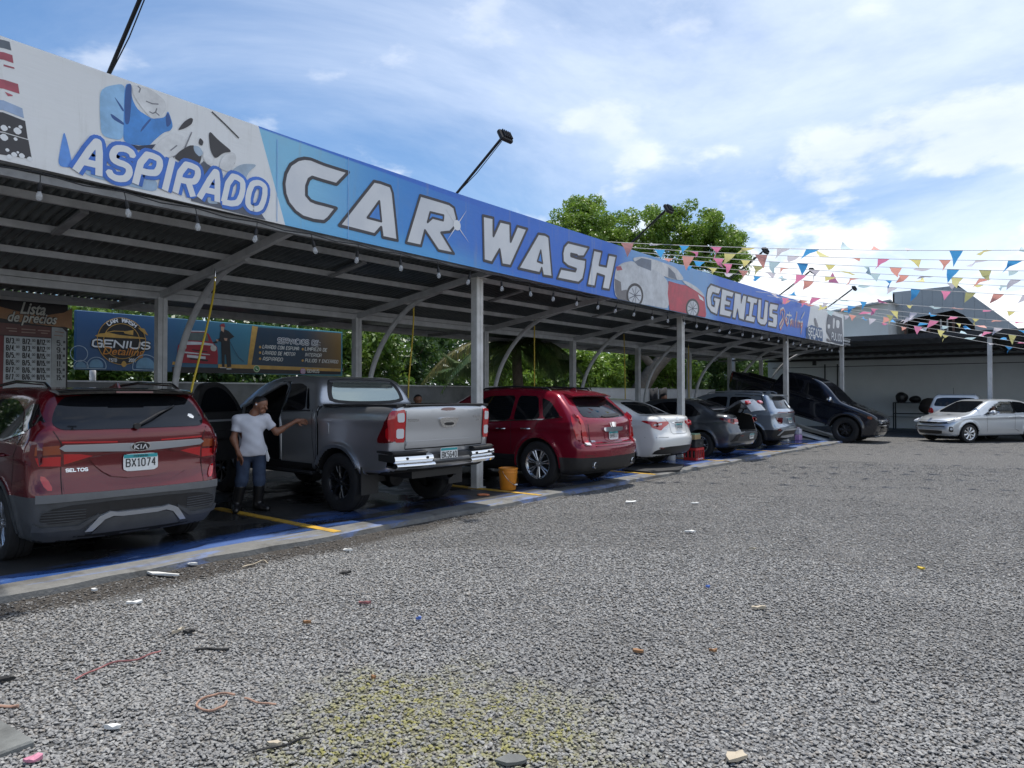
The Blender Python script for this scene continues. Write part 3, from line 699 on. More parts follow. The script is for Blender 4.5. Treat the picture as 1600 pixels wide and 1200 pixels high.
def build_hilux():
    T = [(.24, .56), (.16, .62), (.11, .86), (.10, 1.10), (.085, 1.30), (.10, 1.395), (.20, 1.41), (1.0, 1.395), (1.66, 1.39), (1.70, 1.42), (1.86, 1.70), (2.0, 1.785), (2.6, 1.815), (3.05, 1.785), (3.4, 1.66), (3.95, 1.29), (4.2, 1.215), (4.85, 1.12), (5.12, 1.0), (5.25, .8), (5.24, .5), (5.12, .40)]
    plan = [(-.1, .86), (0, .87), (.3, .905), (1.0, .915), (1.7, .915), (2.5, .905), (4.0, .925), (4.9, .88), (5.3, .76)]
    def cuts(x, y, z):
        bed = np.maximum(np.maximum(np.abs(x - .91) - .73, np.abs(y) - .75), .93 - z)
        gap = np.maximum(np.maximum(np.abs(x - 1.685) - .014, z - 1.37), np.abs(np.abs(y) - .9) - .08)
        dr = np.maximum(np.maximum(np.maximum(np.abs(x - 3.1) - .52, np.abs(y - .8) - .34), .60 - z), z - (1.72 - .42 * np.maximum(x - 2.75, 0)))
        return np.minimum(-np.maximum(-bed, -9), np.minimum(gap, dr)) * -1 * -1
    c = Car('pickup_truck', 'grey double-cab pickup truck with open front door and chrome bumper ends', (6.70, 6.50, PAD), (0, 0, R(90)), 5.28, 1.855, 1.815, T, plan, lambda x: 1.30 + 0 * x - .04 * sstep(1.7, 4, x), .34, (1.22, 4.30), .39, 1.56, GREYP, br=.08, bf=.3, k=.09, cuts=cuts, ra=.455, zlow=.6, arch=.03)
    rt = c.root
    c.patch('rear_window', rnd([(-.60, 1.45), (.60, 1.45), (.62, 1.55), (.55, 1.70), (.47, 1.735), (-.47, 1.735), (-.55, 1.70), (-.62, 1.55)], 2), 'rear', GLASSL, .004, rng=(1.5, 2.4))
    c.patch('rear_window_surround', rnd([(-.68, 1.405), (.68, 1.405), (.69, 1.56), (.61, 1.745), (.50, 1.765), (-.50, 1.765), (-.61, 1.745), (-.69, 1.56)], 2), 'rear', BLACK, .002, rng=(1.5, 2.4))
    c.patch('side_window', rnd([(1.98, 1.33), (2.64, 1.315), (2.64, 1.70), (2.28, 1.71), (2.12, 1.66)], 2, .13), 'side', GLASS, .004, both=True)
    c.patch('quarter_window', rnd([(1.88, 1.35), (1.955, 1.345), (2.09, 1.64), (2.06, 1.64)], 1, .15), 'side', GLASS, .004, both=True)
    c.patch('side_window', rnd([(2.74, 1.31), (3.74, 1.285), (3.5, 1.46), (3.2, 1.64), (2.98, 1.70), (2.74, 1.70)], 2, .13), 'side', GLASS, .004, side=-1)
    c.patch('windscreen', rnd([(-.68, 1.27), (.68, 1.27), (.60, 1.70), (-.60, 1.70)], 2, .12), 'front', GLASS, .004)
    c.patch('window_trim', [(1.86, 1.318), (3.9, 1.268), (3.9, 1.285), (1.86, 1.336)], 'side', BLACK, .008, both=True)
    # bed liner rail
    for sd in (1, -1):
        r = MB(); r.bar((.14, sd * .80, 1.405), (1.64, sd * .80, 1.40), .10, .03); r.build('bed_rail', BLACK, rt)
    r = MB(); r.box((.135, 0, 1.412), (.08, 1.46, .022), ch=.008); r.build('tailgate_cap', BLACK, rt)
    # tail lamps
    c.patch('tail_lamp', rnd([(.725, .95), (.86, .95), (.88, 1.2), (.865, 1.34), (.74, 1.36), (.725, 1.3)], 1, .12), 'rear', LRED, .016, both=True, cell=.05)
    c.patch('tail_lamp_side', rnd([(.15, .95), (.42, .94), (.42, 1.0), (.26, 1.24), (.20, 1.33), (.15, 1.35)], 1, .12), 'side', LREDD, .012, both=True, cell=.05)
    c.patch('tail_lamp_ring', [(.14, .96), (.22, .97), (.27, 1.02), (.27, 1.11), (.23, 1.14), (.23, 1.17), (.21, 1.31), (.18, 1.345), (.14, 1.345)], 'side', LRED, .016, both=True, cell=.05)
    c.patch('reversing_lamp', rnd([(.745, 1.20), (.84, 1.20), (.85, 1.31), (.75, 1.32)], 1, .15), 'rear', LWHITE, .021, both=True)
    c.patch('reversing_lamp', rnd([(.745, 1.0), (.85, 1.0), (.85, 1.12), (.745, 1.12)], 1, .15), 'rear', LWHITE, .021, both=True)
    # tailgate
    c.line('panel_gap', [[(.712, 1.40), (.712, .86)]], 'rear', .010, both=True)
    c.line('panel_gap', [[(.71, .862), (-.71, .862)]], 'rear', .016)
    c.patch('tailgate_handle', rnd([(-.17, 1.245), (.17, 1.245), (.17, 1.21), (.12, 1.13), (.08, 1.115), (-.08, 1.115), (-.12, 1.13), (-.17, 1.21)], 1), 'rear', CHROME, .022)
    c.patch('handle_recess', rnd([(-.10, 1.18), (.10, 1.18), (.07, 1.14), (-.07, 1.14)], 1), 'rear', BLACK, .025)
    c.patch('brake_light', rnd(rect(-.13, 1.335, .13, 1.375), 2), 'rear', LREDD, .008)
    c.patch('tailgate_crease', [(-.70, .905), (.70, .905), (.68, .96), (-.68, .96)], 'rear', GREYP, .010, depth=.012)
    c.badge(halo_text('TOYOTA', .03, .17, .2), .60, 1.22, CHROME, off=.005)
    c.badge(halo_text('HILUX', .032, .16, .2, .2), -.58, 1.25, CHROME, off=.005)
    c.badge(halo_text('2.4', .026, .07, .2, .2), -.60, 1.20, CHROME, off=.005)
    # bumper
    def bump(y0, y1, z0, z1, x0, x1, m, name, n=9, st=False):
        v = []; ys = np.linspace(y0, y1, n)
        for y in ys:
            q = (abs(y) / .92) ** 3 * .10
            for x, z in ((x1, z0 + .02), (x0 + .03, z0), (x0, z0 + .03), (x0, (z0 + z1) / 2), (x0 + .012, z1 - .02), (x0 + .05, z1), (x1, z1)): v.append((x + q, y, z))
        f = [(i * 7 + j, i * 7 + 7 + j, i * 7 + 7 + (j + 1) % 7, i * 7 + (j + 1) % 7) for i in range(n - 1) for j in range(7)] + [tuple(range(7)), tuple(range(n * 7 - 1, n * 7 - 8, -1))]
        b = MB(); b.add(v, f); return b.build(name, m, rt, 40)
    bump(-.90, .90, .66, .80, .03, .35, BLACK, 'bumper')
    for sd in (1, -1):
        bump(*sorted((sd * .36, sd * .92)), .70, .80, -.015, .30, CHROME, 'bumper_end')
        bump(*sorted((sd * .34, sd * .90)), .63, .705, -.03, .30, CHROME, 'bumper_lip')
        bump(*sorted((sd * .44, sd * .93)), .80, .845, .0, .32, BLACK, 'bumper_step_pad')
        for y in (.46, .76): MB().lathe([(0, -.004), (.016, -.003), (.018, .01)], (-.022 + (y / .92) ** 3 * .10, sd * y, .755), 'x', 10).build('parking_sensor', BLACK, rt)
    bump(-.34, .34, .66, .74, .0, .3, GREYPL, 'bumper_middle')
    # plate on the bumper
    fr = (Vector((.018, .06, .775)), Vector((0, -1, 0)), Vector((0, 0, 1)), Vector((-1, 0, 0)))
    b = MB(); b.prism(rect(-.155, -.08, .155, .08), fr, .006); pl = b.build('licence_plate', PLW, rt)
    b = MB(); b.flat(rect(-.15, .045, .15, .077), fr, .0075); b.build('plate_band', PLT, pl)
    b = MB(); text(b, 'BK5640', fr, (0, -.045), .072, .15, h=.0085, center=True, fit=.265); b.build('plate_lettering', INK, pl)
    c.line('panel_gap', [[(2.70, 1.31), (2.70, .62)], [(1.80, 1.34), (1.80, .95), (1.74, .62)], [(3.72, 1.27), (3.66, .62)]], 'side', .009, both=True)
    c.line('cab_edge', [[(1.70, 1.40), (1.70, .62)]], 'side', .012, both=True, m=mat('edge_light', (.5, .52, .55), .3, metal=.6))
    c.patch('fuel_flap', rnd(rect(1.42, 1.0, 1.60, 1.18), 2, .15), 'side', GREYP, .008, depth=.01)
    c.arch(GREYP, .045, .03, .46)
    c.patch('sill', [(1.80, .44), (3.8, .44), (3.8, .60), (1.80, .60)], 'side', BLACK, .008, both=True)
    for sd in (1, -1): MB().box((2.75, sd * .86, .47), (1.9, .16, .05), ch=.02).build('side_step', BLACK, rt)
    ch = MB(); ch.box((2.6, 0, .55), (4.6, .9, .18)); ch.bar((1.22, -.7, .39), (1.22, .7, .39), .1); ch.lathe([(0, -.16), (.13, -.12), (.16, 0), (.13, .12), (0, .16)], (1.22, -.0, .39), 'x', 14); ch.tube([(.35, -.45, .50), (1.0, -.5, .5)], .07, 10); ch.lathe([(.1, -.35), (.13, -.3), (.13, .3), (.1, .35), (0, .36)], (.75, -.35, .50), 'x', 14); ch.build('chassis', BLACK, rt, 50)
    for sd in (1, -1): MB().box((.73, sd * .79, .44), (.02, .28, .36)).build('mud_flap', BLACK, rt)
    c.mirror(3.72, 1.28, GREYP); 
    for sd in (1, -1):
        p = c.pt(2.05, 1.16, 'side', 0, sd); b = MB(); b.tube([(1.93, p.y, 1.16), (1.96, p.y + sd * .04, 1.165), (2.12, p.y + sd * .045, 1.165), (2.17, p.y, 1.16)], .016, 8); b.build('door_handle', CHROME if sd > 0 else GREYP, rt, 60)
    c.wheel('y', .60, ALLOYD, 6, wid=.265)
    # open front door (left), hinged at the A pillar
    ang = R(70); hx, hy = 3.70, .90
    o2 = bpy.data.objects.new('front_door', None); link(o2, rt); 
    m = MB(); out = [(0, .58), (-1.0, .58), (-1.0, 1.26), (-.98, 1.66), (-.72, 1.72), (-.5, 1.65), (-.2, 1.44), (0, 1.26)]
    shp = spl(out[2:], 5); poly = out[:2] + shp
    win = spl([(-.93, 1.30), (-.91, 1.60), (-.70, 1.65), (-.5, 1.58), (-.24, 1.40), (-.16, 1.30)], 4)
    def bowed(pl, y):
        v = []
        for x, z in pl:
            yy = y - .30 * max(z - 1.26, 0) - .04 * ((z - .95) / .4) ** 2 * (z < 1.26)
            v.append((hx + x * math.cos(ang) + yy * math.sin(ang) * -1 * -1, hy - x * math.sin(ang) + yy * math.cos(ang) * 1, z))
        return v
    k = len(poly)
    o2.location = (0, 0, 0)
    bpy.data.objects.remove(o2)
    a = bowed(poly, .03); b_ = bowed(poly, -.07)
    m.cur = 0; m.add(a, [tuple(range(k))]); m.cur = 1; m.add(b_, [tuple(range(k - 1, -1, -1))]); m.cur = 1
    m.add(a + b_, [(i, (i + 1) % k, k + (i + 1) % k, k + i) for i in range(k)])
    d = m.build('front_door', [GREYP, BLACK], rt)
    ft = MB(); ft.tube([(x, c.Wf(x, z) - .012, z) for x, z in ((2.575, .62), (2.575, 1.2), (2.575, 1.66), (2.66, 1.715), (2.8, 1.70), (3.2, 1.535), (3.6, 1.365), (3.625, 1.0), (3.60, .62))], .024, 7); ft.build('door_frame', GREYP, rt, 60)
    w_ = MB(); kk = len(win); a = bowed(win, .045); b_ = bowed(win, -.085); w_.add(a, [tuple(range(kk))]); w_.add(b_, [tuple(range(kk - 1, -1, -1))]); w_.build('door_window', GLASS, d)
    tr = MB()
    tr.add(bowed([(-.95, 1.18), (-.1, 1.18), (-.1, 1.15), (-.95, 1.15)], -.078), [(3, 2, 1, 0)]); tr.build('door_trim', SATIN, d)
    pk = MB(); 
    p = [bowed([q], yy)[0] for yy in (-.07, -.14) for q in ((-.85, .9), (-.25, .9), (-.25, 1.02), (-.85, 1.02))]
    pk.add(p, [(0, 1, 2, 3), (7, 6, 5, 4), (0, 4, 5, 1), (1, 5, 6, 2), (2, 6, 7, 3), (3, 7, 4, 0)]); pk.build('armrest', BLACK, d)
    return c
def build_srx():
    T = [(.20, .24), (.08, .32), (.02, .50), (.0, .64), (.03, .72), (.11, .775), (.125, .95), (.14, 1.08), (.20, 1.16), (.58, 1.46), (.74, 1.565), (1.1, 1.63), (1.8, 1.665), (2.4, 1.64), (2.75, 1.56), (3.5, 1.15), (3.75, 1.08), (4.45, .96), (4.68, .8), (4.80, .55), (4.78, .36), (4.66, .24)]
    plan = [(-.1, .84), (0, .86), (.35, .925), (.95, .955), (2.4, .95), (3.8, .945), (4.5, .88), (4.85, .78)]
    c = Car('suv', 'bright crimson SUV with multi-spoke alloy wheels and tall narrow tail lamps, beside the orange bucket', (10.42, 6.22, PAD), (0, 0, R(90)), 4.82, 1.91, 1.67, T, plan, lambda x: 1.08 - .06 * sstep(.6, 3.2, x), .38, (1.02, 3.83), .385, 1.64, RED2, br=.20, k=.10, low=.52, ra=.44)
    rt = c.root
    c.patch('rear_window', rnd([(-.66, 1.17), (0, 1.15), (.66, 1.17), (.66, 1.25), (.52, 1.50), (-.52, 1.50), (-.66, 1.25)], 2, .15), 'rear', GLASS, .004)
    c.patch('side_window', rnd([(1.62, 1.10), (2.62, 1.06), (2.88, 1.06), (2.84, 1.18), (2.5, 1.42), (2.2, 1.52), (1.62, 1.535)], 2, .1), 'side', GLASS, .004, both=True)
    c.patch('side_window', rnd([(.98, 1.14), (1.54, 1.105), (1.54, 1.53), (1.12, 1.52)], 2, .1), 'side', GLASS, .004, both=True)
    c.patch('quarter_window', rnd([(.56, 1.18), (.90, 1.145), (1.03, 1.50), (.82, 1.42)], 2, .12), 'side', GLASS, .004, both=True)
    c.patch('windscreen', rnd([(-.70, 1.15), (.70, 1.15), (.60, 1.56), (-.60, 1.56)], 2, .12), 'front', GLASS, .004)
    c.patch('window_trim', [(.52, 1.175), (.9, 1.125), (2.9, 1.035), (2.9, 1.052), (.9, 1.143), (.56, 1.19)], 'side', CHROME, .009, both=True)
    sp = MB(); v = []
    for y in np.linspace(-.60, .60, 13):
        q = (abs(y) / .6) ** 3 * .08
        for x, z in ((.86, 1.60), (.58, 1.575), (.44, 1.535), (.46, 1.515), (.66, 1.50), (.88, 1.57)): v.append((x + q, y, z - q * .2))
    sp.add(v, [(i * 6 + j, i * 6 + (j + 1) % 6, i * 6 + 6 + (j + 1) % 6, i * 6 + 6 + j) for i in range(12) for j in range(6)] + [tuple(range(6)), tuple(range(77, 71, -1))])
    spo = sp.build('roof_spoiler', RED2, rt, 45); b = MB(); b.box((.445, 0, 1.527), (.014, .7, .016)); b.build('brake_light', LREDD, spo)
    for sd in (1, -1):
        r = MB(); r.tube([(.95, sd * .62, 1.59), (1.05, sd * .62, 1.655), (1.8, sd * .60, 1.69), (2.5, sd * .575, 1.655), (2.62, sd * .57, 1.60)], .018, 8); r.build('roof_rail', BLACK, rt, 60)
    f_ = MB(); f_.add([(.86, -.012, 1.59), (.86, .012, 1.59), (1.02, .02, 1.62), (1.02, -.02, 1.62), (.88, 0, 1.66), (.92, 0, 1.665)], [(0, 1, 4), (1, 2, 5, 4), (2, 3, 5), (3, 0, 4, 5)]); f_.build('aerial_fin', RED2, rt)
    c.patch('tail_lamp', [(.69, .72), (.77, .735), (.80, .95), (.81, 1.13), (.775, 1.21), (.76, 1.20), (.74, 1.05), (.69, .85)], 'rear', LRED, .020, both=True, cell=.05, depth=.05)
    c.patch('tail_lamp_side', [(.20, .80), (.26, .82), (.31, 1.05), (.38, 1.20), (.34, 1.24), (.24, 1.16)], 'side', LRED, .016, both=True, cell=.05)
    c.patch('reversing_lamp', [(.71, .725), (.79, .735), (.80, .77), (.705, .765)], 'rear', LWHITE, .034, both=True)
    c.line('panel_gap', [[(.655, 1.12), (.62, .77), (.58, .735), (-.58, .735), (-.62, .77), (-.655, 1.12)]], 'rear', .010)
    c.patch('tailgate_garnish', rnd([(-.30, 1.0), (.30, 1.0), (.30, .955), (.26, .925), (-.26, .925), (-.30, .955)], 1, .15), 'rear', CHROME, .035)
    c.patch('plate_recess', rnd([(-.27, .92), (.27, .92), (.24, .77), (-.24, .77)], 1, .15), 'rear', RED2, .006)
    c.plate('BH9037', 0, .855, w=.29, hh=.14)
    c.badge(lambda mb, fr: (mb.prism([(0, -.06), (.045, -.03), (.05, .03), (0, .035), (-.05, .03), (-.045, -.03)], fr, .012), stroke(mb, [(-.09, .03), (-.07, -.04), (0, -.075), (.07, -.04), (.09, .03)], .014, fr, .008)), 0, 1.045, CHROME, off=.01)
    c.badge(halo_text('SRX', .028, .09, .2), .56, .775, CHROME, off=.005)
    c.patch('rear_washer_panel', rnd([(-.46, 1.19), (-.1, 1.17), (.2, 1.17), (.2, 1.20), (-.1, 1.215), (-.4, 1.225)], 1), 'rear', BLACK, .014)
    c.patch('bumper_shelf', [(-.60, .70), (.60, .70), (.58, .725), (-.58, .725)], 'rear', RED2, .016)
    c.line('panel_gap', [[(1.58, 1.11), (1.58, .5), (1.46, .4)], [(.98, 1.13), (1.12, .9)], [(2.9, 1.04), (2.82, .45), (1.46, .42)]], 'side', both=True)
    for sd in (1, -1):
        p = c.pt(sd * .60, .39, 'rear', 0); MB().lathe([(.038, .06), (.05, .05), (.052, -.03), (.046, -.035), (.042, .05)], (p.x, sd * .60, .39), 'x', 18).build('exhaust_tip', CHROME, rt, 40)
    for y in (-.62, -.25, .25, .62):
        p = c.pt(y, .60, 'rear', .0); MB().lathe([(0, -.004), (.016, -.003), (.018, .006)], p, 'x', 10).build('parking_sensor', RED2, rt)
    c.patch('reflector', rnd([(.62, .53), (.82, .545), (.82, .57), (.62, .555)], 1), 'rear', LREDD, .006, both=True)
    c.arch(RED2, .03, .012); c.mirror(2.86, 1.05, RED2); c.handle(1.25, .97, CHROME); c.handle(1.80, .955, CHROME)
    c.wheel('twin', .645, CHROME if False else ALLOY, 7, wid=.235)
    return c

# ---- the other vehicles
WHITEP = mat('paint_white', (.76, .76, .74), .28, coat=1)
GUNP = mat('paint_gunmetal', (.105, .115, .13), .30, metal=.7, coat=1)
SILB = mat('paint_blue_silver', (.36, .41, .47), .28, metal=.7, coat=1)
SILP = mat('paint_silver', (.60, .63, .66), .28, metal=.55, coat=1)
NAVY = mat('paint_black_blue', (.012, .014, .022), .16, metal=.3, coat=1)
def build_white_sedan():
    T = [(.22, .24), (.12, .30), (.03, .46), (.0, .62), (.05, .75), (.10, .95), (.12, 1.05), (.17, 1.09), (.40, 1.115), (.62, 1.13), (1.2, 1.355), (1.6, 1.44), (2.1, 1.455), (2.6, 1.40), (3.45, 1.04), (3.65, .99), (4.3, .83), (4.52, .64), (4.6, .42), (4.5, .24)]
    plan = [(-.1, .76), (0, .79), (.35, .85), (.95, .885), (2.4, .885), (3.6, .88), (4.3, .82), (4.65, .7)]
    c = Car('sedan', 'white sedan with swept red tail lamps, between the crimson SUV and the post', (13.98, 6.80, PAD), (0, 0, R(90)), 4.62, 1.776, 1.455, T, plan, lambda x: .98 - .04 * sstep(.8, 3.4, x) + .05 * (1 - sstep(.1, .9, x)), .42, (1.0, 3.70), .318, 1.53, WHITEP, br=.20, k=.10, ra=.365, crown=.02)
    rt = c.root
    c.patch('rear_window', rnd([(-.58, 1.13), (.58, 1.13), (.60, 1.17), (.48, 1.385), (-.48, 1.385), (-.60, 1.17)], 2, .15), 'rear', GLASS, .004, rng=(.4, 2))
    c.patch('side_window', rnd([(1.72, .99), (2.62, .965), (2.86, .97), (2.5, 1.25), (2.2, 1.355), (1.72, 1.375)], 2, .1), 'side', GLASS, .004, both=True)
    c.patch('side_window', rnd([(.98, 1.06), (1.2, 1.005), (1.64, .99), (1.64, 1.37), (1.3, 1.31)], 2, .1), 'side', GLASS, .004, both=True)
    c.patch('windscreen', rnd([(-.66, 1.03), (.66, 1.03), (.54, 1.38), (-.54, 1.38)], 2, .12), 'front', GLASS, .004)
    c.patch('tail_lamp', rnd([(.38, .985), (.60, .985), (.80, .96), (.86, .93), (.84, .86), (.66, .80), (.58, .86), (.40, .93)], 1, .15), 'rear', LRED, .012, both=True, cell=.05)
    c.patch('tail_lamp_white', [(.60, .955), (.80, .935), (.82, .905), (.62, .915)], 'rear', LWHITE, .015, both=True)
    c.patch('tail_lamp_side', rnd([(.14, .87), (.30, .93), (.50, .995), (.44, 1.005), (.16, .985)], 1, .15), 'side', LRED, .010, both=True, cell=.05)
    c.patch('boot_garnish', rnd([(-.28, .965), (.28, .965), (.26, .945), (-.26, .945)], 1), 'rear', CHROME, .012)
    c.plate('DA2618', 0, .865, w=.28, hh=.14)
    c.badge(lambda mb, fr: (stroke(mb, circ(0, 0, .05, 20, .034), .01, fr, .003, True), stroke(mb, circ(0, .006, .022, 14, .026), .008, fr, .004, True)), 0, 1.03, CHROME, off=.006)
    c.badge(halo_text('COROLLA', .022, .12, .2), .50, .83, CHROME, off=.005)
    c.line('panel_gap', [[(.55, 1.10), (.36, .93), (.36, .76), (.30, .72), (-.30, .72), (-.36, .76), (-.36, .93), (-.55, 1.10)]], 'rear', .008)
    c.line('panel_gap', [[(.86, .66), (.5, .66)], [(-.86, .66), (-.5, .66)]], 'rear', .007)
    c.patch('bumper_lower', rnd([(-.80, .30), (.80, .30), (.80, .38), (.60, .46), (-.60, .46), (-.80, .38)], 1, .15), 'rear', BLACK, .012)
    c.patch('reflector', rnd([(.60, .42), (.74, .43), (.74, .455), (.60, .445)], 1), 'rear', LREDD, .016, both=True)
    c.line('panel_gap', [[(1.68, 1.0), (1.68, .5), (1.5, .38)], [(2.86, .96), (2.80, .36), (1.5, .34)], [(1.02, 1.03), (1.1, .8)]], 'side', both=True)
    c.mirror(2.82, .98, WHITEP, sz=.9); c.handle(1.40, .87); c.handle(1.92, .865)
    c.wheel('y', .64, ALLOY, 5, wid=.2)
def build_open_sedan():
    T = [(.20, .26), (.10, .32), (.02, .48), (.0, .62), (.05, .74), (.10, .92), (.13, 1.02), (.20, 1.06), (.42, 1.085), (.60, 1.11), (1.15, 1.33), (1.55, 1.43), (2.0, 1.45), (2.5, 1.40), (3.3, 1.04), (3.5, .98), (4.1, .82), (4.32, .64), (4.38, .42), (4.28, .24)]
    plan = [(-.1, .75), (0, .78), (.35, .84), (.95, .865), (2.3, .865), (3.5, .86), (4.1, .80), (4.4, .7)]
    def cuts(x, y, z): return np.maximum(np.maximum(np.abs(x - .42) - .44, np.abs(y) - .50), np.maximum(.66 - z, .0 - x))
    c = Car('sedan', 'gunmetal grey sedan with its boot lid raised, behind the red crate', (17.45, 6.62, PAD), (0, 0, R(90)), 4.38, 1.73, 1.45, T, plan, lambda x: .96 - .04 * sstep(.8, 3.2, x) + .05 * (1 - sstep(.1, .9, x)), .42, (.96, 3.54), .312, 1.5, GUNP, br=.20, k=.10, cuts=cuts, ra=.36, crown=.02)
    rt = c.root
    c.patch('rear_window', rnd([(-.55, 1.12), (.55, 1.12), (.58, 1.16), (.46, 1.375), (-.46, 1.375), (-.58, 1.16)], 2, .15), 'rear', GLASS, .004, rng=(.5, 2))
    c.patch('side_window', rnd([(1.66, .98), (2.5, .955), (2.72, .96), (2.4, 1.24), (2.1, 1.345), (1.66, 1.365)], 2, .1), 'side', GLASS, .004, both=True)
    c.patch('side_window', rnd([(.94, 1.05), (1.15, 1.0), (1.58, .98), (1.58, 1.36), (1.25, 1.29)], 2, .1), 'side', GLASS, .004, both=True)
    c.patch('windscreen', rnd([(-.64, 1.02), (.64, 1.02), (.52, 1.37), (-.52, 1.37)], 2, .12), 'front', GLASS, .004)
    c.patch('tail_lamp', rnd([(.52, .96), (.82, .95), (.83, .87), (.66, .83), (.52, .84)], 1, .15), 'rear', LRED, .012, both=True, cell=.05)
    c.patch('tail_lamp_side', rnd([(.13, .86), (.26, .87), (.48, .965), (.40, .98), (.14, .96)], 1, .15), 'side', LREDD, .010, both=True, cell=.05)
    c.patch('tail_lamp_white', [(.53, .845), (.66, .84), (.66, .865), (.53, .87)], 'rear', LWHITE, .016, both=True)
    c.patch('bumper_panel', rnd([(-.62, .40), (.62, .40), (.56, .60), (-.56, .60)], 1, .1), 'rear', GREYPL, .010)
    c.patch('bumper_corner', [(.62, .42), (.80, .40), (.70, .56), (.58, .60)], 'rear', BLACK, .012, both=True)
    c.plate('EG4471', 0, .52, w=.28, hh=.13)
    c.patch('reflector', rnd([(.42, .53), (.56, .53), (.56, .56), (.42, .56)], 1), 'rear', LREDD, .014, both=True)
    c.line('panel_gap', [[(1.62, 1.0), (1.62, .5), (1.45, .38)], [(2.72, .95), (2.68, .36), (1.45, .34)]], 'side', both=True)
    # raised boot lid
    cs = [(.62, 1.12), (.45, 1.19), (.28, 1.30), (.10, 1.42), (.02, 1.43), (-.14, 1.30), (-.25, 1.16)]; ins = [(-.20, 1.16), (-.10, 1.285), (.03, 1.385), (.26, 1.25), (.44, 1.14), (.62, 1.08)]
    pr = spl(cs[:5], 4) + cs[5:] + ins; v = []; ys = np.linspace(-.53, .53, 11); k = len(pr)
    for y in ys:
        q = (abs(y) / .53) ** 4 * .05
        v += [(x + q, y, z - q * .6) for x, z in pr]
    m = MB(); m.add(v, [(i * k + j, i * k + (j + 1) % k, i * k + k + (j + 1) % k, i * k + k + j) for i in range(10) for j in range(k)] + [tuple(range(k)), tuple(range(11 * k - 1, 10 * k - 1, -1))])
    lid = m.build('boot_lid', GUNP, rt, 30)
    for sd in (1, -1):
        l = MB(); l.box((-.07, sd * .40, 1.355), (.10, .22, .06), Matrix.Rotation(-.75, 4, 'Y'), ch=.02); l.build('lid_lamp', LRED, lid)
        l = MB(); l.tube([(.60, sd * .48, 1.06), (.48, sd * .48, 1.02), (.40, sd * .48, 1.12), (.36, sd * .47, 1.22)], .018, 6); l.build('hinge_arm', BLACK, lid, 50)
    c.mirror(2.70, .97, GUNP, sz=.9); c.handle(1.34, .86); c.handle(1.86, .855)
    c.wheel('y', .64, ALLOY, 5, wid=.2)
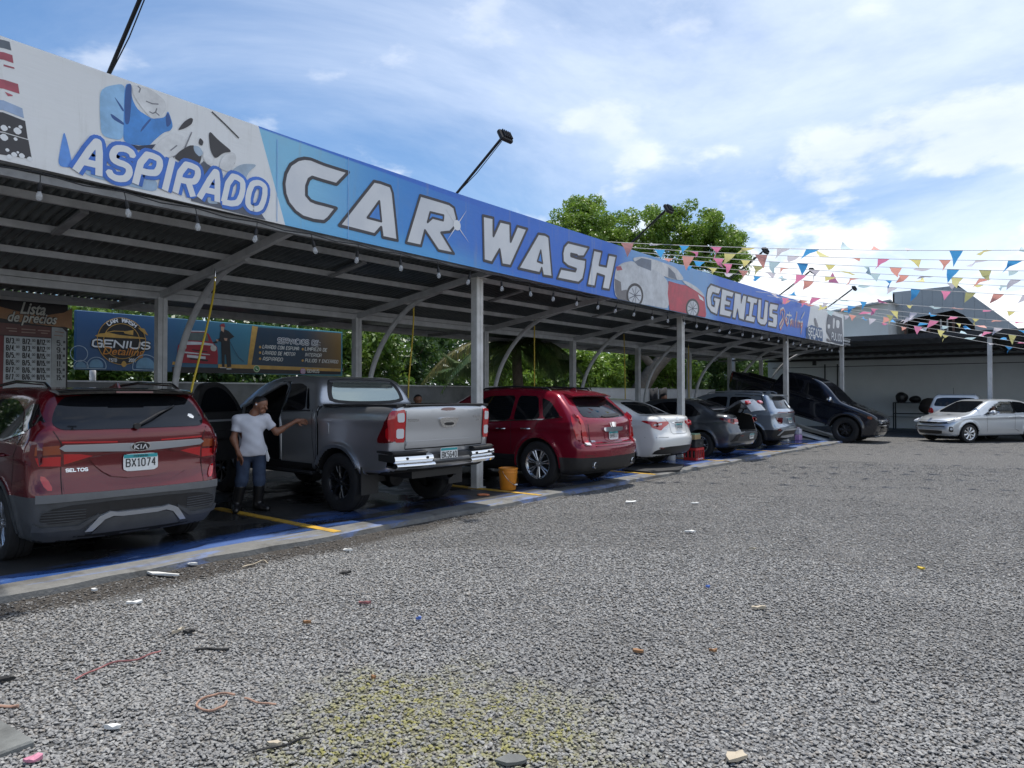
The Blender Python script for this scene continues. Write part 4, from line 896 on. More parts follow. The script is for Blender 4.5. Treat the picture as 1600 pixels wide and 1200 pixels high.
def build_silver_suv():
    T = [(.20, .26), (.10, .34), (.02, .52), (.0, .62), (.05, .72), (.08, .92), (.05, 1.02), (.10, 1.10), (.17, 1.16), (.34, 1.42), (.46, 1.53), (.9, 1.60), (1.6, 1.62), (2.2, 1.58), (2.55, 1.49), (3.2, 1.12), (3.45, 1.05), (4.0, .95), (4.2, .82), (4.28, .6), (4.26, .38), (4.15, .24)]
    plan = [(-.1, .78), (0, .81), (.3, .865), (.9, .895), (2.2, .89), (3.5, .89), (4.0, .86), (4.3, .78)]
    c = Car('compact_suv', 'blue-silver compact SUV with a black lower bumper, in the bay before the ramp', (20.82, 6.72, PAD), (0, 0, R(90)), 4.30, 1.79, 1.62, T, plan, lambda x: 1.05 - .05 * sstep(.6, 3, x), .36, (.89, 3.50), .335, 1.57, SILB, br=.17, k=.10, low=.56, lowm=BLACK, ra=.395)
    rt = c.root
    c.patch('rear_window', rnd([(-.60, 1.15), (.60, 1.15), (.62, 1.2), (.54, 1.48), (-.54, 1.48), (-.62, 1.2)], 2, .15), 'rear', GLASS, .004)
    c.patch('window_sheet', [(-.50, 1.17), (-.30, 1.17), (-.26, 1.40), (-.46, 1.40)], 'rear', WHITE, .007)
    c.patch('side_window', rnd([(1.60, 1.09), (2.60, 1.06), (2.70, 1.12), (2.2, 1.43), (1.95, 1.49), (1.60, 1.49)], 2, .1), 'side', GLASS, .004, both=True)
    c.patch('side_window', rnd([(.62, 1.2), (.90, 1.13), (1.52, 1.09), (1.52, 1.49), (.95, 1.48)], 2, .1), 'side', GLASS, .004, both=True)
    c.patch('window_trim', [(.50, 1.24), (.62, 1.50), (1.4, 1.555), (1.4, 1.57), (.60, 1.52), (.48, 1.25)], 'side', CHROME, .010, both=True)
    c.patch('windscreen', rnd([(-.66, 1.12), (.66, 1.12), (.58, 1.48), (-.58, 1.48)], 2, .12), 'front', GLASS, .004)
    sp = MB(); v = []
    for y in np.linspace(-.58, .58, 11):
        q = (abs(y) / .58) ** 3 * .07
        for x, z in ((.60, 1.575), (.34, 1.555), (.22, 1.525), (.24, 1.505), (.5, 1.50)): v.append((x + q, y, z - q * .2))
    sp.add(v, [(i * 5 + j, i * 5 + (j + 1) % 5, i * 5 + 5 + (j + 1) % 5, i * 5 + 5 + j) for i in range(10) for j in range(5)] + [tuple(range(5)), tuple(range(54, 49, -1))]); sp.build('roof_spoiler', SILB, rt, 45)
    c.patch('light_strip', [(-.78, 1.03), (-.7, 1.06), (.7, 1.06), (.78, 1.03), (.70, 1.035), (-.70, 1.035)], 'rear', LREDD, .010)
    c.patch('tail_lamp', rnd([(.46, .90), (.72, .90), (.80, .92), (.70, .75), (.60, .72), (.52, .76)], 1, .15), 'rear', LREDD, .012, both=True, cell=.05)
    c.plate('EK2093', 0, .80, w=.28, hh=.14)
    c.patch('bumper_trim', [(-.76, .40), (-.56, .555), (.56, .555), (.76, .40), (.69, .40), (.52, .525), (-.52, .525), (-.69, .40)], 'rear', SATIN, .018)
    c.patch('skid_plate', rnd([(-.58, .32), (.58, .32), (.52, .40), (-.52, .40)], 1), 'rear', SATIN, .014)
    c.patch('turn_lamp', rnd([(.66, .53), (.80, .54), (.78, .60), (.68, .60)], 1), 'rear', LREDD, .014, both=True)
    for sd in (1, -1):
        r = MB(); r.tube([(.62, sd * .58, 1.58), (.72, sd * .58, 1.635), (1.5, sd * .575, 1.66), (2.2, sd * .56, 1.62), (2.3, sd * .555, 1.58)], .016, 8); r.build('roof_rail', SATIN, rt, 60)
    f_ = MB(); f_.add([(.60, -.012, 1.57), (.60, .012, 1.57), (.76, .02, 1.59), (.76, -.02, 1.59), (.62, 0, 1.66), (.66, 0, 1.665)], [(0, 1, 4), (1, 2, 5, 4), (2, 3, 5), (3, 0, 4, 5)]); f_.build('aerial_fin', SILB, rt)
    c.line('panel_gap', [[(.60, 1.13), (.62, .80), (.4, .66), (-.4, .66), (-.62, .80), (-.60, 1.13)]], 'rear', .008)
    c.line('panel_gap', [[(1.56, 1.09), (1.56, .50), (1.40, .42)], [(2.66, 1.05), (2.6, .42), (1.3, .40)]], 'side', both=True)
    c.arch(BLACK, .05, .014); c.mirror(2.60, 1.06, SILB); c.handle(.80, .96); c.handle(1.75, .955); c.wheel('y', .66, ALLOYD, 5, wid=.215)
def build_black_truck():
    L = 5.40
    T = [(.18, .62), (.10, .70), (.05, 1.0), (.03, 1.25), (.05, 1.30), (.15, 1.32), (1.0, 1.31), (1.66, 1.31), (1.72, 1.36), (1.84, 1.70), (1.98, 1.80), (2.6, 1.84), (3.05, 1.81), (3.40, 1.69), (3.98, 1.325), (4.06, 1.295), (4.25, 1.265), (4.9, 1.20), (5.20, 1.15), (5.35, 1.07), (5.40, .74), (5.33, .46), (5.16, .38)]
    plan = [(-.1, .85), (0, .88), (.3, .915), (1.7, .925), (2.5, .92), (4.0, .945), (4.8, .935), (5.2, .91), (5.45, .87)]
    def cuts(x, y, z):
        bed = np.maximum(np.maximum(np.abs(x - .90) - .76, np.abs(y) - .76), .92 - z)
        gap = np.maximum(np.maximum(np.abs(x - 1.71) - .014, z - 1.33), np.abs(np.abs(y) - .9) - .08)
        return np.minimum(bed, gap)
    pitch = math.atan2(1.42, 5.0)
    # nose down the ramp: front wheel contact at Y=6.36
    fx = 4.42; yf = 6.58
    rot = Matrix.Rotation(R(-90), 4, 'Z') @ Matrix.Rotation(pitch, 4, 'Y')
    off = rot @ Vector((fx, 0, 0))
    c = Car('pickup_truck', 'black pickup truck tilted nose-down on the white ramp', (0, 0, 0), (0, 0, 0), L, 1.88, 1.79, T, plan, lambda x: 1.25 - .04 * sstep(1.7, 4, x), .34, (1.18, fx), .435, 1.60, NAVY, br=.08, bf=.12, k=.075, cuts=cuts, ra=.505, zlow=.6, arch=.035)
    rt = c.root; rt.rotation_euler = rot.to_euler(); rt.location = (26.30 - off.x, yf - off.y, -off.z + .01)
    for q in ([(2.0, 1.28), (2.68, 1.27), (2.68, 1.66), (2.3, 1.67), (2.15, 1.62)], [(2.78, 1.265), (3.78, 1.25), (3.52, 1.45), (3.24, 1.60), (3.02, 1.655), (2.78, 1.66)]): c.patch('side_window', rnd(q, 2, .12), 'side', GLASS, .004, both=True)
    c.patch('windscreen', rnd([(-.70, 1.27), (.70, 1.27), (.62, 1.68), (-.62, 1.68)], 2, .1), 'front', GLASS, .004)
    c.patch('rear_window', rnd([(-.60, 1.42), (.60, 1.42), (.55, 1.68), (-.55, 1.68)], 2), 'rear', GLASS, .004, rng=(1.5, 2.4))
    for sd in (1, -1):
        MB().bar((.10, sd * .81, 1.33), (1.66, sd * .81, 1.32), .09, .03).build('bed_rail', BLACK, rt)
        MB().box((2.75, sd * .87, .46), (2.0, .14, .05), ch=.02).build('side_step', BLACK, rt)
        MB().box((1.75, sd * .80, .5), (.02, .2, .3)).build('mud_flap', BLACK, rt)
    c.patch('tail_lamp', rnd([(.74, .95), (.88, .95), (.90, 1.30), (.76, 1.31)], 1), 'rear', LREDD, .012, both=True)
    c.patch('tail_lamp_side', rnd([(.09, .95), (.20, .95), (.20, 1.30), (.10, 1.32)], 1), 'side', LREDD, .012, both=True)
    c.patch('headlamp', rnd([(.50, .95), (.84, .92), (.86, 1.03), (.74, 1.08), (.50, 1.04)], 1, .15), 'front', GLOSSB, .014, both=True, cell=.05)
    c.patch('headlamp_lens', rnd([(.56, .95), (.70, .93), (.70, .98), (.56, .98)], 1, .15), 'front', LWHITE, .018, both=True, cell=.05)
    c.patch('turn_lamp', rnd([(4.98, 1.0), (5.12, 1.01), (5.10, 1.10), (4.96, 1.08)], 1), 'side', LAMB, .012, both=True)
    c.patch('grille', rnd([(-.52, .60), (.52, .60), (.54, .99), (-.54, .99)], 1, .1), 'front', GLOSSB, .010)
    for z in (.66, .72, .78, .84, .90, .96):
        g = MB(); g.tube([c.pt(y, z, 'front', .014) for y in np.linspace(-.5, .5, 9)], .011, 6); g.build('grille_bar', BLACK, rt)
    g = MB(); g.tube([c.pt(y, .875, 'front', .022) for y in np.linspace(-.82, .82, 13)], .018, 6); g.build('grille_bar', CHROME, rt)
    c.badge(lambda mb, fr: mb.prism([(-.09, -.012), (-.035, -.012), (-.03, -.04), (.035, -.04), (.03, -.012), (.09, -.012), (.085, .02), (.03, .02), (.025, .045), (-.035, .045), (-.03, .02), (-.095, .02)], fr, .012), 0, .875, CHROME, view='front', off=.035)
    c.patch('fog_lamp', rnd([(.60, .55), (.78, .55), (.78, .68), (.62, .66)], 1), 'front', GREYPL, .010, both=True)
    c.patch('bumper_guard', rnd([(-.6, .40), (.6, .40), (.64, .50), (-.64, .50)], 1), 'front', SATIN, .012)
    c.patch('bonnet_scoop', rnd([(4.35, .30), (4.95, .34), (4.95, .44), (4.35, .44)], 1), 'top', GLOSSB, .012, both=True)
    c.line('panel_gap', [[(2.73, 1.26), (2.73, .60)], [(1.84, 1.28), (1.84, .9), (1.78, .60)], [(3.78, 1.24), (3.70, .60)], [(4.05, 1.24), (4.9, 1.02)]], 'side', .009, both=True)
    c.line('cab_edge', [[(1.86, 1.24), (3.7, 1.20)]], 'side', .02, both=True, m=GLOSSB)
    c.arch(BLACK, .05, .03, .5); c.mirror(3.72, 1.25, CHROME, sz=1.1)
    for sd in (1, -1):
        for x in (2.12, 2.95):
            p = c.pt(x, 1.12, 'side', 0, sd); b = MB(); b.tube([(x - .11, p.y, 1.12), (x - .09, p.y + sd * .04, 1.125), (x + .08, p.y + sd * .04, 1.125), (x + .11, p.y, 1.12)], .015, 8); b.build('door_handle', GLOSSB, rt, 60)
    ch = MB(); ch.box((2.6, 0, .55), (4.6, .9, .18)); ch.bar((1.18, -.7, .39), (1.18, .7, .39), .1); ch.build('chassis', BLACK, rt)
    c.wheel('y', .60, ALLOYD, 6, wid=.27)
    return c
def build_silver_sedan():
    T = [(.20, .26), (.08, .34), (.0, .60), (.06, .80), (.12, 1.02), (.30, 1.07), (.50, 1.11), (.95, 1.33), (1.45, 1.44), (2.0, 1.455), (2.5, 1.41), (3.35, 1.02), (3.55, .955), (4.05, .84), (4.28, .72), (4.36, .58), (4.38, .40), (4.26, .22)]
    plan = [(-.1, .74), (0, .77), (.35, .835), (.95, .862), (2.3, .862), (3.4, .86), (3.95, .82), (4.25, .72), (4.45, .62)]
    def cuts(x, y, z):
        return np.maximum(np.maximum(np.maximum(np.abs(x - 2.22) - .47, np.abs(y - .45) - .5), .985 - z), z - np.minimum(1.355, 1.355 - .47 * (x - 2.12)))
    dr = Vector((-.79, .613)).normalized(); fa = 3.53
    px, py = 27.98, 3.27
    c = Car('sedan', 'bright silver sedan with someone at the wheel, crossing the gravel', (0, 0, 0), (0, 0, 0), 4.38, 1.725, 1.45, T, plan, lambda x: .97 - .05 * sstep(.8, 3.2, x), .40, (.95, fa), .312, 1.5, SILP, br=.18, bf=.30, k=.10, cuts=cuts, ra=.36, crown=.02)
    rt = c.root; a = math.atan2(dr.y, dr.x); rt.rotation_euler = (0, 0, a)
    lp = Matrix.Rotation(a, 3, 'Z') @ Vector((fa, .80, 0)); rt.location = (px - lp.x, py - lp.y, .005)
    c.patch('windscreen', rnd([(-.66, 1.0), (.66, 1.0), (.54, 1.385), (-.54, 1.385)], 2, .1), 'front', GLASS, .004)
    c.patch('side_window', rnd([(.80, 1.08), (1.2, 1.01), (1.66, .99), (1.66, 1.375), (1.3, 1.35), (1.05, 1.26)], 2, .1), 'side', GLASS, .004, both=True)
    c.patch('side_window', rnd([(1.74, .99), (2.74, .96), (2.40, 1.24), (2.12, 1.36), (1.74, 1.37)], 2, .1), 'side', GLASS, .004, side=-1)
    c.patch('rear_window', rnd([(-.55, 1.11), (.55, 1.11), (.46, 1.37), (-.46, 1.37)], 2, .15), 'rear', GLASS, .004, rng=(.4, 2))
    c.patch('window_frame', [(1.66, .985), (1.74, .985), (1.74, 1.375), (1.66, 1.37)], 'side', GLOSSB, .005, both=True)
    c.patch('quarter_trim', [(2.66, .945), (2.98, .93), (2.72, 1.06)], 'side', GLOSSB, .006, both=True)
    c.patch('headlamp', rnd([(3.82, .77), (4.08, .70), (4.30, .66), (4.28, .72), (4.02, .80), (3.78, .84)], 1, .15), 'side', LWHITE, .012, both=True, cell=.05)
    c.patch('headlamp_dark', rnd([(.34, .625), (.66, .64), (.72, .70), (.36, .685)], 1, .15), 'front', GLOSSB, .016, both=True)
    c.patch('grille', rnd([(-.42, .63), (.42, .63), (.44, .685), (-.44, .685)], 1, .15), 'front', GLOSSB, .014)
    c.patch('lower_grille', rnd([(-.46, .28), (.46, .28), (.52, .40), (-.52, .40)], 1, .12), 'front', BLACK, .010)
    c.patch('grille_slot', [(-.58, .52), (.58, .52), (.58, .55), (-.58, .55)], 'front', BLACK, .008)
    c.patch('fog_lamp', rnd([(4.10, .36), (4.20, .36), (4.25, .54), (4.13, .54)], 1, .15), 'side', GLOSSB, .012, both=True)
    c.patch('fog_lamp_bulb', rnd([(4.13, .42), (4.19, .42), (4.20, .50), (4.14, .50)], 1, .2), 'side', LWHITE, .016, both=True)
    c.line('panel_gap', [[(1.70, .98), (1.70, .45), (1.5, .36)], [(2.86, .94), (2.82, .36)], [(3.1, .90), (3.9, .84)]], 'side', .008, both=True)
    c.line('panel_gap', [[(-.68, .72), (0, .735), (.68, .72)]], 'front', .010)
    c.line('crease', [[(.9, .82), (2.8, .78)]], 'side', .008, both=True, m=mat('paint_silver_shade', (.34, .36, .38), .4, metal=.5))
    c.mirror(2.72, .955, SILP); c.handle(1.36, .85); c.handle(1.88, .845)
    c.wheel('hubcap', .70, ALLOY, 8, wid=.19)
    # side window of the driver: a real pane with the cabin behind it
    g = mat('cabin_glass', (.75, .8, .8), .02, trans=.0, alpha=.12, coat=1)
    c.patch('door_window', rnd([(1.76, .985), (2.72, .96), (2.40, 1.235), (2.12, 1.355), (1.76, 1.365)], 2, .08), 'side', g, .002, depth=.003, rng=(.84, .55))
    for x in (1.95,):
        s_ = MB(); s_.box((x - .12, .36, 1.0), (.16, .46, .5), ch=.06); s_.box((x - .15, .36, 1.30), (.1, .24, .16), ch=.04); s_.build('seat', SEATM, rt)
    w = MB(); w.lathe([(.165, 0), (.18, .012), (.195, 0), (.18, -.012), (.165, 0)], (0, 0, 0), 'x', 20)
    o = w.build('steering_wheel', BLACK, rt, 60); o.location = (2.52, .36, 1.0); o.rotation_euler = (0, R(-25), 0)
    return c
def build_white_hatch():
    T = [(.16, .28), (.06, .36), (.0, .60), (.05, .80), (.05, 1.05), (.12, 1.15), (.22, 1.42), (.36, 1.56), (.8, 1.62), (1.6, 1.63), (2.2, 1.58), (2.8, 1.22), (3.1, 1.10), (3.75, .98), (3.95, .8), (4.0, .5), (3.9, .26)]
    plan = [(-.1, .78), (0, .81), (.3, .86), (.9, .875), (3.2, .87), (3.8, .8), (4.05, .7)]
    c = Car('hatchback', 'white hatchback with dark rear window, parked behind the silver sedan', (30.17, 3.93, 0.004), (0, 0, R(4)), 4.0, 1.76, 1.63, T, plan, lambda x: 1.05 + 0 * x, .34, (.75, 3.25), .32, 1.52, WHITEP, br=.14, k=.10, ra=.37)
    rt = c.root
    c.patch('rear_window', rnd([(-.66, 1.18), (.66, 1.18), (.68, 1.24), (.58, 1.50), (-.58, 1.50), (-.68, 1.24)], 2, .15), 'rear', GLASS, .004)
    c.patch('tail_lamp', rnd([(.68, .92), (.84, .93), (.85, 1.12), (.72, 1.13)], 1), 'rear', LRED, .012, both=True)
    c.patch('tail_lamp_side', rnd([(.08, .93), (.26, .96), (.28, 1.13), (.12, 1.13)], 1), 'side', LRED, .012, both=True)
    c.patch('side_window', rnd([(.45, 1.12), (2.6, 1.10), (2.2, 1.42), (.6, 1.47)], 2, .1), 'side', GLASS, .004, both=True)
    c.patch('windscreen', rnd([(-.66, 1.22), (.66, 1.22), (.56, 1.52), (-.56, 1.52)], 2, .1), 'front', GLASS, .004)
    c.plate('CD5120', 0, .80, w=.28, hh=.14)
    c.patch('bumper_lower', rnd([(-.7, .32), (.7, .32), (.7, .42), (-.7, .42)], 1), 'rear', BLACK, .01)
    MB().tube([(.9, .1, 1.62), (.75, .1, 1.86)], .006, 5).build('aerial', BLACK, rt)
    c.wheel('y', .64, ALLOY, 5, wid=.2)

# ------------------------------------------------------------------ ground, wash pad, canopy
def node_mat(name): 
    m = bpy.data.materials.new(name); m.use_nodes = True; return m, m.node_tree.nodes, m.node_tree.links
def mk(nt_n, l):
    def A(op, a, b=None, c=None, clamp=False):
        n = nt_n.new('ShaderNodeMath'); n.operation = op; n.use_clamp = clamp
        for i, v in enumerate((a, b, c)):
            if v is None: continue
            if isinstance(v, (int, float)): n.inputs[i].default_value = v
            else: l.new(v, n.inputs[i])
        return n.outputs[0]
    def S(v, a, b):
        n = nt_n.new('ShaderNodeMapRange'); n.interpolation_type = 'SMOOTHSTEP'; l.new(v, n.inputs[0]); n.inputs[1].default_value = a; n.inputs[2].default_value = b
        return n.outputs[0]
    def NO(vec, sc_, det=6, ro=.6, dist=0):
        n = nt_n.new('ShaderNodeTexNoise'); l.new(vec, n.inputs['Vector']); n.inputs['Scale'].default_value = sc_; n.inputs['Detail'].default_value = det; n.inputs['Roughness'].default_value = ro; n.inputs['Distortion'].default_value = dist
        return n.outputs['Fac']
    def MX(f, a, b):
        n = nt_n.new('ShaderNodeMix'); n.data_type = 'RGBA'
        if isinstance(f, (int, float)): n.inputs[0].default_value = f
        else: l.new(f, n.inputs[0])
        for i, v in ((6, a), (7, b)):
            if isinstance(v, tuple): n.inputs[i].default_value = (*v, 1)
            else: l.new(v, n.inputs[i])
        return n.outputs[2]
    def BUMP(h, st, d=.02):
        n = nt_n.new('ShaderNodeBump'); n.inputs['Strength'].default_value = st; n.inputs['Distance'].default_value = d; l.new(h, n.inputs['Height']); return n.outputs[0]
    return A, S, NO, MX, BUMP
def moss_dirt(n, l):
    """where yellow moss and dark soil lie on the lot (world position)"""
    A, S, NO, MX, BUMP = mk(n, l)
    g = n.new('ShaderNodeNewGeometry'); sp = n.new('ShaderNodeSeparateXYZ'); l.new(g.outputs['Position'], sp.inputs[0])
    x, y = sp.outputs[0], sp.outputs[1]; P = g.outputs['Position']
    d1 = A('SQRT', A('ADD', A('POWER', A('DIVIDE', A('SUBTRACT', x, 2.35), .95), 2.0), A('POWER', A('DIVIDE', A('SUBTRACT', y, 2.35), 1.1), 2.0)))
    moss = A('MULTIPLY', S(A('SUBTRACT', A('ADD', A('MULTIPLY', NO(P, 2.2), 1.3), .75), d1), .35, .95), S(NO(P, 11, 6), .34, .62))
    d2 = A('ADD', A('ABSOLUTE', A('SUBTRACT', y, 6.42)), A('MULTIPLY', S(x, 4.4, 8.5), .42))
    soil = S(A('SUBTRACT', A('ADD', A('MULTIPLY', NO(P, 1.7), .55), .14), d2), -.10, .12)
    return P, x, y, moss, soil
def ground_mat():
    m, n, l = node_mat('gravel_ground'); A, S, NO, MX, BUMP = mk(n, l); b = n['Principled BSDF']
    P, x, y, moss, soil = moss_dirt(n, l)
    v = n.new('ShaderNodeTexVoronoi'); v.inputs['Scale'].default_value = 30; l.new(P, v.inputs['Vector'])
    v2 = n.new('ShaderNodeTexVoronoi'); v2.feature = 'DISTANCE_TO_EDGE'; v2.inputs['Scale'].default_value = 30; l.new(P, v2.inputs['Vector'])
    sv = n.new('ShaderNodeSeparateXYZ'); l.new(v.outputs['Color'], sv.inputs[0])
    c = MX(sv.outputs[0], (.135, .135, .135), (.265, .262, .255)); c = MX(A('MULTIPLY', sv.outputs[1], .35), c, (.30, .27, .23))
    c = MX(S(v2.outputs['Distance'], .02, .16), (.10, .10, .10), c)
    c = MX(A('MULTIPLY', S(NO(P, .35, 4), .4, .65), .22), c, (.12, .118, .115))
    c = MX(A('MULTIPLY', moss, .6), c, (.20, .185, .07)); c = MX(A('MULTIPLY', soil, .9), c, MX(NO(P, 40), (.015, .012, .010), (.10, .085, .07)))
    l.new(c, b.inputs['Base Color']); b.inputs['Roughness'].default_value = .85
    l.new(BUMP(A('ADD', S(v2.outputs['Distance'], .0, .25), A('MULTIPLY', NO(P, 3), .4)), .9, .03), b.inputs['Normal'])
    return m
def stone_mat():
    m, n, l = node_mat('gravel_stone'); A, S, NO, MX, BUMP = mk(n, l); b = n['Principled BSDF']
    P, x, y, moss, soil = moss_dirt(n, l)
    oi = n.new('ShaderNodeObjectInfo'); r = oi.outputs['Random']; r2 = A('FRACT', A('MULTIPLY', r, 17.3)); r3 = A('FRACT', A('MULTIPLY', r, 91.7))
    c = MX(S(r, .0, 1.0), (.145, .146, .147), (.285, .282, .274)); c = MX(A('MULTIPLY', S(r2, .72, .95), .5), c, (.24, .20, .155)); c = MX(S(r3, .90, .93), c, (.36, .355, .34))
    c = MX(A('MULTIPLY', NO(P, 55), .3), c, (.16, .16, .165)); c = MX(A('MULTIPLY', S(NO(P, .30, 5, .62, .5), .42, .66), .42), c, (.125, .122, .118)); c = MX(A('MULTIPLY', S(NO(P, .8, 5), .52, .7), .3), c, (.30, .295, .28))
    c = MX(A('MULTIPLY', moss, S(r3, .0, .8)), c, (.235, .22, .062)); c = MX(A('MULTIPLY', soil, A('ADD', A('MULTIPLY', r2, .6), .3)), c, (.045, .036, .028))
    l.new(c, b.inputs['Base Color']); b.inputs['Roughness'].default_value = .72
    return m
g = MB()
xs = [-900, -60, -8, 0, 8, 20, 40, 60, 1500]; ys = [-1200, -60, -12, 0, 6.5, 20, 60, 1300]
v = [(a, b, 0) for a in xs for b in ys]; k = len(ys)
g.add(v, [(i * k + j, (i + 1) * k + j, (i + 1) * k + j + 1, i * k + j + 1) for i in range(len(xs) - 1) for j in range(k - 1)])
tag(g.build('ground', ground_mat()), kind='structure')
# loose stones lying on the lot, thinning out with distance
rs = np.random.RandomState(3); pts = []
for r0, r1, dens in ((.8, 4.6, 4300), (4.6, 7.4, 3000), (7.4, 12, 1100), (12, 19, 330)):
    a0, a1 = YAW - R(46), YAW + R(40)
    nn = int(dens * .5 * (a1 - a0) * (r1**2 - r0**2)); rr = np.sqrt(rs.uniform(r0**2, r1**2, nn)); aa = rs.uniform(a0, a1, nn)
    p = np.stack([rr * np.cos(aa), rr * np.sin(aa), rs.uniform(-.002, .008, nn)], 1)
    p[:, 2] += .0025 * (1 + np.sin(p[:, 0] * 2.9 + 1.1 * np.sin(p[:, 1] * 1.3)) * np.sin(p[:, 1] * 3.3 + p[:, 0]))
    nz = np.sin(p[:, 0] * 2.1 + 1.3 * np.sin(p[:, 1] * 1.7)) * .2
    keep = (p[:, 1] < 6.47 + nz * .12) & ~((p[:, 1] > 6.0 + nz) & (p[:, 0] < 6.5 + 2 * nz) & (rs.rand(nn) < .72))
    pts.append(p[keep])
pts = np.concatenate(pts)
sm = bpy.data.meshes.new('gravel_stones'); sm.vertices.add(len(pts)); sm.vertices.foreach_set('co', pts.astype(np.float32).ravel())
so = link(bpy.data.objects.new('gravel_stones', sm)); tag(so, 'loose grey gravel stones covering the open lot', 'gravel', kind='stuff')
STM = stone_mat(); sm.materials.append(STM)
ng = bpy.data.node_groups.new('scatter_stones', 'GeometryNodeTree')
ng.interface.new_socket(name='Geometry', in_out='INPUT', socket_type='NodeSocketGeometry'); ng.interface.new_socket(name='Geometry', in_out='OUTPUT', socket_type='NodeSocketGeometry')
gi = ng.nodes.new('NodeGroupInput'); go = ng.nodes.new('NodeGroupOutput'); L2 = ng.links.new
join = ng.nodes.new('GeometryNodeGeometryToInstance')
for q in range(5):
    ico = ng.nodes.new('GeometryNodeMeshIcoSphere'); ico.inputs['Radius'].default_value = 1; ico.inputs['Subdivisions'].default_value = 1
    nz = ng.nodes.new('ShaderNodeTexNoise'); nz.noise_dimensions = '4D'; nz.inputs['W'].default_value = q * 5.3; nz.inputs['Scale'].default_value = .9; nz.inputs['Detail'].default_value = 1
    sub = ng.nodes.new('ShaderNodeVectorMath'); sub.operation = 'SUBTRACT'; sub.inputs[1].default_value = (.5, .5, .5); L2(nz.outputs['Color'], sub.inputs[0])
    sc_ = ng.nodes.new('ShaderNodeVectorMath'); sc_.operation = 'SCALE'; sc_.inputs['Scale'].default_value = 1.5; L2(sub.outputs[0], sc_.inputs[0])
    st = ng.nodes.new('GeometryNodeSetPosition'); L2(ico.outputs['Mesh'], st.inputs['Geometry']); L2(sc_.outputs[0], st.inputs['Offset'])
    tr = ng.nodes.new('GeometryNodeTransform'); tr.inputs['Scale'].default_value = ((1, .72, .48), (1, .8, .6), (1.1, .6, .45), (1, .9, .55), (1.2, .7, .4))[q]; L2(st.outputs[0], tr.inputs['Geometry'])
    mt = ng.nodes.new('GeometryNodeSetMaterial'); mt.inputs['Material'].default_value = STM; L2(tr.outputs[0], mt.inputs['Geometry']); L2(mt.outputs[0], join.inputs[0])
iop = ng.nodes.new('GeometryNodeInstanceOnPoints'); L2(gi.outputs[0], iop.inputs['Points']); L2(join.outputs[0], iop.inputs['Instance']); iop.inputs['Pick Instance'].default_value = True
ri = ng.nodes.new('FunctionNodeRandomValue'); ri.data_type = 'INT'; ri.inputs['Min'].default_value = 0 if 'Min' in ri.inputs else 0
for s_ in ri.inputs:
    if s_.type == 'INT' and s_.name == 'Min': s_.default_value = 0
    if s_.type == 'INT' and s_.name == 'Max': s_.default_value = 4
L2(ri.outputs[2], iop.inputs['Instance Index'])
rv = ng.nodes.new('FunctionNodeRandomValue'); rv.data_type = 'FLOAT_VECTOR'; rv.inputs[0].default_value = (-.32, -.32, 0); rv.inputs[1].default_value = (.32, .32, 6.28); rv.inputs['Seed'].default_value = 4
L2(rv.outputs[0], iop.inputs['Rotation'])
rf = ng.nodes.new('FunctionNodeRandomValue'); rf.data_type = 'FLOAT'; rf.inputs[2].default_value = .0065; rf.inputs[3].default_value = .0140; rf.inputs['Seed'].default_value = 9
L2(rf.outputs[1], iop.inputs['Scale']); L2(iop.outputs[0], go.inputs[0])
md = so.modifiers.new('scatter', 'NODES'); md.node_group = ng

# wash pad
def pad_mat():
    m, n, l = node_mat('pad_painted'); A, S, NO, MX, BUMP = mk(n, l); b = n['Principled BSDF']
    g_ = n.new('ShaderNodeNewGeometry'); sp = n.new('ShaderNodeSeparateXYZ'); P = g_.outputs['Position']; l.new(P, sp.inputs[0]); x, y = sp.outputs[0], sp.outputs[1]
    mp = n.new('ShaderNodeMapping'); l.new(P, mp.inputs[0]); mp.inputs['Scale'].default_value = (.5, 1.5, 1)
    big = NO(mp.outputs[0], 1.1, 7, .62, .6); fine = NO(P, 9, 6)
    # blue in a strip along the kerb, more of it in the far bays, near-black further in
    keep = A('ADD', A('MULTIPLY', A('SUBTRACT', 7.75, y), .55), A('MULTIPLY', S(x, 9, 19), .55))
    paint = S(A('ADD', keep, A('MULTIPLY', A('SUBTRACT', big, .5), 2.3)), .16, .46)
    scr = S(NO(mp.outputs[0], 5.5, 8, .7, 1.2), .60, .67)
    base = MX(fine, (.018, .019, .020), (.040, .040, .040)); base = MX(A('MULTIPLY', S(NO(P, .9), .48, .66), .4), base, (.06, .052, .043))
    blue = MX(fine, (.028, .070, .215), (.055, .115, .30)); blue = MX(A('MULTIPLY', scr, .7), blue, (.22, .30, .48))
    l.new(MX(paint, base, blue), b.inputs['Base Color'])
    wet = S(NO(P, .8, 4, .5, .4), .40, .56)
    rg = A('SUBTRACT', .55, A('MULTIPLY', wet, .45)); l.new(A('ADD', rg, A('MULTIPLY', fine, .12)), b.inputs['Roughness'])
    l.new(BUMP(A('MULTIPLY', NO(P, 60, 4), A('SUBTRACT', 1.1, wet)), .25, .01), b.inputs['Normal'])
    return m
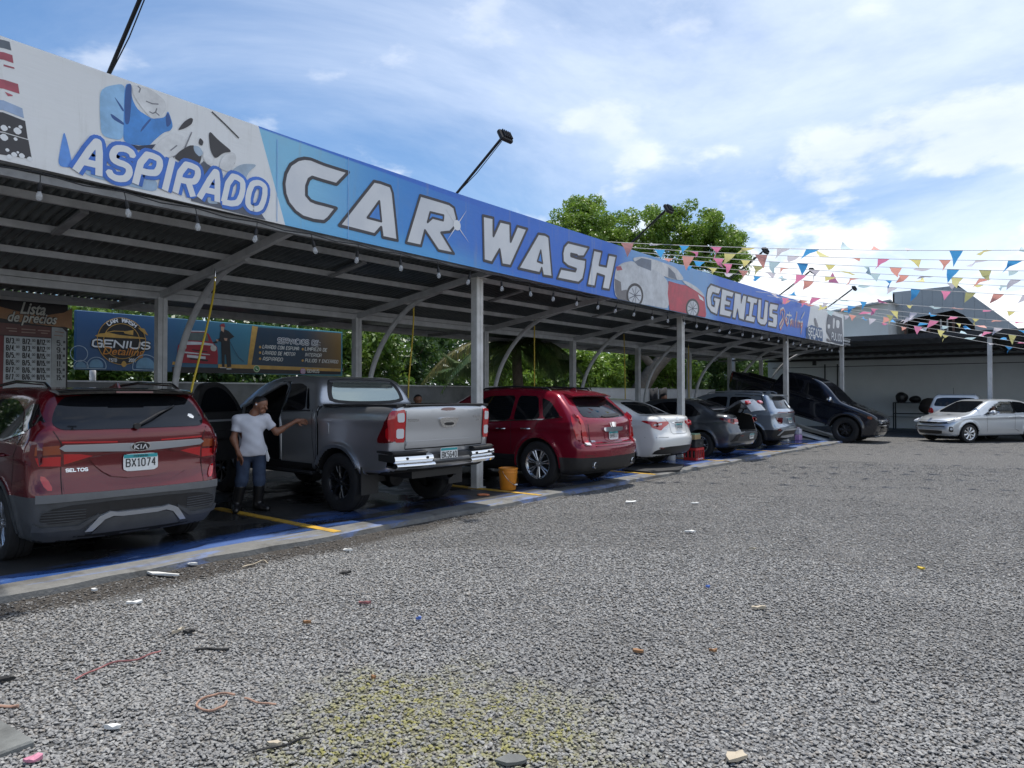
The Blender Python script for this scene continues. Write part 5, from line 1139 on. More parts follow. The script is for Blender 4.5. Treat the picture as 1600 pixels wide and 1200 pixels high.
def kerb_mat():
    m, n, l = node_mat('kerb_concrete'); A, S, NO, MX, BUMP = mk(n, l); b = n['Principled BSDF']
    g_ = n.new('ShaderNodeNewGeometry'); P = g_.outputs['Position']; mp = n.new('ShaderNodeMapping'); l.new(P, mp.inputs[0]); mp.inputs['Scale'].default_value = (.45, 3, 1)
    c = MX(NO(P, 11, 8, .7), (.075, .075, .072), (.205, .203, .194)); c = MX(A('MULTIPLY', S(NO(mp.outputs[0], 1.6, 8, .66, .8), .54, .62), .75), c, (.12, .18, .36))
    c = MX(A('MULTIPLY', S(NO(P, 2.7, 6), .50, .66), .7), c, (.06, .056, .05)); l.new(c, b.inputs['Base Color']); b.inputs['Roughness'].default_value = .7
    l.new(BUMP(NO(P, 35, 6), .4, .02), b.inputs['Normal']); return m
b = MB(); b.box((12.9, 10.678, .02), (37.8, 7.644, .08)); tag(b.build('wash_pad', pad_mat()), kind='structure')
kb = MB(); n_ = 120; v = []
for i in range(n_ + 1):
    x = -6 + 37.9 * i / n_; w1 = .026 * math.sin(x * 2.3) + .016 * math.sin(x * 7.7 + 1) + random.uniform(-.012, .012); v += [(x, 6.50 + w1, -.05), (x, 6.52 + w1, .052), (x, 6.56 + w1, .064), (x, 6.86, .066), (x, 6.86, -.05)]
kb.add(v, [(i * 5 + j, i * 5 + 5 + j, i * 5 + 6 + j, i * 5 + 1 + j) for i in range(n_) for j in range(4)]); tag(kb.build('kerb', kerb_mat(), None, 40), kind='structure')
YEL = mat('paint_yellow', (.62, .36, .02), .6, col2=(.30, .19, .05), vscale=9)
for x in (1.15, 4.92, 8.68, 12.35, 15.9, 19.45, 23.0):
    b = MB(); b.box((x, 7.9, .064), (.11, 2.66, .012)); tag(b.build('bay_line', YEL), kind='structure')
SLAB = mat('slab_concrete', (.13, .135, .13), .8, var=.35, vscale=5, bump=.3)
b = MB(); b.box((.55, 4.3, .012), (1.05, 1.25, .05), .1, ch=.01); tag(b.build('slab', SLAB), kind='structure')

# ---- canopy
STEEL = mat('steel_painted_grey', (.50, .51, .515), .5, var=.16, vscale=5); STEELD = mat('steel_grey_worn', (.26, .265, .27), .55, var=.25, vscale=6)
POSTW = mat('steel_painted_white', (.64, .64, .63), .45, col2=(.46, .45, .42), vscale=3.2); ZINC = mat('zinc_sheet', (.17, .185, .185), .34, metal=.75, var=.25, vscale=2.5)
def roof_z(y): return (3.66 - (y - 7.5) * .142) if y < 11.1 else 3.149 - (y - 11.1) * .02
RX = [-6.4, -2.6, 1.2, 5.0, 8.75, 12.5, 16.15, 19.75, 23.4, 27.0, 30.4]
cp = thing('wash_canopy', 'long steel carport roof over the wash bays on white posts', 'canopy', (0, 0, 0))
for i in range(len(RX) - 1):
    x0, x1 = RX[i], RX[i + 1]
    if i == 2:
        pass
    n_ = int((x1 - x0) / .0131); yy = [7.5, 9.3, 11.1, 13.15]; v = []
    for a in range(n_ + 1):
        x = x0 + (x1 - x0) * a / n_; h = .020 + .020 * math.sin(x * 59.84)
        v += [(x, y, roof_z(y) + .115 + h) for y in yy]
    f = [(a * 4 + c, a * 4 + 4 + c, a * 4 + 5 + c, a * 4 + 1 + c) for a in range(n_) for c in range(3)]
    o = mo('roof_sheet', v, f, ZINC, cp)
    s_ = o.modifiers.new('thick', 'SOLIDIFY'); s_.thickness = .004
for y, w in ((7.56, .06), (8.3, .05), (9.2, .05), (10.1, .05), (11.1, .05), (13.05, .06)):
    b = MB(); b.box((12, y, roof_z(y) + .07), (36.8, w, .08)); b.build('purlin', STEEL, cp)
b = MB(); b.box((12, 13.16, 3.16), (36.8, .03, .14)); b.build('eave_trim', POSTW, cp)
b = MB(); b.box((12, 11.1, roof_z(11.1) - .03), (36.8, .09, .1)); b.build('rear_beam', STEEL, cp)
b = MB(); b.box((12, 7.56, 3.60), (36.8, .07, .07)); b.build('front_beam', STEELD, cp)
for x in RX[1:]:
    b = MB(); b.bar((x, 7.6, roof_z(7.6) - .02), (x, 11.06, roof_z(11.06) - .02), .07, .10); b.build('rafter', STEEL, cp)
    b = MB(); b.bar((x, 11.15, roof_z(11.15) - .01), (x, 13.0, roof_z(13.0) - .01), .05, .07); b.build('rafter', STEELD, cp)
for i in range(1, len(RX) - 1):
    x = (RX[i] + RX[i + 1]) / 2 - .15
    b = MB(); b.bar((x, 8.36, roof_z(8.3) + .02), (x - .02, 9.16, roof_z(9.2) + .02), .09, .03); b.build('cleat', STEELD, cp)
for x in RX[1:]:
    b = MB()
    for dx in (-.038, .038): b.box((x + dx, 11.1, 1.58), (.066, .13, 3.04))
    b.box((x, 11.1, 1.58), (.012, .10, 3.03)); b.build('rear_post', STEEL, cp)
    pa = spl([(x + .12, 10.97, .06), (x + .12, 10.95, 1.0), (x + .12, 10.88, 1.75), (x + .12, 10.65, 2.33), (x + .12, 10.2, 2.88), (x + .12, 9.6, 3.27), (x + .12, 9.0, 3.43), (x + .12, 8.85, 3.455)], 5)
    b = MB(); b.tube(pa, .048, 10); b.build('arch_brace', STEEL, cp, 50)
for x, y in ((-6.3, 7.93), (1.05, 7.93), (8.74, 7.93), (16.25, 7.93), (24.05, 7.95), (30.05, 7.75)):
    b = MB()
    for dx in (-.041, .041): b.box((x + dx, y, 1.80), (.078, .14, 3.48), ch=.008)
    b.box((x, y, .07), (.22, .2, .012)); b.box((x, y, 3.535), (.26, .24, .012)); b.build('front_post', POSTW, cp)

# ------------------------------------------------------------------ printed banner along the front of the canopy
BT = [(-6.5, 4.86), (1.98, 4.775), (5.1, 4.69), (7.8, 4.655), (13.5, 4.63), (22, 4.66), (29.15, 4.70)]
BB = [(-6.5, 3.76), (1.98, 3.675), (4.8, 3.625), (11.3, 3.545), (17.6, 3.495), (29.15, 3.475)]
zt = lambda x: float(np.interp(x, *zip(*BT))); zbm = lambda x: float(np.interp(x, *zip(*BB)))
def banner_mat():
    m, n, l = node_mat('banner_print'); A, S, NO, MX, BUMP = mk(n, l); b = n['Principled BSDF']
    t = n.new('ShaderNodeTexCoord'); sp = n.new('ShaderNodeSeparateXYZ'); l.new(t.outputs['Object'], sp.inputs[0]); x, z = sp.outputs[0], sp.outputs[2]
    deep, mid, pale, white = (.045, .19, .70), (.05, .30, .82), (.28, .62, .84), (.86, .862, .85)
    c = MX(S(A('ADD', z, A('MULTIPLY', x, .06)), 4.25, 3.95), deep, mid)
    glow = A('MULTIPLY', S(x, 9.2, 4.6), S(A('SUBTRACT', 4.86, A('ADD', z, A('MULTIPLY', x, .035))), .0, .03)); c = MX(glow, c, MX(S(x, 6.6, 4.9), (.09, .40, .78), pale))
    low = A('MULTIPLY', S(z, 3.95, 3.62), .6); c = MX(A('MULTIPLY', low, S(x, 9.5, 7)), c, (.14, .50, .85))
    pic = A('MULTIPLY', S(x, 12.2, 13.2), S(x, 17.6, 16.6)); c = MX(A('MULTIPLY', pic, .75), c, (.30, .55, .80))
    # white ends, slanted cuts
    we = A('GREATER_THAN', A('SUBTRACT', A('MULTIPLY', A('SUBTRACT', 4.72, z), .33), A('SUBTRACT', x, 4.44)), 0.0)
    we2 = A('GREATER_THAN', A('ADD', x, A('MULTIPLY', A('SUBTRACT', z, 3.5), -.5)), 24.5)
    c = MX(A('MAXIMUM', we, we2), c, white)
    c = MX(A('MULTIPLY', S(NO(t.outputs['Object'], 1.6, 8), .5, .75), .10), c, (.45, .45, .43))
    ms_ = n.new('ShaderNodeMapping'); l.new(t.outputs['Object'], ms_.inputs[0]); ms_.inputs['Scale'].default_value = (5, 1, .45)
    c = MX(A('MULTIPLY', S(NO(ms_.outputs[0], 1.5, 7, .7), .52, .74), .24), c, (.40, .38, .33))
    l.new(c, b.inputs['Base Color']); b.inputs['Roughness'].default_value = .42
    mp = n.new('ShaderNodeMapping'); l.new(t.outputs['Object'], mp.inputs[0]); mp.inputs['Scale'].default_value = (1.2, 1, 6)
    l.new(BUMP(NO(mp.outputs[0], .9, 4), .32, .03), b.inputs['Normal'])
    tr = n.new('ShaderNodeBsdfTranslucent'); l.new(c, tr.inputs['Color']); ms = n.new('ShaderNodeMixShader'); ms.inputs[0].default_value = .12
    l.new(b.outputs[0], ms.inputs[1]); l.new(tr.outputs[0], ms.inputs[2]); l.new(ms.outputs[0], n['Material Output'].inputs[0])
    return m
bn = thing('fascia_banner', 'long blue and white printed banner on the canopy front reading CAR WASH', 'banner')
xs = list(np.linspace(-6.5, 29.15, 73)); v = []
for x in xs: v += [(x, 7.444, zbm(x)), (x, 7.444, zt(x)), (x, 7.452, zbm(x)), (x, 7.452, zt(x))]
f = []
for i in range(72):
    a = i * 4; f += [(a, a + 4, a + 5, a + 1), (a + 3, a + 7, a + 6, a + 2), (a + 1, a + 5, a + 7, a + 3), (a + 2, a + 6, a + 4, a)]
mo('banner_sheet', v, f, banner_mat(), bn)
fb = MB()
for x in xs[::4]: fb.bar((x, 7.48, zbm(x)), (x, 7.48, zt(x)), .04)
for i in range(0, 72, 4):
    for z in (zt, zbm): fb.bar((xs[i], 7.475, z(xs[i]) - .02 + .04 * (z is zbm)), (xs[i + 4], 7.475, z(xs[i + 4]) - .02 + .04 * (z is zbm)), .035)
fb.build('banner_frame', STEELD, bn)
FR = (Vector((0, 7.444, 0)), Vector((1, 0, 0)), Vector((0, 0, 1)), Vector((0, -1, 0)))
def pcol(name, c): return mat('print_' + name, c, .45, var=.20, vscale=4.5)
def clampb(poly): return [(x, min(max(z, zbm(x) + .004), zt(x) - .004)) for x, z in poly]
LAY = [0]
def art(name, polys, m, h=None, parent=None, fr=None, clamp=True):
    for i, p in enumerate(polys):
        LAY[0] += 1; p = rnd(p, 2, .2) if name.split('_')[1] in ('sleeve', 'shirt', 'fold', 'face', 'arm', 'polisher', 'sheen', 'nozzle', 'jeans', 'hand', 'roof', 'body', 'hood', 'flame', 'stain') else p; MB().flat(clampb(p) if clamp and fr is None else p, fr or FR, (h if h is not None else .002 + LAY[0] * .00012)).build(name, m, parent or bn)
# left picture: soapy car rear beyond the edge
art('picture_car', [[(1.402, 4.63), (1.965, 4.744), (2.008, 4.745), (2.022, 4.673), (1.965, 4.672), (1.402, 4.563)]], pcol('slate', (.13, .15, .18)))
art('picture_lamp', [[(1.402, 4.506), (1.965, 4.636), (2.03, 4.634), (2.039, 4.565), (1.965, 4.569), (1.402, 4.438)], [(1.402, 4.285), (1.965, 4.393), (2.075, 4.39), (2.088, 4.305), (1.965, 4.311), (1.402, 4.208)], [(1.965, 4.528), (2.044, 4.53), (2.048, 4.516), (1.965, 4.512)], [(1.974, 4.288), (2.035, 4.277), (2.035, 4.267), (2, 4.255)]], pcol('faded_red', (.42, .09, .12)))
art('picture_bumper', [[(1.402, 4.084), (1.965, 4.208), (2.11, 4.181), (2.124, 4.096), (1.965, 4.12), (1.402, 4.007)]], pcol('pale_blue', (.33, .43, .60)))
art('picture_grille', [[(1.402, 3.997), (1.965, 4.1), (2.133, 4.073), (2.155, 3.916), (1.965, 3.929), (1.402, 3.834)], [(1.402, 3.805), (1.965, 3.919), (2.16, 3.907), (2.189, 3.74), (1.965, 3.723), (1.402, 3.652)]], pcol('charcoal', (.045, .042, .045)))
art('picture_foam', [rnd([(x - s, z), (x, z - s), (x + s, z), (x, z + s)], 1) for (x, z), s in zip([(1.974, 3.963), (2.013, 3.983), (2.075, 3.966), (2.097, 4.009), (2.061, 3.889), (2, 3.774), (2.052, 3.746), (2.079, 3.774), (2.11, 3.751), (2.017, 3.716), (1.974, 3.88), (2.173, 3.736)], (.035, .012, .04, .02, .02, .02, .03, .014, .03, .03, .04, .03))], WHITE)
art('picture_flame', [[(2.393, 3.727), (2.422, 3.941), (2.446, 4.079), (2.48, 3.957), (2.526, 3.744)]], pcol('flame_blue', (.12, .30, .72)))
# the polishing man
P8 = pcol
art('picture_sleeve', [[(2.752, 4.548), (2.817, 4.622), (2.976, 4.702), (2.989, 4.548), (2.983, 4.308), (2.964, 4.125), (2.805, 4.113), (2.764, 4.153), (2.752, 4.343)]], P8('sky_blue', (.30, .53, .78)))
art('picture_jeans', [[(2.629, 3.772), (2.866, 3.791), (3.014, 3.788), (3.299, 3.829), (3.305, 3.68), (3.001, 3.686), (2.629, 3.696)]], P8('denim', (.34, .48, .64)))
art('picture_shirt', [[(2.976, 4.689), (3.045, 4.729), (3.045, 4.58), (3.103, 4.478), (3.206, 4.443), (3.246, 4.428), (3.379, 4.482), (3.407, 4.573), (3.462, 4.423), (3.434, 4.36), (3.366, 4.326), (3.272, 4.218), (3.219, 4.142), (2.97, 4.094), (2.97, 4.292)]], P8('shirt_blue', (.07, .27, .66)))
art('picture_fold', [[(2.989, 4.687), (3.045, 4.729), (3.045, 4.553), (3.026, 4.308), (2.983, 4.295), (2.976, 4.478)], [(3.219, 4.42), (3.246, 4.428), (3.128, 4.245), (3.141, 4.302)], [(3.379, 4.496), (3.409, 4.553), (3.448, 4.447), (3.393, 4.375)], [(2.841, 4.37), (2.976, 4.307), (2.976, 4.28), (2.866, 4.313)], [(2.866, 4.56), (2.976, 4.439), (2.964, 4.408)]], P8('navy', (.035, .10, .30)))
art('picture_belt', [[(2.964, 4.105), (3.115, 4.114), (3.285, 4.178), (3.246, 4.115), (3.115, 4.072), (2.961, 4.062)]], P8('ink_blue', (.03, .04, .08)))
art('picture_face', [[(3.049, 4.714), (3.141, 4.725), (3.246, 4.726), (3.379, 4.658), (3.386, 4.567), (3.325, 4.465), (3.246, 4.425), (3.18, 4.475), (3.103, 4.558), (3.058, 4.617)]], P8('paper', (.72, .72, .71)))
art('picture_arm', [[(2.758, 4.074), (2.964, 4.112), (2.976, 4.049), (2.866, 4), (2.758, 4.023)], [(3.246, 4.102), (3.325, 4.232), (3.462, 4.354), (3.602, 4.338), (3.574, 4.217), (3.462, 4.09), (3.325, 4.054)]], P8('paper', (.72, .72, .71)))
def strokes(name, lines, w, m, parent=None, fr=None):
    for p in lines:
        LAY[0] += 1; b = MB(); stroke(b, p, w, fr or FR, .002 + LAY[0] * .00012); b.build(name, m, parent or bn)
strokes('picture_features', [[(3.183, 4.591), (3.246, 4.584), (3.309, 4.6)], [(3.217, 4.493), (3.252, 4.487), (3.279, 4.506), (3.319, 4.484)], [(3.292, 4.551), (3.279, 4.506)], [(3.115, 4.656), (3.128, 4.701), (3.103, 4.719)], [(3.462, 4.09), (3.574, 4.189), (3.659, 4.411)], [(3.434, 4.152), (3.503, 4.226)]], .012, P8('soft_grey', (.20, .20, .22)))
art('picture_polisher', [[(3.469, 4.078), (3.517, 4.16), (3.659, 4.283), (3.776, 4.243), (3.761, 4.125), (3.717, 4.042), (3.602, 4.056)], [(3.503, 4.38), (3.574, 4.498), (3.645, 4.562), (3.674, 4.557), (3.659, 4.496), (3.588, 4.432)], [(3.842, 4.492), (3.956, 4.408), (4.127, 4.322), (4.017, 4.286), (3.925, 4.189), (3.865, 4.267)], [(3.746, 4.378), (3.79, 4.348), (3.776, 4.293), (3.732, 4.303)], [(4.127, 4.263), (4.166, 4.228), (4.111, 4.125), (4.095, 4.18)]], P8('charcoal', (.045, .042, .045)))
art('picture_panel', [[(3.645, 3.769), (3.805, 3.769), (4.048, 3.785), (4.271, 3.773), (4.453, 3.734), (4.538, 3.635), (4.32, 3.639), (3.956, 3.656), (3.659, 3.673)], [(3.717, 4.042), (3.79, 4.132), (3.94, 4.068), (3.895, 3.97), (3.746, 3.949)]], P8('dark_slate', (.10, .11, .14)))
art('picture_sheen', [[(4.111, 4.11), (4.238, 4.217), (4.436, 4.259), (4.32, 4.146), (4.271, 4.014), (4.142, 4.014)], [(3.674, 4.273), (3.746, 4.278), (3.79, 4.218), (3.746, 4.164), (3.688, 4.206)], [(3.835, 3.754), (3.895, 3.752), (3.971, 3.703), (3.842, 3.683)]], P8('steel_blue', (.36, .45, .54)))
art('picture_nozzle', [[(3.805, 4.266), (3.895, 4.188), (3.902, 4.132), (3.835, 4.1), (3.776, 4.171)], [(4.017, 4.264), (4.142, 4.326), (4.174, 4.26), (4.095, 4.077), (3.956, 4.101)]], P8('paper', (.72, .72, .71)))
strokes('picture_cable', [[(3.88, 4.699), (4.033, 4.606), (4.198, 4.498)]], .016, P8('charcoal', (.045, .042, .045)))
GA = dict(GL); GA2 = {'A': (4, [[(-.2, -.3), (1.9, 6), (2.7, 6), (4.2, -.3)], [(.9, 1.7), (3.6, 1.7)]])}
a0, a1 = [(2.585, 3.788), (4.559, 3.779)]
for nm, gw, m, hh in (('lettering_outline', .075, P8('letter_blue', (.05, .17, .58)), .011), ('lettering', 0.0, WHITE, .014)):
    b = MB(); text(b, 'ASPIRADO', FR, (a0[0] - .03, 3.735), .31, .21, shear=.22, h=hh, fit=a1[0] - a0[0] - .05, glyphs=GA2, grow=gw, step=.0012); b.build(nm, m, bn)
# CAR WASH and GENIUS
LETM = mat('letter_silver', (.72, .725, .73), .4, col2=(.60, .62, .65), vscale=1.2); LETD = P8('letter_edge', (.045, .042, .05))
LETTERS = [
 ([(5.06, 4.493), (4.97, 4.454), (4.865, 4.366), (4.801, 4.244), (4.778, 4.117), (4.793, 3.999), (4.841, 3.897), (4.935, 3.814), (5.042, 3.768), (5.2, 3.757), (5.35, 3.77), (5.414, 3.825), (5.537, 3.978), (5.35, 3.983), (5.225, 3.983), (5.151, 3.994), (5.09, 4.043), (5.09, 4.158), (5.126, 4.249), (5.175, 4.287), (5.35, 4.281), (5.537, 4.281), (5.723, 4.484), (5.53, 4.485), (5.35, 4.488), (5.151, 4.506)], None, .040),
 ([(6.143, 4.464), (5.577, 3.764), (6.158, 3.749), (6.269, 3.868), (6.293, 3.735), (6.563, 3.737), (6.472, 4.377), (6.43, 4.462), (6.253, 4.471)], [(6.234, 4.214), (6.034, 3.952), (6.269, 3.948)], .040),
 ([(6.986, 4.458), (6.715, 3.731), (7.004, 3.733), (7.081, 3.97), (7.353, 3.722), (7.681, 3.726), (7.409, 3.995), (7.593, 4.041), (7.711, 4.152), (7.741, 4.269), (7.681, 4.423), (7.573, 4.456), (7.324, 4.458)], [(7.185, 4.255), (7.457, 4.262), (7.448, 4.185), (7.231, 4.184), (7.13, 4.098)], .040),
 ([(8.332, 4.431), (8.586, 4.442), (8.586, 4.15), (8.752, 4.42), (9.008, 4.429), (9.02, 4.131), (9.196, 4.424), (9.468, 4.425), (9.02, 3.727), (8.8, 3.72), (8.74, 3.959), (8.551, 3.715), (8.355, 3.724)], None, .045),
 ([(9.777, 4.398), (9.222, 3.716), (9.818, 3.715), (9.874, 3.814), (9.915, 3.686), (10.185, 3.695), (10.084, 4.393), (9.971, 4.416)], [(9.846, 4.119), (9.75, 3.913), (9.896, 3.901)], .045),
 ([(10.674, 4.398), (11.375, 4.415), (11.195, 4.214), (11.002, 4.185), (10.97, 4.207), (10.767, 4.202), (10.767, 4.158), (11.002, 4.149), (11.26, 4.16), (11.244, 4.013), (11.162, 3.785), (11.018, 3.695), (10.33, 3.688), (10.448, 3.885), (10.907, 3.895), (10.939, 3.944), (10.674, 3.96), (10.523, 4.017), (10.508, 4.171), (10.553, 4.3)], None, .045),
 ([(11.543, 4.396), (11.835, 4.404), (11.731, 4.127), (11.994, 4.136), (12.083, 4.386), (12.376, 4.402), (12.101, 3.685), (11.835, 3.682), (11.923, 3.937), (11.662, 3.95), (11.577, 3.689), (11.309, 3.685)], None, .045),
 ([(16.935, 4.384), (17.58, 4.366), (17.421, 4.175), (17.044, 4.18), (16.935, 4.041), (16.979, 3.865), (17.132, 3.843), (17.176, 3.966), (17.088, 3.984), (17.132, 4.089), (17.534, 4.086), (17.309, 3.64), (16.935, 3.68), (16.721, 3.804), (16.658, 4.012), (16.742, 4.253)], None, .05),
 ([(17.626, 4.365), (18.432, 4.353), (18.31, 4.187), (17.928, 4.184), (17.881, 4.085), (18.189, 4.079), (18.117, 3.938), (17.811, 3.937), (17.811, 3.834), (18.286, 3.83), (18.165, 3.648), (17.444, 3.652), (17.557, 4.107)], None, .05),
 ([(18.481, 4.359), (18.907, 4.358), (18.907, 4.113), (19.061, 4.355), (19.321, 4.354), (19.112, 3.639), (18.755, 3.659), (18.655, 3.913), (18.506, 3.638), (18.286, 3.649)], None, .05),
 ([(19.401, 4.362), (20.165, 4.362), (20.053, 4.187), (19.859, 4.188), (19.695, 3.828), (19.969, 3.821), (19.859, 3.638), (19.164, 3.643), (19.295, 3.813), (19.454, 3.817), (19.561, 4.178), (19.321, 4.184)], None, .05),
 ([(20.193, 4.365), (20.449, 4.372), (20.363, 3.823), (20.564, 3.819), (20.739, 4.36), (21.006, 4.355), (20.887, 3.74), (20.71, 3.631), (20.392, 3.618), (20.137, 3.681), (20.081, 3.799)], None, .05),
 ([(21.156, 4.338), (21.871, 4.355), (21.744, 4.157), (21.37, 4.144), (21.339, 4.056), (21.775, 4.051), (21.744, 3.742), (21.649, 3.626), (20.946, 3.628), (21.006, 3.792), (21.37, 3.789), (21.401, 3.889), (21.066, 3.914), (21.066, 4.18)], None, .05)]
HOLE = P8('hole_blue', (.065, .26, .70))
for poly, hole, w in LETTERS:
    b = MB(); b.flat(poly, FR, .0045); o = b.build('letter', LETM, bn)
    e = MB(); stroke(e, poly, w, FR, .006, True)
    if hole: stroke(e, hole, w * .8, FR, .0072, True)
    e.build('letter_edge', LETD, o)
    if hole: b = MB(); b.flat(hole, FR, .0056); b.build('letter_hole', HOLE, o)
def star(c, r, w):
    b = MB(); LAY[0] += 1
    for a in (.9, 2.45): 
        for sg in (1, -1): b.flat([(c[0] - math.sin(a) * w, c[1] + math.cos(a) * w), (c[0] + math.cos(a) * r * sg, c[1] + math.sin(a) * r * sg), (c[0] + math.sin(a) * w, c[1] - math.cos(a) * w)][::sg], FR, .0085 + a * .0003 + sg * .0001)
    b.flat(circ(c[0], c[1], r * .22, 20), FR, .0098); b.build('letter_glint', WHITE, bn)
g0 = [(7.791, 4.167)]; star((g0[0][0] - .05, g0[0][1]), .36, .012)
strokes('banner_seam', [[(5.72, 4.667), (5.72, 3.603)], [(11.47, 4.602), (11.47, 3.536)], [(17.193, 4.474), (17.193, 3.549)], [(4.685, 4.624), (4.685, 3.646)]], .008, P8('seam', (.25, .45, .75)))
for nm, col, dz in (('script_lettering', (.60, .60, .59), 0.0), ('script_lettering', (.62, .17, .09), -.05)):
    ls = [[(21.999, 4.093), (22.05, 4.23), (22.291, 4.297), (22.417, 4.197), (22.324, 3.898), (22.012, 3.642), (21.935, 3.757), (22.245, 3.981), (22.18, 4.153)], [(22.47, 3.877), (22.644, 3.992), (22.563, 4.064), (22.47, 3.944), (22.63, 3.806), (22.738, 3.887)], [(22.888, 4.228), (22.752, 3.888), (22.827, 3.826)], [(22.59, 4.111), (23.067, 4.119)], [(23.123, 4.032), (22.943, 3.96), (22.957, 3.824), (23.123, 4.009), (23.151, 3.816)], [(23.277, 4.022), (23.277, 3.814)], [(23.597, 4.304), (23.404, 3.939), (23.461, 3.805)], [(23.597, 4.013), (23.597, 3.815)], [(23.719, 3.824), (23.734, 4.012), (23.879, 3.989), (23.879, 3.824)], [(24.16, 4.023), (23.982, 3.985), (23.997, 3.845), (24.16, 3.999), (23.968, 3.63)], [(24.034, 4.108), (24.371, 4.351)]]
    if dz: ls = [[(x + .01, z + dz) for x, z in p] for p in ls[:2] + ls[4:10]]
    strokes(nm, ls, .055 if not dz else .036, P8('script' + str(dz), col))
# car half under foam
CG = P8('foam_grey', (.56, .58, .60))
art('picture_roof', [[(13.02, 4.461), (13.38, 4.547), (13.753, 4.57), (14.628, 4.553), (15.051, 4.525), (15.493, 4.285), (14.607, 4.232), (13.091, 4.388)]], P8('foam_white', (.62, .63, .63)))
art('picture_body', [[(12.339, 4.167), (12.639, 4.313), (13.091, 4.414), (14.628, 4.274), (14.69, 3.537), (13.984, 3.537), (13.602, 3.537), (13.453, 3.526), (12.776, 3.526), (12.339, 3.55), (12.257, 3.797)]], CG)
art('picture_dirt', [[(12.313, 3.667), (12.776, 3.772), (12.783, 3.523), (12.411, 3.532)], [(12.29, 3.938), (12.538, 3.9), (12.572, 3.696), (12.313, 3.667)]], P8('mud', (.17, .16, .165)))
art('picture_window', [[(13.091, 4.388), (13.398, 4.517), (13.83, 4.532), (13.811, 4.298), (13.234, 4.328)], [(14.62, 4.494), (14.944, 4.392), (15.051, 4.259), (14.62, 4.263)]], P8('window_grey', (.17, .20, .25)))
art('picture_red', [[(14.636, 4.178), (15.226, 4.172), (15.493, 4.184), (16.094, 4.112), (16.531, 4.035), (16.64, 3.603), (16.591, 3.518), (16.047, 3.52), (14.678, 3.527), (14.587, 3.884)]], P8('car_red', (.50, .06, .09)))
art('picture_hood', [[(15.27, 4.287), (15.629, 4.281), (16.094, 4.215), (16.442, 4.109), (16.581, 3.998), (16.047, 4.117), (15.493, 4.2)]], P8('foam_white', (.62, .63, .63)))
art('picture_lamp', [[(12.355, 4.186), (12.538, 4.221), (12.605, 4.152), (12.388, 4.105)]], P8('faded_red', (.42, .09, .12)))
art('picture_lamp', [[(16.166, 4.047), (16.433, 3.983), (16.506, 3.906), (16.262, 3.944)]], WHITE)
for cx, cy, rx, ry, top in ((465, 760, 98, 145, 870), (1142, 915, 78, 118, 1005)):
    for nm, k_, m in (('picture_tyre', 1, P8('charcoal', (.045, .042, .045))), ('picture_wheel', .78, P8('wheel_grey', (.55, .57, .60)))):
        pl = [(cx + rx * k_ * math.cos(a * .19635), min(cy + ry * k_ * math.sin(a * .19635), top)) for a in range(32)]
        q = []
        for a_, b_ in pl:   # affine: picture grid to banner metres
            q.append((a_, b_))
        AX = [(13.109, 3.685), (13.472, 3.724), (13.109, 3.863), (15.868, 3.668), (16.345, 3.712), (15.868, 3.872)]
        o0, ox, oy = (AX[0], AX[1], AX[2]) if cx < 900 else (AX[3], AX[4], AX[5])
        pp = [(o0[0] + (a_ - cx) / 100 * (ox[0] - o0[0]) + (b_ - cy) / -100 * (oy[0] - o0[0]), o0[1] + (a_ - cx) / 100 * (ox[1] - o0[1]) + (b_ - cy) / -100 * (oy[1] - o0[1])) for a_, b_ in q]
        art(nm, [pp], m)
        if k_ < 1:
            c0 = o0; sp_ = []
            for s_ in range(9):
                a = s_ * .698; e = (cx + rx * .7 * math.cos(a), min(cy + ry * .7 * math.sin(a), top))
                sp_.append([c0, (o0[0] + (e[0] - cx) / 100 * (ox[0] - o0[0]) + (e[1] - cy) / -100 * (oy[0] - o0[0]), o0[1] + (e[0] - cx) / 100 * (ox[1] - o0[1]) + (e[1] - cy) / -100 * (oy[1] - o0[1]))])
            strokes('picture_spokes', sp_, .018, P8('dark_slate', (.10, .11, .14)))
# right end panels
art('picture_panel', [[(24.531, 3.84), (25.108, 3.982), (25.525, 3.959), (26.267, 3.958), (26.393, 3.797), (26.362, 3.493), (24.531, 3.461)]], P8('deep_navy', (.03, .09, .22)))
art('picture_hand', [[(25.405, 4.243), (25.586, 4.258), (25.892, 3.986), (25.769, 3.903), (25.525, 3.996)]], P8('soft_grey', (.20, .20, .22)))
art('picture_panel', [[(26.911, 4.292), (27.11, 4.54), (27.789, 4.541), (28.862, 4.532), (28.973, 3.92), (28.973, 3.523), (28.139, 3.517), (27.514, 3.541), (26.846, 3.866)]], P8('dark_slate', (.10, .11, .14)))
art('picture_hand', [[(27.685, 4.453), (27.928, 4.434), (27.824, 4.051), (27.617, 4.036)], [(28.069, 4.406), (28.569, 4.407), (28.461, 4.097), (28.069, 4.109)], [(26.977, 4.144), (27.311, 4.17), (27.243, 4.009), (27.01, 3.993)]], P8('paper', (.72, .72, .71)))
art('picture_stain', [[(26.846, 3.655), (27.446, 3.556), (27.378, 3.514), (26.846, 3.521)]], P8('mud', (.17, .16, .165)))
art('picture_wedge', [[(25.861, 3.557), (26.016, 3.492), (25.923, 3.49)], [(25.226, 3.573), (25.586, 3.614), (25.405, 3.474)], [(24.875, 3.586), (24.991, 3.585), (24.991, 3.486), (24.887, 3.483)]], P8('paper', (.72, .72, .71)))
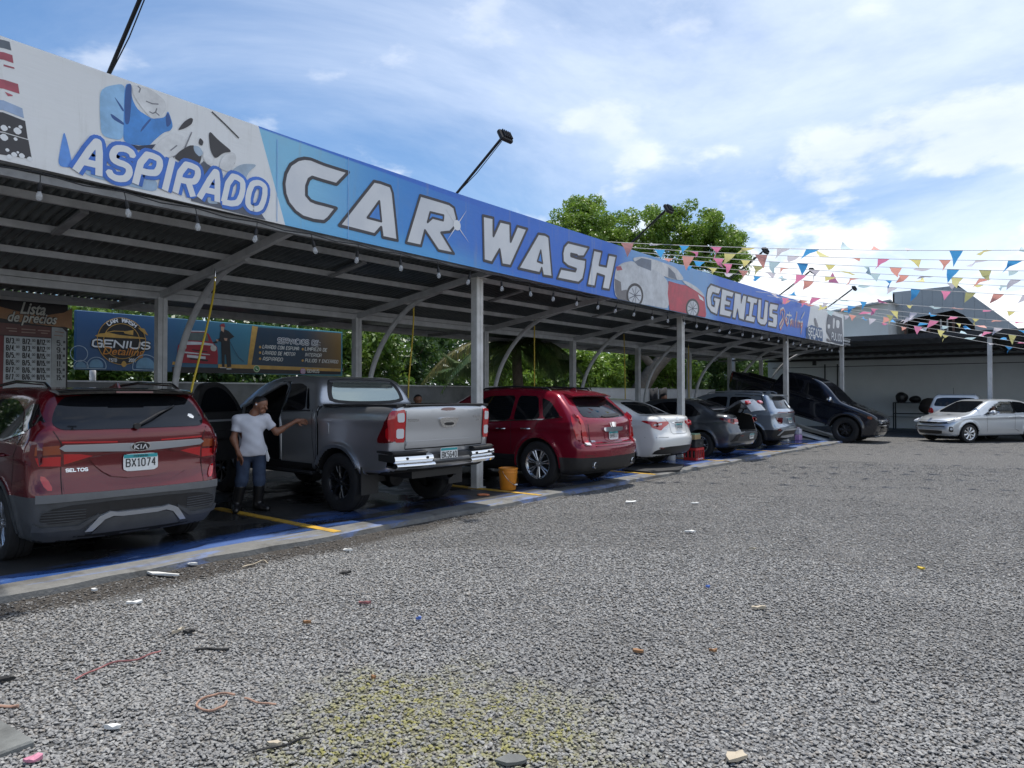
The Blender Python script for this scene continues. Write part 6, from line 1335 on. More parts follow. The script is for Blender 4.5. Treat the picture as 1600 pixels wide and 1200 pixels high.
for s_, P in (('SECADO', [(24.714, 3.615), (26.235, 3.664)]), ('PULIDO', [(27.446, 3.65), (28.788, 3.655)])):
    b = MB(); text(b, s_, FR, (P[0][0], (P[0][1] + P[1][1]) / 2 - .02), .25, .21, h=.024, fit=P[1][0] - P[0][0], shear=.1, glyphs=GA2); b.build('lettering', WHITE, bn)

# ------------------------------------------------------------------ billboard behind the bays
def flat_print_mat(name, c1, c2, ax=0, a=0.0, b_=1.0):
    m, n, l = node_mat(name); A, S, NO, MX, BUMP = mk(n, l); b = n['Principled BSDF']; t = n.new('ShaderNodeTexCoord'); sp = n.new('ShaderNodeSeparateXYZ'); l.new(t.outputs['Object'], sp.inputs[0])
    c = MX(A('ADD', S(sp.outputs[ax], a, b_), A('MULTIPLY', A('SUBTRACT', NO(t.outputs['Object'], 2.5), .5), .3), clamp=True), c1, c2)
    l.new(c, b.inputs['Base Color']); b.inputs['Roughness'].default_value = .4; return m
bb = thing('service_billboard', 'wide blue billboard on the back wall with round gold logo, red car and service list', 'billboard')
b = MB(); b.box((7.70, 14.02, 2.58), (5.78, .10, 1.06), ch=.01); b.build('board', flat_print_mat('board_blue', (.018, .085, .21), (.05, .22, .28), 0, 5.5, 9.0), bb)
FB = (Vector((0, 13.968, 0)), Vector((1, 0, 0)), Vector((0, 0, 1)), Vector((0, -1, 0)))
GOLD = P8('gold', (.55, .32, .07)); ORA = P8('orange', (.60, .22, .03)); BK = P8('black', (.012, .012, .014)); NV = flat_print_mat('board_navy', (.008, .035, .065), (.24, .13, .02), 0, 9.3, 10.9)
def bart(name, polys, m, h): 
    for i, p in enumerate(polys): MB().flat(p, FB, h + i * .0006).build(name, m, bb)
bart('panel_strip', [[(8.216, 3.085), (8.351, 3.072), (8.207, 2.206), (8.107, 2.218)]], GOLD, .003)
bart('panel_navy', [[(8.351, 3.064), (10.54, 3.079), (10.54, 2.234), (8.204, 2.244)]], NV, .005)
bart('base_strip', [[(6.509, 2.151), (8.2, 2.168), (10.531, 2.159), (10.531, 2.09), (6.509, 2.038)]], BK, .007)
bart('base_line', [[(6.522, 2.252), (6.622, 2.249), (6.635, 2.186), (6.509, 2.195)], [(7.454, 2.233), (8.14, 2.242), (10.527, 2.228), (10.527, 2.159), (7.454, 2.16)]], GOLD, .0075)
def bm(pts): return pts
LC = [(5.578, 2.597), (6.007, 2.622), (5.578, 3.036)]
lc, rx_ = LC[0], LC[1][0] - LC[0][0]; rz_ = (LC[2][1] - LC[0][1])
bart('logo_disc', [circ(lc[0], lc[1], rx_, 40, rz_)], BK, .004)
strokes('logo_ring', [circ(lc[0], lc[1], rx_ * s_, 40, rz_ * s_) + [(lc[0] + rx_ * s_, lc[1])] for s_ in (.99, .74)], .012, GOLD, bb, FB)
b = MB()
for i, ch in enumerate('CAR WASH'):
    a = R(127 - i * 10.5); c = (lc[0] + rx_ * .81 * math.cos(a), lc[1] + rz_ * .81 * math.sin(a)); t_ = a - math.pi / 2
    fr = frame(FB[0] + FB[1] * c[0] + FB[2] * c[1], FB[1] * math.cos(t_) + FB[2] * math.sin(t_), FB[2] * math.cos(t_) - FB[1] * math.sin(t_))
    text(b, ch, fr, (0, 0), .075, .24, h=.0085, center=True)
b.build('logo_lettering', WHITE, bb)
bart('logo_car', [[(5.117, 2.672), (5.198, 2.715), (5.362, 2.739), (5.529, 2.712), (5.962, 2.688), (6.026, 2.665), (5.529, 2.654), (5.152, 2.656)], [(5.602, 2.781), (5.78, 2.819), (5.774, 2.721), (5.626, 2.744)], [(5.861, 2.871), (5.975, 2.859), (6.052, 2.733), (5.975, 2.767), (5.912, 2.816)]], GOLD, .009)
strokes('logo_line', [[(5.291, 2.734), (5.433, 2.776), (5.614, 2.782)]], .014, GOLD, bb, FB)
P = [(5.074, 2.495), (6.071, 2.529)]
for m, gw, hh in ((BK, .035, .0105), (WHITE, 0, .0125)):
    b = MB(); text(b, 'GENIUS', FB, (P[0][0], P[0][1] - .02), .125, .23, h=hh, fit=P[1][0] - P[0][0], shear=.15, grow=gw); b.build('logo_lettering', m, bb)
P = [(5.233, 2.34), (5.975, 2.373)]
b = MB(); btext(b, 'Detailing', FB, (P[0][0], P[0][1]), .20, .3, .002, .0135, fit=P[1][0] - P[0][0]); b.build('script_lettering', ORA, bb)
for s_, P in (('ESTD', [(5.362, 2.244), (5.487, 2.223)]), ('2021', [(5.706, 2.231), (5.824, 2.268)])):
    b = MB(); text(b, s_, FB, (P[0][0], min(P[0][1], P[1][1]) - .01), .055, .22, h=.010, fit=P[1][0] - P[0][0]); b.build('logo_lettering', WHITE, bb)
bart('logo_drop', [rnd([(5.614, 2.254), (5.675, 2.165), (5.614, 2.105), (5.553, 2.161)], 2)], GOLD, .0142)
bub = []
for P, r in (([(5.146, 2.123)], .16), ([(4.891, 2.096)], .12), ([(6.007, 2.124)], .24), ([(4.857, 2.335)], .14)):
    c = P[0]; zc_ = max(c[1], 2.09); bub.append([(x, max(z, 2.075)) for x, z in circ(c[0], c[1], r, 24)] )
strokes('bubble_ring', [q + q[:1] for q in bub], .012, P8('bubble', (.40, .52, .60)), bb, FB)
bart('bubble', [[(a * .72 + .28 * (q[0][0] - .0) - (.28 * (q[0][0] - sum(p[0] for p in q) / 24)), max(2.08, zz * .72 + .28 * sum(p[1] for p in q) / 24)) for a, zz in q] for q in bub[:3]], P8('bubble_fill', (.16, .33, .47)), .0032)
# printed car and washer
bart('printed_car', [[(6.622, 2.57), (6.685, 2.649), (6.749, 2.869), (7.168, 2.885), (7.249, 2.838), (7.344, 2.661), (7.426, 2.587), (7.447, 2.404), (7.44, 2.232), (6.635, 2.237), (6.61, 2.444)]], P8('car_red_deep', (.34, .015, .03)), .0088)
bart('printed_glass', [[(6.765, 2.842), (7.155, 2.868), (7.222, 2.821), (7.249, 2.695), (6.711, 2.686)]], P8('glass_green', (.10, .13, .12)), .0095)
bart('printed_foam', [[(6.685, 2.662), (7.035, 2.67), (7.344, 2.648), (7.358, 2.607), (7.088, 2.615), (6.775, 2.594)], [(6.749, 2.879), (7.168, 2.898), (7.168, 2.88), (6.749, 2.859)], [(6.736, 2.462), (7.276, 2.429), (7.276, 2.412), (6.736, 2.43)], [(6.801, 2.402), (7.182, 2.379), (7.182, 2.325), (6.801, 2.348)]], P8('foam_white', (.62, .63, .63)), .0103)
bart('printed_lamp', [rnd([(6.647, 2.622), (6.788, 2.617), (6.788, 2.496), (6.66, 2.503)], 2), rnd([(7.283, 2.619), (7.412, 2.613), (7.412, 2.494), (7.289, 2.499)], 2)], P8('bone', (.55, .53, .46)), .0126)
bart('printed_grille', [[(6.839, 2.34), (7.249, 2.317), (7.222, 2.283), (6.865, 2.309)], [(6.904, 2.515), (7.222, 2.485), (7.222, 2.466), (6.904, 2.493)]], BK, .0112)
bart('printed_washer', [[(7.495, 2.908), (7.579, 2.966), (7.677, 2.933), (7.805, 2.822), (7.705, 2.762), (7.705, 2.708), (7.509, 2.697), (7.447, 2.713), (7.426, 2.745), (7.481, 2.775)], [(7.516, 2.7), (7.705, 2.711), (7.741, 2.189), (7.649, 2.173), (7.621, 2.438), (7.593, 2.436), (7.593, 2.177), (7.537, 2.182)], [(7.33, 2.68), (7.412, 2.711), (7.44, 2.673), (7.358, 2.652)]], BK, .0092)
bart('printed_skin', [[(7.506, 3.014), (7.579, 3.019), (7.568, 2.899), (7.509, 2.935)], [(7.399, 2.743), (7.454, 2.74), (7.447, 2.707), (7.412, 2.705)], [(7.572, 2.78), (7.649, 2.778), (7.635, 2.724), (7.593, 2.728)]], P8('skin', (.45, .26, .17)), .0112)
bart('printed_cap', [[(7.479, 3.022), (7.516, 3.074), (7.579, 3.083), (7.6, 3.008), (7.523, 3.015)]], P8('cap_red', (.25, .02, .03)), .0132)
bart('printed_shoe', [[(7.488, 2.17), (7.621, 2.172), (7.621, 2.158), (7.488, 2.157)], [(7.635, 2.152), (7.741, 2.155), (7.741, 2.135), (7.635, 2.132)]], WHITE, .0132)
strokes('printed_hose', [[(7.705, 2.708), (7.791, 2.552), (7.906, 2.383), (8.022, 2.306)]], .010, P8('ink_blue', (.03, .04, .08)), bb, FB)
P = [(8.827, 2.789), (9.934, 2.812)]
for m, gw, hh in ((WHITE, .022, .008), (BK, 0, .0095)):
    b = MB(); text(b, 'SERVICIOS DE:', FB, (P[0][0], P[0][1] - .04), .105, .17, h=hh, fit=P[1][0] - P[0][0], shear=.15, grow=gw); b.build('heading_lettering', m, bb)
PALE = P8('pale_lettering', (.66, .66, .60))
for s_, P in (('LAVADO CON ESPUMA', [(8.462, 2.604), (9.363, 2.621)]), ('LAVADO DE MOTOR', [(8.462, 2.479), (9.266, 2.487)]), ('ASPIRADO', [(8.471, 2.346), (8.948, 2.355)]), ('LIMPIEZA DE', [(9.53, 2.616), (10.124, 2.625)]), ('INTERIOR', [(9.534, 2.482), (9.973, 2.49)]), ('PULIDO Y ENCERADO', [(9.538, 2.35), (10.442, 2.36)])):
    b = MB(); text(b, s_, FB, (P[0][0], (P[0][1] + P[1][1]) / 2), .072, .18, h=.008, fit=P[1][0] - P[0][0], shear=.2); b.build('service_lettering', PALE, bb)
for P in ([(8.402, 2.637)], [(8.402, 2.515)], [(8.402, 2.383)], [(9.473, 2.643)], [(9.473, 2.384)]):
    bart('bullet', [circ(P[0][0], P[0][1], .028, 14)], GOLD, .008)
P = [(8.322, 2.163), (9.48, 2.141), (9.595, 2.116), (9.914, 2.124)]
bart('phone_badge', [circ(P[0][0], P[0][1], .075, 24)], P8('pale_lime', (.50, .60, .38)), .009); bart('phone_badge_inner', [circ(P[0][0], P[0][1], .058, 24)], P8('leaf_green', (.05, .20, .05)), .010)
strokes('phone_glyph', [[(P[0][0] - .025, P[0][1] + .025), (P[0][0] - .01, P[0][1] - .01), (P[0][0] + .028, P[0][1] - .022)]], .016, WHITE, bb, FB)
bart('camera_badge', [rnd(rect(P[1][0] - .07, P[1][1] - .065, P[1][0] + .07, P[1][1] + .065), 2)], P8('badge_pink', (.42, .16, .33)), .009)
strokes('camera_glyph', [rect(P[1][0] - .045, P[1][1] - .04, P[1][0] + .045, P[1][1] + .04) + [(P[1][0] - .045, P[1][1] - .04)], circ(P[1][0], P[1][1], .02, 12) + [(P[1][0] + .02, P[1][1])]], .010, WHITE, bb, FB)
b = MB(); text(b, 'GENIUS', FB, (P[2][0], P[2][1] + .0), .07, .2, h=.009, fit=P[3][0] - P[2][0]); b.build('service_lettering', PALE, bb)

# ------------------------------------------------------------------ price list
pl = thing('price_list', 'dark price list board headed Lista de precios with an orange wave', 'price board')
FL = (Vector((0, 13.15, 0)), Vector((1, 0, 0)), Vector((0, 0, 1)), Vector((0, -1, 0)))
b = MB(); b.box((2.92, 13.20, 1.95), (2.98, .10, 2.28), ch=.01); b.build('board', P8('board_black', (.022, .016, .016)), pl)
for x in (1.8, 4.1): MB().bar((x, 13.24, .06), (x, 13.24, 1.0), .06).build('leg', STEELD, pl)
def lart(name, polys, m, h):
    for i, p in enumerate(polys): MB().flat(p, FL, h + i * .0006).build(name, m, pl)
lart('orange_wave', [[(2.7, 3.044), (3.125, 3.027), (3.47, 2.971), (3.772, 2.907), (4.086, 2.891), (4.348, 2.959), (4.468, 3.045), (4.468, 2.683), (4.374, 2.722), (4.242, 2.719), (3.772, 2.749), (3.47, 2.795), (2.7, 2.824)]], P8('wave_orange', (.40, .20, .09)), .003)
lart('header_band', [[(2.7, 2.731), (3.47, 2.725), (4.164, 2.703), (4.164, 2.532), (2.7, 2.544)]], P8('header_maroon', (.14, .05, .045)), .004)
lart('left_band', [[(2.7, 2.544), (3.512, 2.526), (3.504, 1.571), (2.7, 1.573)]], P8('maroon', (.17, .02, .025)), .0046)
lart('price_table', [[(3.518, 2.524), (4.164, 2.521), (4.164, 1.57), (3.506, 1.571)]], P8('table_white', (.52, .57, .60)), .005)
lart('price_table', [[(4.171, 2.707), (4.321, 2.703), (4.381, 2.64), (4.381, 1.614), (4.164, 1.584)]], P8('table_grey', (.40, .43, .44)), .0056)
P = [(3.717, 2.923), (4.073, 2.927), (3.548, 2.809), (4.235, 2.815)]
for m, off, hh in ((BK, .010, .0055), (P8('heading_cream', (.62, .62, .56)), .0, .0068)):
    b = MB(); btext(b, 'Lista', FL, (P[0][0], P[0][1] - .03), .26, .35, .006 + off, hh, fit=P[1][0] - P[0][0])
    btext(b, 'de precios', FL, (P[2][0], P[2][1] - .05), .22, .35, .005 + off, hh, fit=P[3][0] - P[2][0]); b.build('heading_lettering', m, pl)
cols = [(3.549, 2.434), (3.769, 2.433), (3.969, 2.432), (4.248, 2.435), (3.717, 2.444), (3.934, 2.442), (4.144, 2.442), (4.354, 2.441)]
rows = [(3.549, 2.434), (3.549, 2.321), (3.549, 2.208), (3.549, 2.094), (3.549, 1.978), (3.549, 1.868)]
tab = [('B/3.', 'B/2.', 'B/12.', '5.'), ('B/4.', 'B/3.', 'B/12.', '9.'), ('B/5.', 'B/4.', 'B/15.', '10.'), ('B/6.', 'B/5.', 'B/15.', '11.'), ('B/7.', 'B/6.', 'B/15.', '15.'), ('B/7.', 'B/6.', 'B/15.', '15.')]
for i, row in enumerate(tab):
    b = MB()
    for j, s_ in enumerate(row):
        z = rows[i][1] + (cols[j][1] - cols[0][1]) * .2 - .02; w = cols[4 + j][0] - cols[j][0]
        x = text(b, s_, FL, (cols[j][0], z), .075, .2, h=.0085, fit=w * .68); text(b, '00', FL, (x, z + .04), .035, .2, h=.0085, fit=w * .24)
    b.build('price_row', BK, pl)['kind'] = 'stuff'
hd = [(3.542, 2.646), (3.686, 2.645), (3.577, 2.606), (3.686, 2.602), (3.747, 2.644), (3.94, 2.643), (3.747, 2.596), (3.94, 2.595), (3.971, 2.641), (4.144, 2.638), (4.016, 2.6), (4.112, 2.599), (3.013, 2.662), (3.4, 2.656), (3.013, 2.621), (3.33, 2.614), (4.216, 2.636), (4.348, 2.627), (4.203, 2.576), (4.334, 2.569)]
b = MB()
for i in range(0, len(hd), 2): stroke(b, [hd[i], hd[i + 1]], .016, FL, .0085 + i * .0001)
b.build('header_small_print', P8('dim_print', (.36, .24, .2)), pl)

# ------------------------------------------------------------------ lamps, bulbs, bunting
IRON = mat('black_iron', (.018, .018, .02), .5, metal=.3)
for (x, z), lab in zip(((2.85, 4.77), (7.78, 4.655), (12.84, 4.635), (18.2, 4.645), (22.1, 4.66), (26.93, 4.69)),
        ('above the printed polisher', 'above the R of CAR', 'between WASH and the printed car', 'above the G of GENIUS', 'above the script lettering', 'above the SECADO panel')):
    t = thing('flood_lamp', 'black flood lamp on a leaning pole on the banner, ' + lab, 'lamp', (x, 7.5, z), group='flood lamps leaning out over the banner')
    MB().tube([(0, .06, -.25), (0, 0, 0), (0, -.93, .66)], .020, 8).build('pole', IRON, t, 60)
    h = MB(); rm = Matrix.Rotation(R(-28), 4, 'X'); h.box((0, -.98, .66), (.24, .07, .17), rm, ch=.015); 
    for k in range(5): h.box((-.08 + k * .04, -1.02, .68), (.008, .04, .13), rm)
    hd_ = h.build('lamp_head', IRON, t); MB().box((0, -.948, .645), (.20, .008, .13), rm).build('lamp_glass', mat('lamp_lens', (.55, .56, .55), .15, coat=1), hd_)
    MB().tube([(.02, .02, .0), (.03, -.4, .25), (.025, -.9, .62)], .006, 5).build('cable', IRON, t)
sl = thing('string_lights', 'string of clear bulbs hanging under the banner edge', 'string lights')
bx = [-5.7 + .722 * i for i in range(48)]
cb = []
for x in bx: cb += [(x, 7.40, zbm(x) - .05), (x + .36, 7.41, zbm(x + .36) - .075)]
MB().tube(cb, .007, 5).build('cable', IRON, sl)
GLB = mat('bulb_glass', (.75, .77, .78), .04, coat=1, alpha=.32)
hm = MB(); hm.tube([(0, 0, 0), (.004, 0, -.06), (0, 0, -.10)], .005, 5); hm.lathe([(.0, -.09), (.018, -.095), (.022, -.15), (.016, -.165), (0, -.166)], n=10); hm_o = None
bmsh = MB(); bmsh.lathe([(.014, -.165), (.022, -.18), (.029, -.205), (.029, -.220), (.021, -.242), (0, -.252)], n=12)
for x in bx:
    if hm_o is None:
        hm_o = hm.build('lamp_holder', IRON, sl, 50); bo = bmsh.build('bulb', GLB, hm_o, 80); a_ = hm_o
    else:
        a_ = link(bpy.data.objects.new('lamp_holder', hm_o.data), sl); link(bpy.data.objects.new('bulb', bo.data), a_)
    a_.location = (x, 7.40, zbm(x) - .05); a_.rotation_euler = (random.uniform(-.15, .15), random.uniform(-.25, .25), 0)
FC = [mat('flag_' + n_, c, .6, translu=.35) for n_, c in (('blue', (.09, .40, .78)), ('pink', (.82, .28, .46)), ('yellow', (.78, .72, .30)), ('pale_blue', (.54, .71, .76)), ('coral', (.82, .40, .34)), ('lilac', (.68, .66, .73)))]
CORD = mat('cord_white', (.5, .5, .5), .7)
fr_ = random.Random(11)
BL = [([(12.175, 7.548, 4.673), (16.181, -0.165, 4.161)], 'topmost string of coloured pennants, leaving the banner by the H'), ([(13.179, 7.587, 4.724), (18.008, -0.183, 4.226)], 'second string of pennants from the top'),
      ([(13.867, 7.695, 4.737), (19.313, -0.197, 4.176)], 'third string of pennants from the top'), ([(14.396, 7.68, 4.716), (20.096, -0.205, 4.058)], 'fourth string of pennants from the top'),
      ([(15.385, 7.737, 4.706), (20.879, -0.212, 4.009)], 'fifth string of pennants from the top'), ([(16.213, 7.673, 4.691), (21.662, -0.22, 3.86)], 'sixth string of pennants from the top, lowest before the gap'),
      ([(19.979, 7.501, 4.551), (25.447, -0.259, 3.798)], 'first string of pennants below the gap, above the grey gable'), ([(20.886, 7.499, 4.54), (26.752, -0.272, 3.541)], 'second string of pennants below the gap'),
      ([(21.922, 7.498, 4.555), (27.796, -0.283, 3.309)], 'third string of pennants below the gap'), ([(23.564, 7.547, 4.628), (28.709, -0.292, 3.128)], 'fourth string of pennants below the gap'),
      ([(25.905, 7.533, 4.641), (29.492, -0.3, 2.925)], 'fifth string of pennants below the gap'), ([(27.742, 7.502, 4.671), (30.014, -0.305, 2.658)], 'lowest string of pennants, ending on the far carport')]
for (A_, B_), lab in BL:
    A_, B_ = Vector(A_), Vector(B_); L_ = (B_ - A_).length; d_ = (B_ - A_).normalized(); sag = .010 * L_
    t = thing('bunting', lab, 'bunting', A_, group='pennant strings over the lot')
    pth = [d_ * (L_ * i / 24) - Vector((0, 0, sag * 4 * (i / 24) * (1 - i / 24))) for i in range(25)]
    MB().tube(pth, .006, 4).build('cord', CORD, t)
    s_ = fr_.uniform(.1, .5); ci = fr_.randrange(6)
    while s_ < L_ - .4:
        u = s_ / L_; p = d_ * s_ - Vector((0, 0, sag * 4 * u * (1 - u))); w = fr_.uniform(.22, .27); hh = fr_.uniform(.26, .33)
        ph = fr_.gauss(1.15, .55); tw = fr_.gauss(0, 1.0); yaw = fr_.uniform(0, 6.28) if fr_.random() < .3 else .6 + fr_.gauss(0, .5)
        dr = Vector((math.cos(yaw) * math.sin(ph), math.sin(yaw) * math.sin(ph), -math.cos(ph)))
        q0, q1 = p, p + d_ * w; mid = (q0 + q1) / 2 + dr * hh * .5; sd = d_.copy(); sd.rotate(Matrix.Rotation(tw, 3, dr)); tip = mid + (dr + Vector((fr_.gauss(0, .25), fr_.gauss(0, .25), fr_.gauss(0, .3)))).normalized() * hh * .5
        m1, m2 = mid - sd * w * .27, mid + sd * w * .27
        e1 = (q0 + m1) / 2 + Vector((0, 0, .01)); e2 = (q1 + m2) / 2 - Vector((0, 0, .01))
        mo('flag', [q0, q1, e2, m2, tip, m1, e1], [(0, 1, 2, 6), (6, 2, 3, 5), (5, 3, 4)], FC[ci % 6], t, 180)
        ci += fr_.choice((1, 1, 2, 3)); s_ += w + fr_.uniform(.28, .50)

# ------------------------------------------------------------------ walls, far carport, buildings
CONC = mat('wall_concrete', (.20, .205, .205), .8, var=.32, vscale=1.6, bump=.2, bscale=18); CAPW = mat('wall_cap_white', (.62, .62, .60), .7, var=.12, vscale=3)
WPAINT = mat('wall_white', (.80, .80, .79), .65, var=.10, vscale=1.2); WGREY = mat('wall_grey_paint', (.66, .70, .71), .7, var=.06, vscale=.7)
for nm, lab, x0, x1, m in (('boundary_wall', 'rough grey concrete wall with pale cap behind the pickup and crimson SUV', -6, 17.6, CONC), ('boundary_wall', 'white painted wall behind the sedans, cloths hung on it', 17.6, 33.5, WPAINT)):
    t = thing(nm, lab, 'wall', ((x0 + x1) / 2, 14.6, 0)); L_ = x1 - x0
    MB().box((0, 0, .92), (L_, .16, 1.84)).build('wall_face', m, t); MB().box((0, 0, 1.855), (L_, .20, .03)).build('wall_cap', CAPW, t)
DKST = mat('steel_black', (.022, .023, .025), .55, var=.3); SHEETD = mat('sheet_dark', (.17, .175, .18), .55, metal=.2, var=.3, vscale=2)
fc = thing('carport', 'low dark corrugated carport along the far grey wall', 'carport')
n_ = 300; v = []
for a in range(n_ + 1):
    y = -16 + 29.5 * a / n_; h = .045 if (a % 4) in (0, 1) else 0
    v += [(30.9, y, 3.86 + h), (34.5, y, 3.70 + h), (38, y, 3.53 + h)]
mo('roof_sheet', v, [(a * 3 + c, a * 3 + 3 + c, a * 3 + 4 + c, a * 3 + 1 + c) for a in range(n_) for c in range(2)], SHEETD, fc)
MB().box((30.86, -1.25, 3.86), (.10, 29.5, .20)).build('gutter', DKST, fc)
for x, z in ((33.2, 3.70), (35.6, 3.58), (37.4, 3.42)): MB().box((x, -1.25, z - .06), (.07, 29.4, .11)).build('purlin', DKST, fc)
for y in (12.6, 2.95, -3.4, -9.5):
    MB().box((31.05, y, 1.85), (.15, .15, 3.75), ch=.01).build('post', POSTW, fc)
    MB().bar((31, y, 3.74), (37.9, y, 3.44), .08, .12).build('rafter', DKST, fc)
    MB().box((37.6, y - 1.6, 3.25), (.2, .14, .3)).build('bracket', DKST, fc)
fw = thing('rear_wall', 'tall grey painted wall behind the far carport', 'wall', (38.1, -1.5, 0))
MB().box((0, 0, 1.9), (.2, 30, 3.8)).build('wall_face', WGREY, fw)
MB().box((-.115, 0, 3.02), (.03, 29.5, .03)).build('pipe', DKST, fw); MB().box((-.115, 0, .55), (.03, 29.5, .02)).build('pipe', DKST, fw)
for y in (10.0, 10.6, -6): MB().box((-.13, y + 1.5, 1.6), (.05, .05, 3.1)).build('pipe', DKST, fw)
tag(MB().box((36.2, -1.5, .004), (3.6, 29, .012)).build('far_pad', mat('pad_dark_blue', (.035, .05, .08), .5, var=.4, vscale=1)), kind='structure')
wh = thing('warehouse', 'grey panelled warehouse with a dark open bay, beyond the far carport', 'building', (50, 0, 0))
PAN = mat('panel_grey', (.33, .36, .38), .55, metal=.1, var=.06, vscale=.5); PAN2 = mat('panel_pale', (.52, .54, .54), .6, var=.08, vscale=.4)
prof = [(9.85, 4.2), (9.85, 8.1), (6.3, 8.2), (3.3, 5.35), (3.3, 4.2)]
def ribs(name, poly, x, m, par, step=.55):
    ys = [p[0] for p in poly]; lo, hi = min(ys), max(ys); k = int((hi - lo) / step) + 1
    top = lambda y: max(np.interp(-y, [-9.85, -6.3, -3.3], [8.1, 8.2, 5.35]), 0)
    for i in range(k):
        a, b_ = lo + (hi - lo) * i / k + .004, lo + (hi - lo) * (i + 1) / k - .004
        def cut(y): return float(np.interp(y, [5.25, 5.5, 6.4, 9.85], [2.5, 5.9, 6.75, 6.2]))
        v = [(x, a, cut(a)), (x, b_, cut(b_)), (x, b_, float(top(b_))), (x, a, float(top(a)))]
        v += [(x + .08, q[1], q[2]) for q in v]
        mo(name, v, [(3, 2, 1, 0), (0, 1, 5, 4), (1, 2, 6, 5), (2, 3, 7, 6), (3, 0, 4, 7)], m, par)
ribs('panel', prof, 0, PAN, wh)
b = MB(); b.add([(.1, 9.85, 8.1), (.1, 6.3, 8.2), (.1, 3.3, 5.35), (14, 9.85, 8.1), (14, 6.3, 8.2), (14, 3.3, 5.35)], [(0, 1, 4, 3), (1, 2, 5, 4)]); b.build('roof', PAN, wh)
b = MB(); b.box((4, 7.75, 3.6), (.1, 4.4, 7.3)); b.box((4, 4.5, 2.7), (.1, 2.2, 5.4)); b.box((2, 3.4, 2.6), (4, .06, 5.2)); b.build('bay_shade', BLACK, wh); b = MB(); b.box((2, 9.8, 4), (4, .1, 8)); b.build('side_wall', PAN, wh)  # black bay sheets put the shade inside the opening into the colour
MB().box((.1, 2.4, 2.5), (.1, 1.75, 5.0)).build('side_wall', PAN2, wh)
BRN = mat('brown_timber', (.10, .05, .035), .7)
for y in (9.2, 7.9, 6.6, 5.4): MB().box((.3, y, 4.0), (.12, .12, 4.6)).build('bay_post', BRN, wh)
for z in (4.9, 5.4): MB().box((.35, 6.6, z), (.06, 6.2, .06)).build('bay_rail', DKST, wh)
for k in range(14): MB().box((.34, 4.2 + k * .42, 4.75), (.03, .05, 1.2)).build('bay_baluster', BRN, wh)
for y in (7.35, 7.0): MB().box((.9, y, 4.6), (.08, .08, 3.4)).build('ladder_rail', CAPW, wh)
for z in (4.2, 4.7, 5.2, 5.7): MB().box((.9, 7.17, z), (.06, .35, .05)).build('ladder_rung', CAPW, wh)
ph = thing('pale_building', 'pale plain-walled building with a sloping roof edge, left of the warehouse', 'building', (48, 14.8, 0))
b = MB(); b.add([(0, -5.1, 0), (0, 5.4, 0), (0, 5.4, 5.9), (0, -5.1, 7.25), (9, -5.1, 0), (9, 5.4, 0), (9, 5.4, 5.9), (9, -5.1, 7.25)], [(0, 3, 2, 1), (4, 5, 6, 7), (0, 4, 7, 3), (1, 2, 6, 5)]); b.build('wall_face', PAN2, ph)
b = MB(); b.bar((-.2, -5.3, 7.32), (-.2, 5.6, 5.95), .5, .10); b.build('roof_edge', PAN, ph); b = MB(); b.add([(-.2, -5.3, 7.3), (9.2, -5.3, 7.3), (9.2, 5.6, 5.93), (-.2, 5.6, 5.93)], [(0, 1, 2, 3)]); b.build('roof', PAN, ph)
for y in (-1.4, .1): MB().box((-.08, y, 5.0), (.14, .16, .35), ch=.02).build('vent_pipe', WHITE, ph)
ls_ = thing('lean_to', 'low lean-to roof of green-grey sheet between the banner end and the pale building', 'lean-to', (44, 13.6, 0))
b = MB(); b.add([(0, -3, 3.6), (0, 3.4, 5.2), (3.4, 3.4, 5.2), (3.4, -3, 3.6)], [(0, 3, 2, 1)]); b.build('roof', mat('sheet_green_grey', (.30, .35, .35), .6), ls_)
b = MB(); b.add([(0, -3, 0), (0, 3.4, 0), (0, 3.4, 5.18), (0, -3, 3.58)], [(0, 3, 2, 1)]); b.build('wall_face', PAN2, ls_)

# ------------------------------------------------------------------ planting
def leaf_mat(name, a, b_):
    m, n, l = node_mat(name); A, S, NO, MX, BUMP = mk(n, l); b = n['Principled BSDF']; t = n.new('ShaderNodeTexCoord')
    c = MX(S(NO(t.outputs['Object'], 1.3, 3), .35, .65), a, b_); c = MX(A('MULTIPLY', S(NO(t.outputs['Object'], 9, 2), .55, .7), .4), c, (.16, .17, .03))
    l.new(c, b.inputs['Base Color']); b.inputs['Roughness'].default_value = .42
    tr = n.new('ShaderNodeBsdfTranslucent'); l.new(c, tr.inputs['Color']); ms = n.new('ShaderNodeMixShader'); ms.inputs[0].default_value = .38
    l.new(b.outputs[0], ms.inputs[1]); l.new(tr.outputs[0], ms.inputs[2]); l.new(ms.outputs[0], n['Material Output'].inputs[0]); return m
LF1 = leaf_mat('leaf_bright', (.13, .24, .03), (.22, .33, .05)); LF2 = leaf_mat('leaf_dark', (.03, .075, .018), (.065, .125, .025)); LF3 = leaf_mat('leaf_mid', (.07, .15, .022), (.14, .22, .035))
BARK = mat('bark', (.13, .105, .08), .85, var=.4, vscale=5, bump=.6, bscale=14)
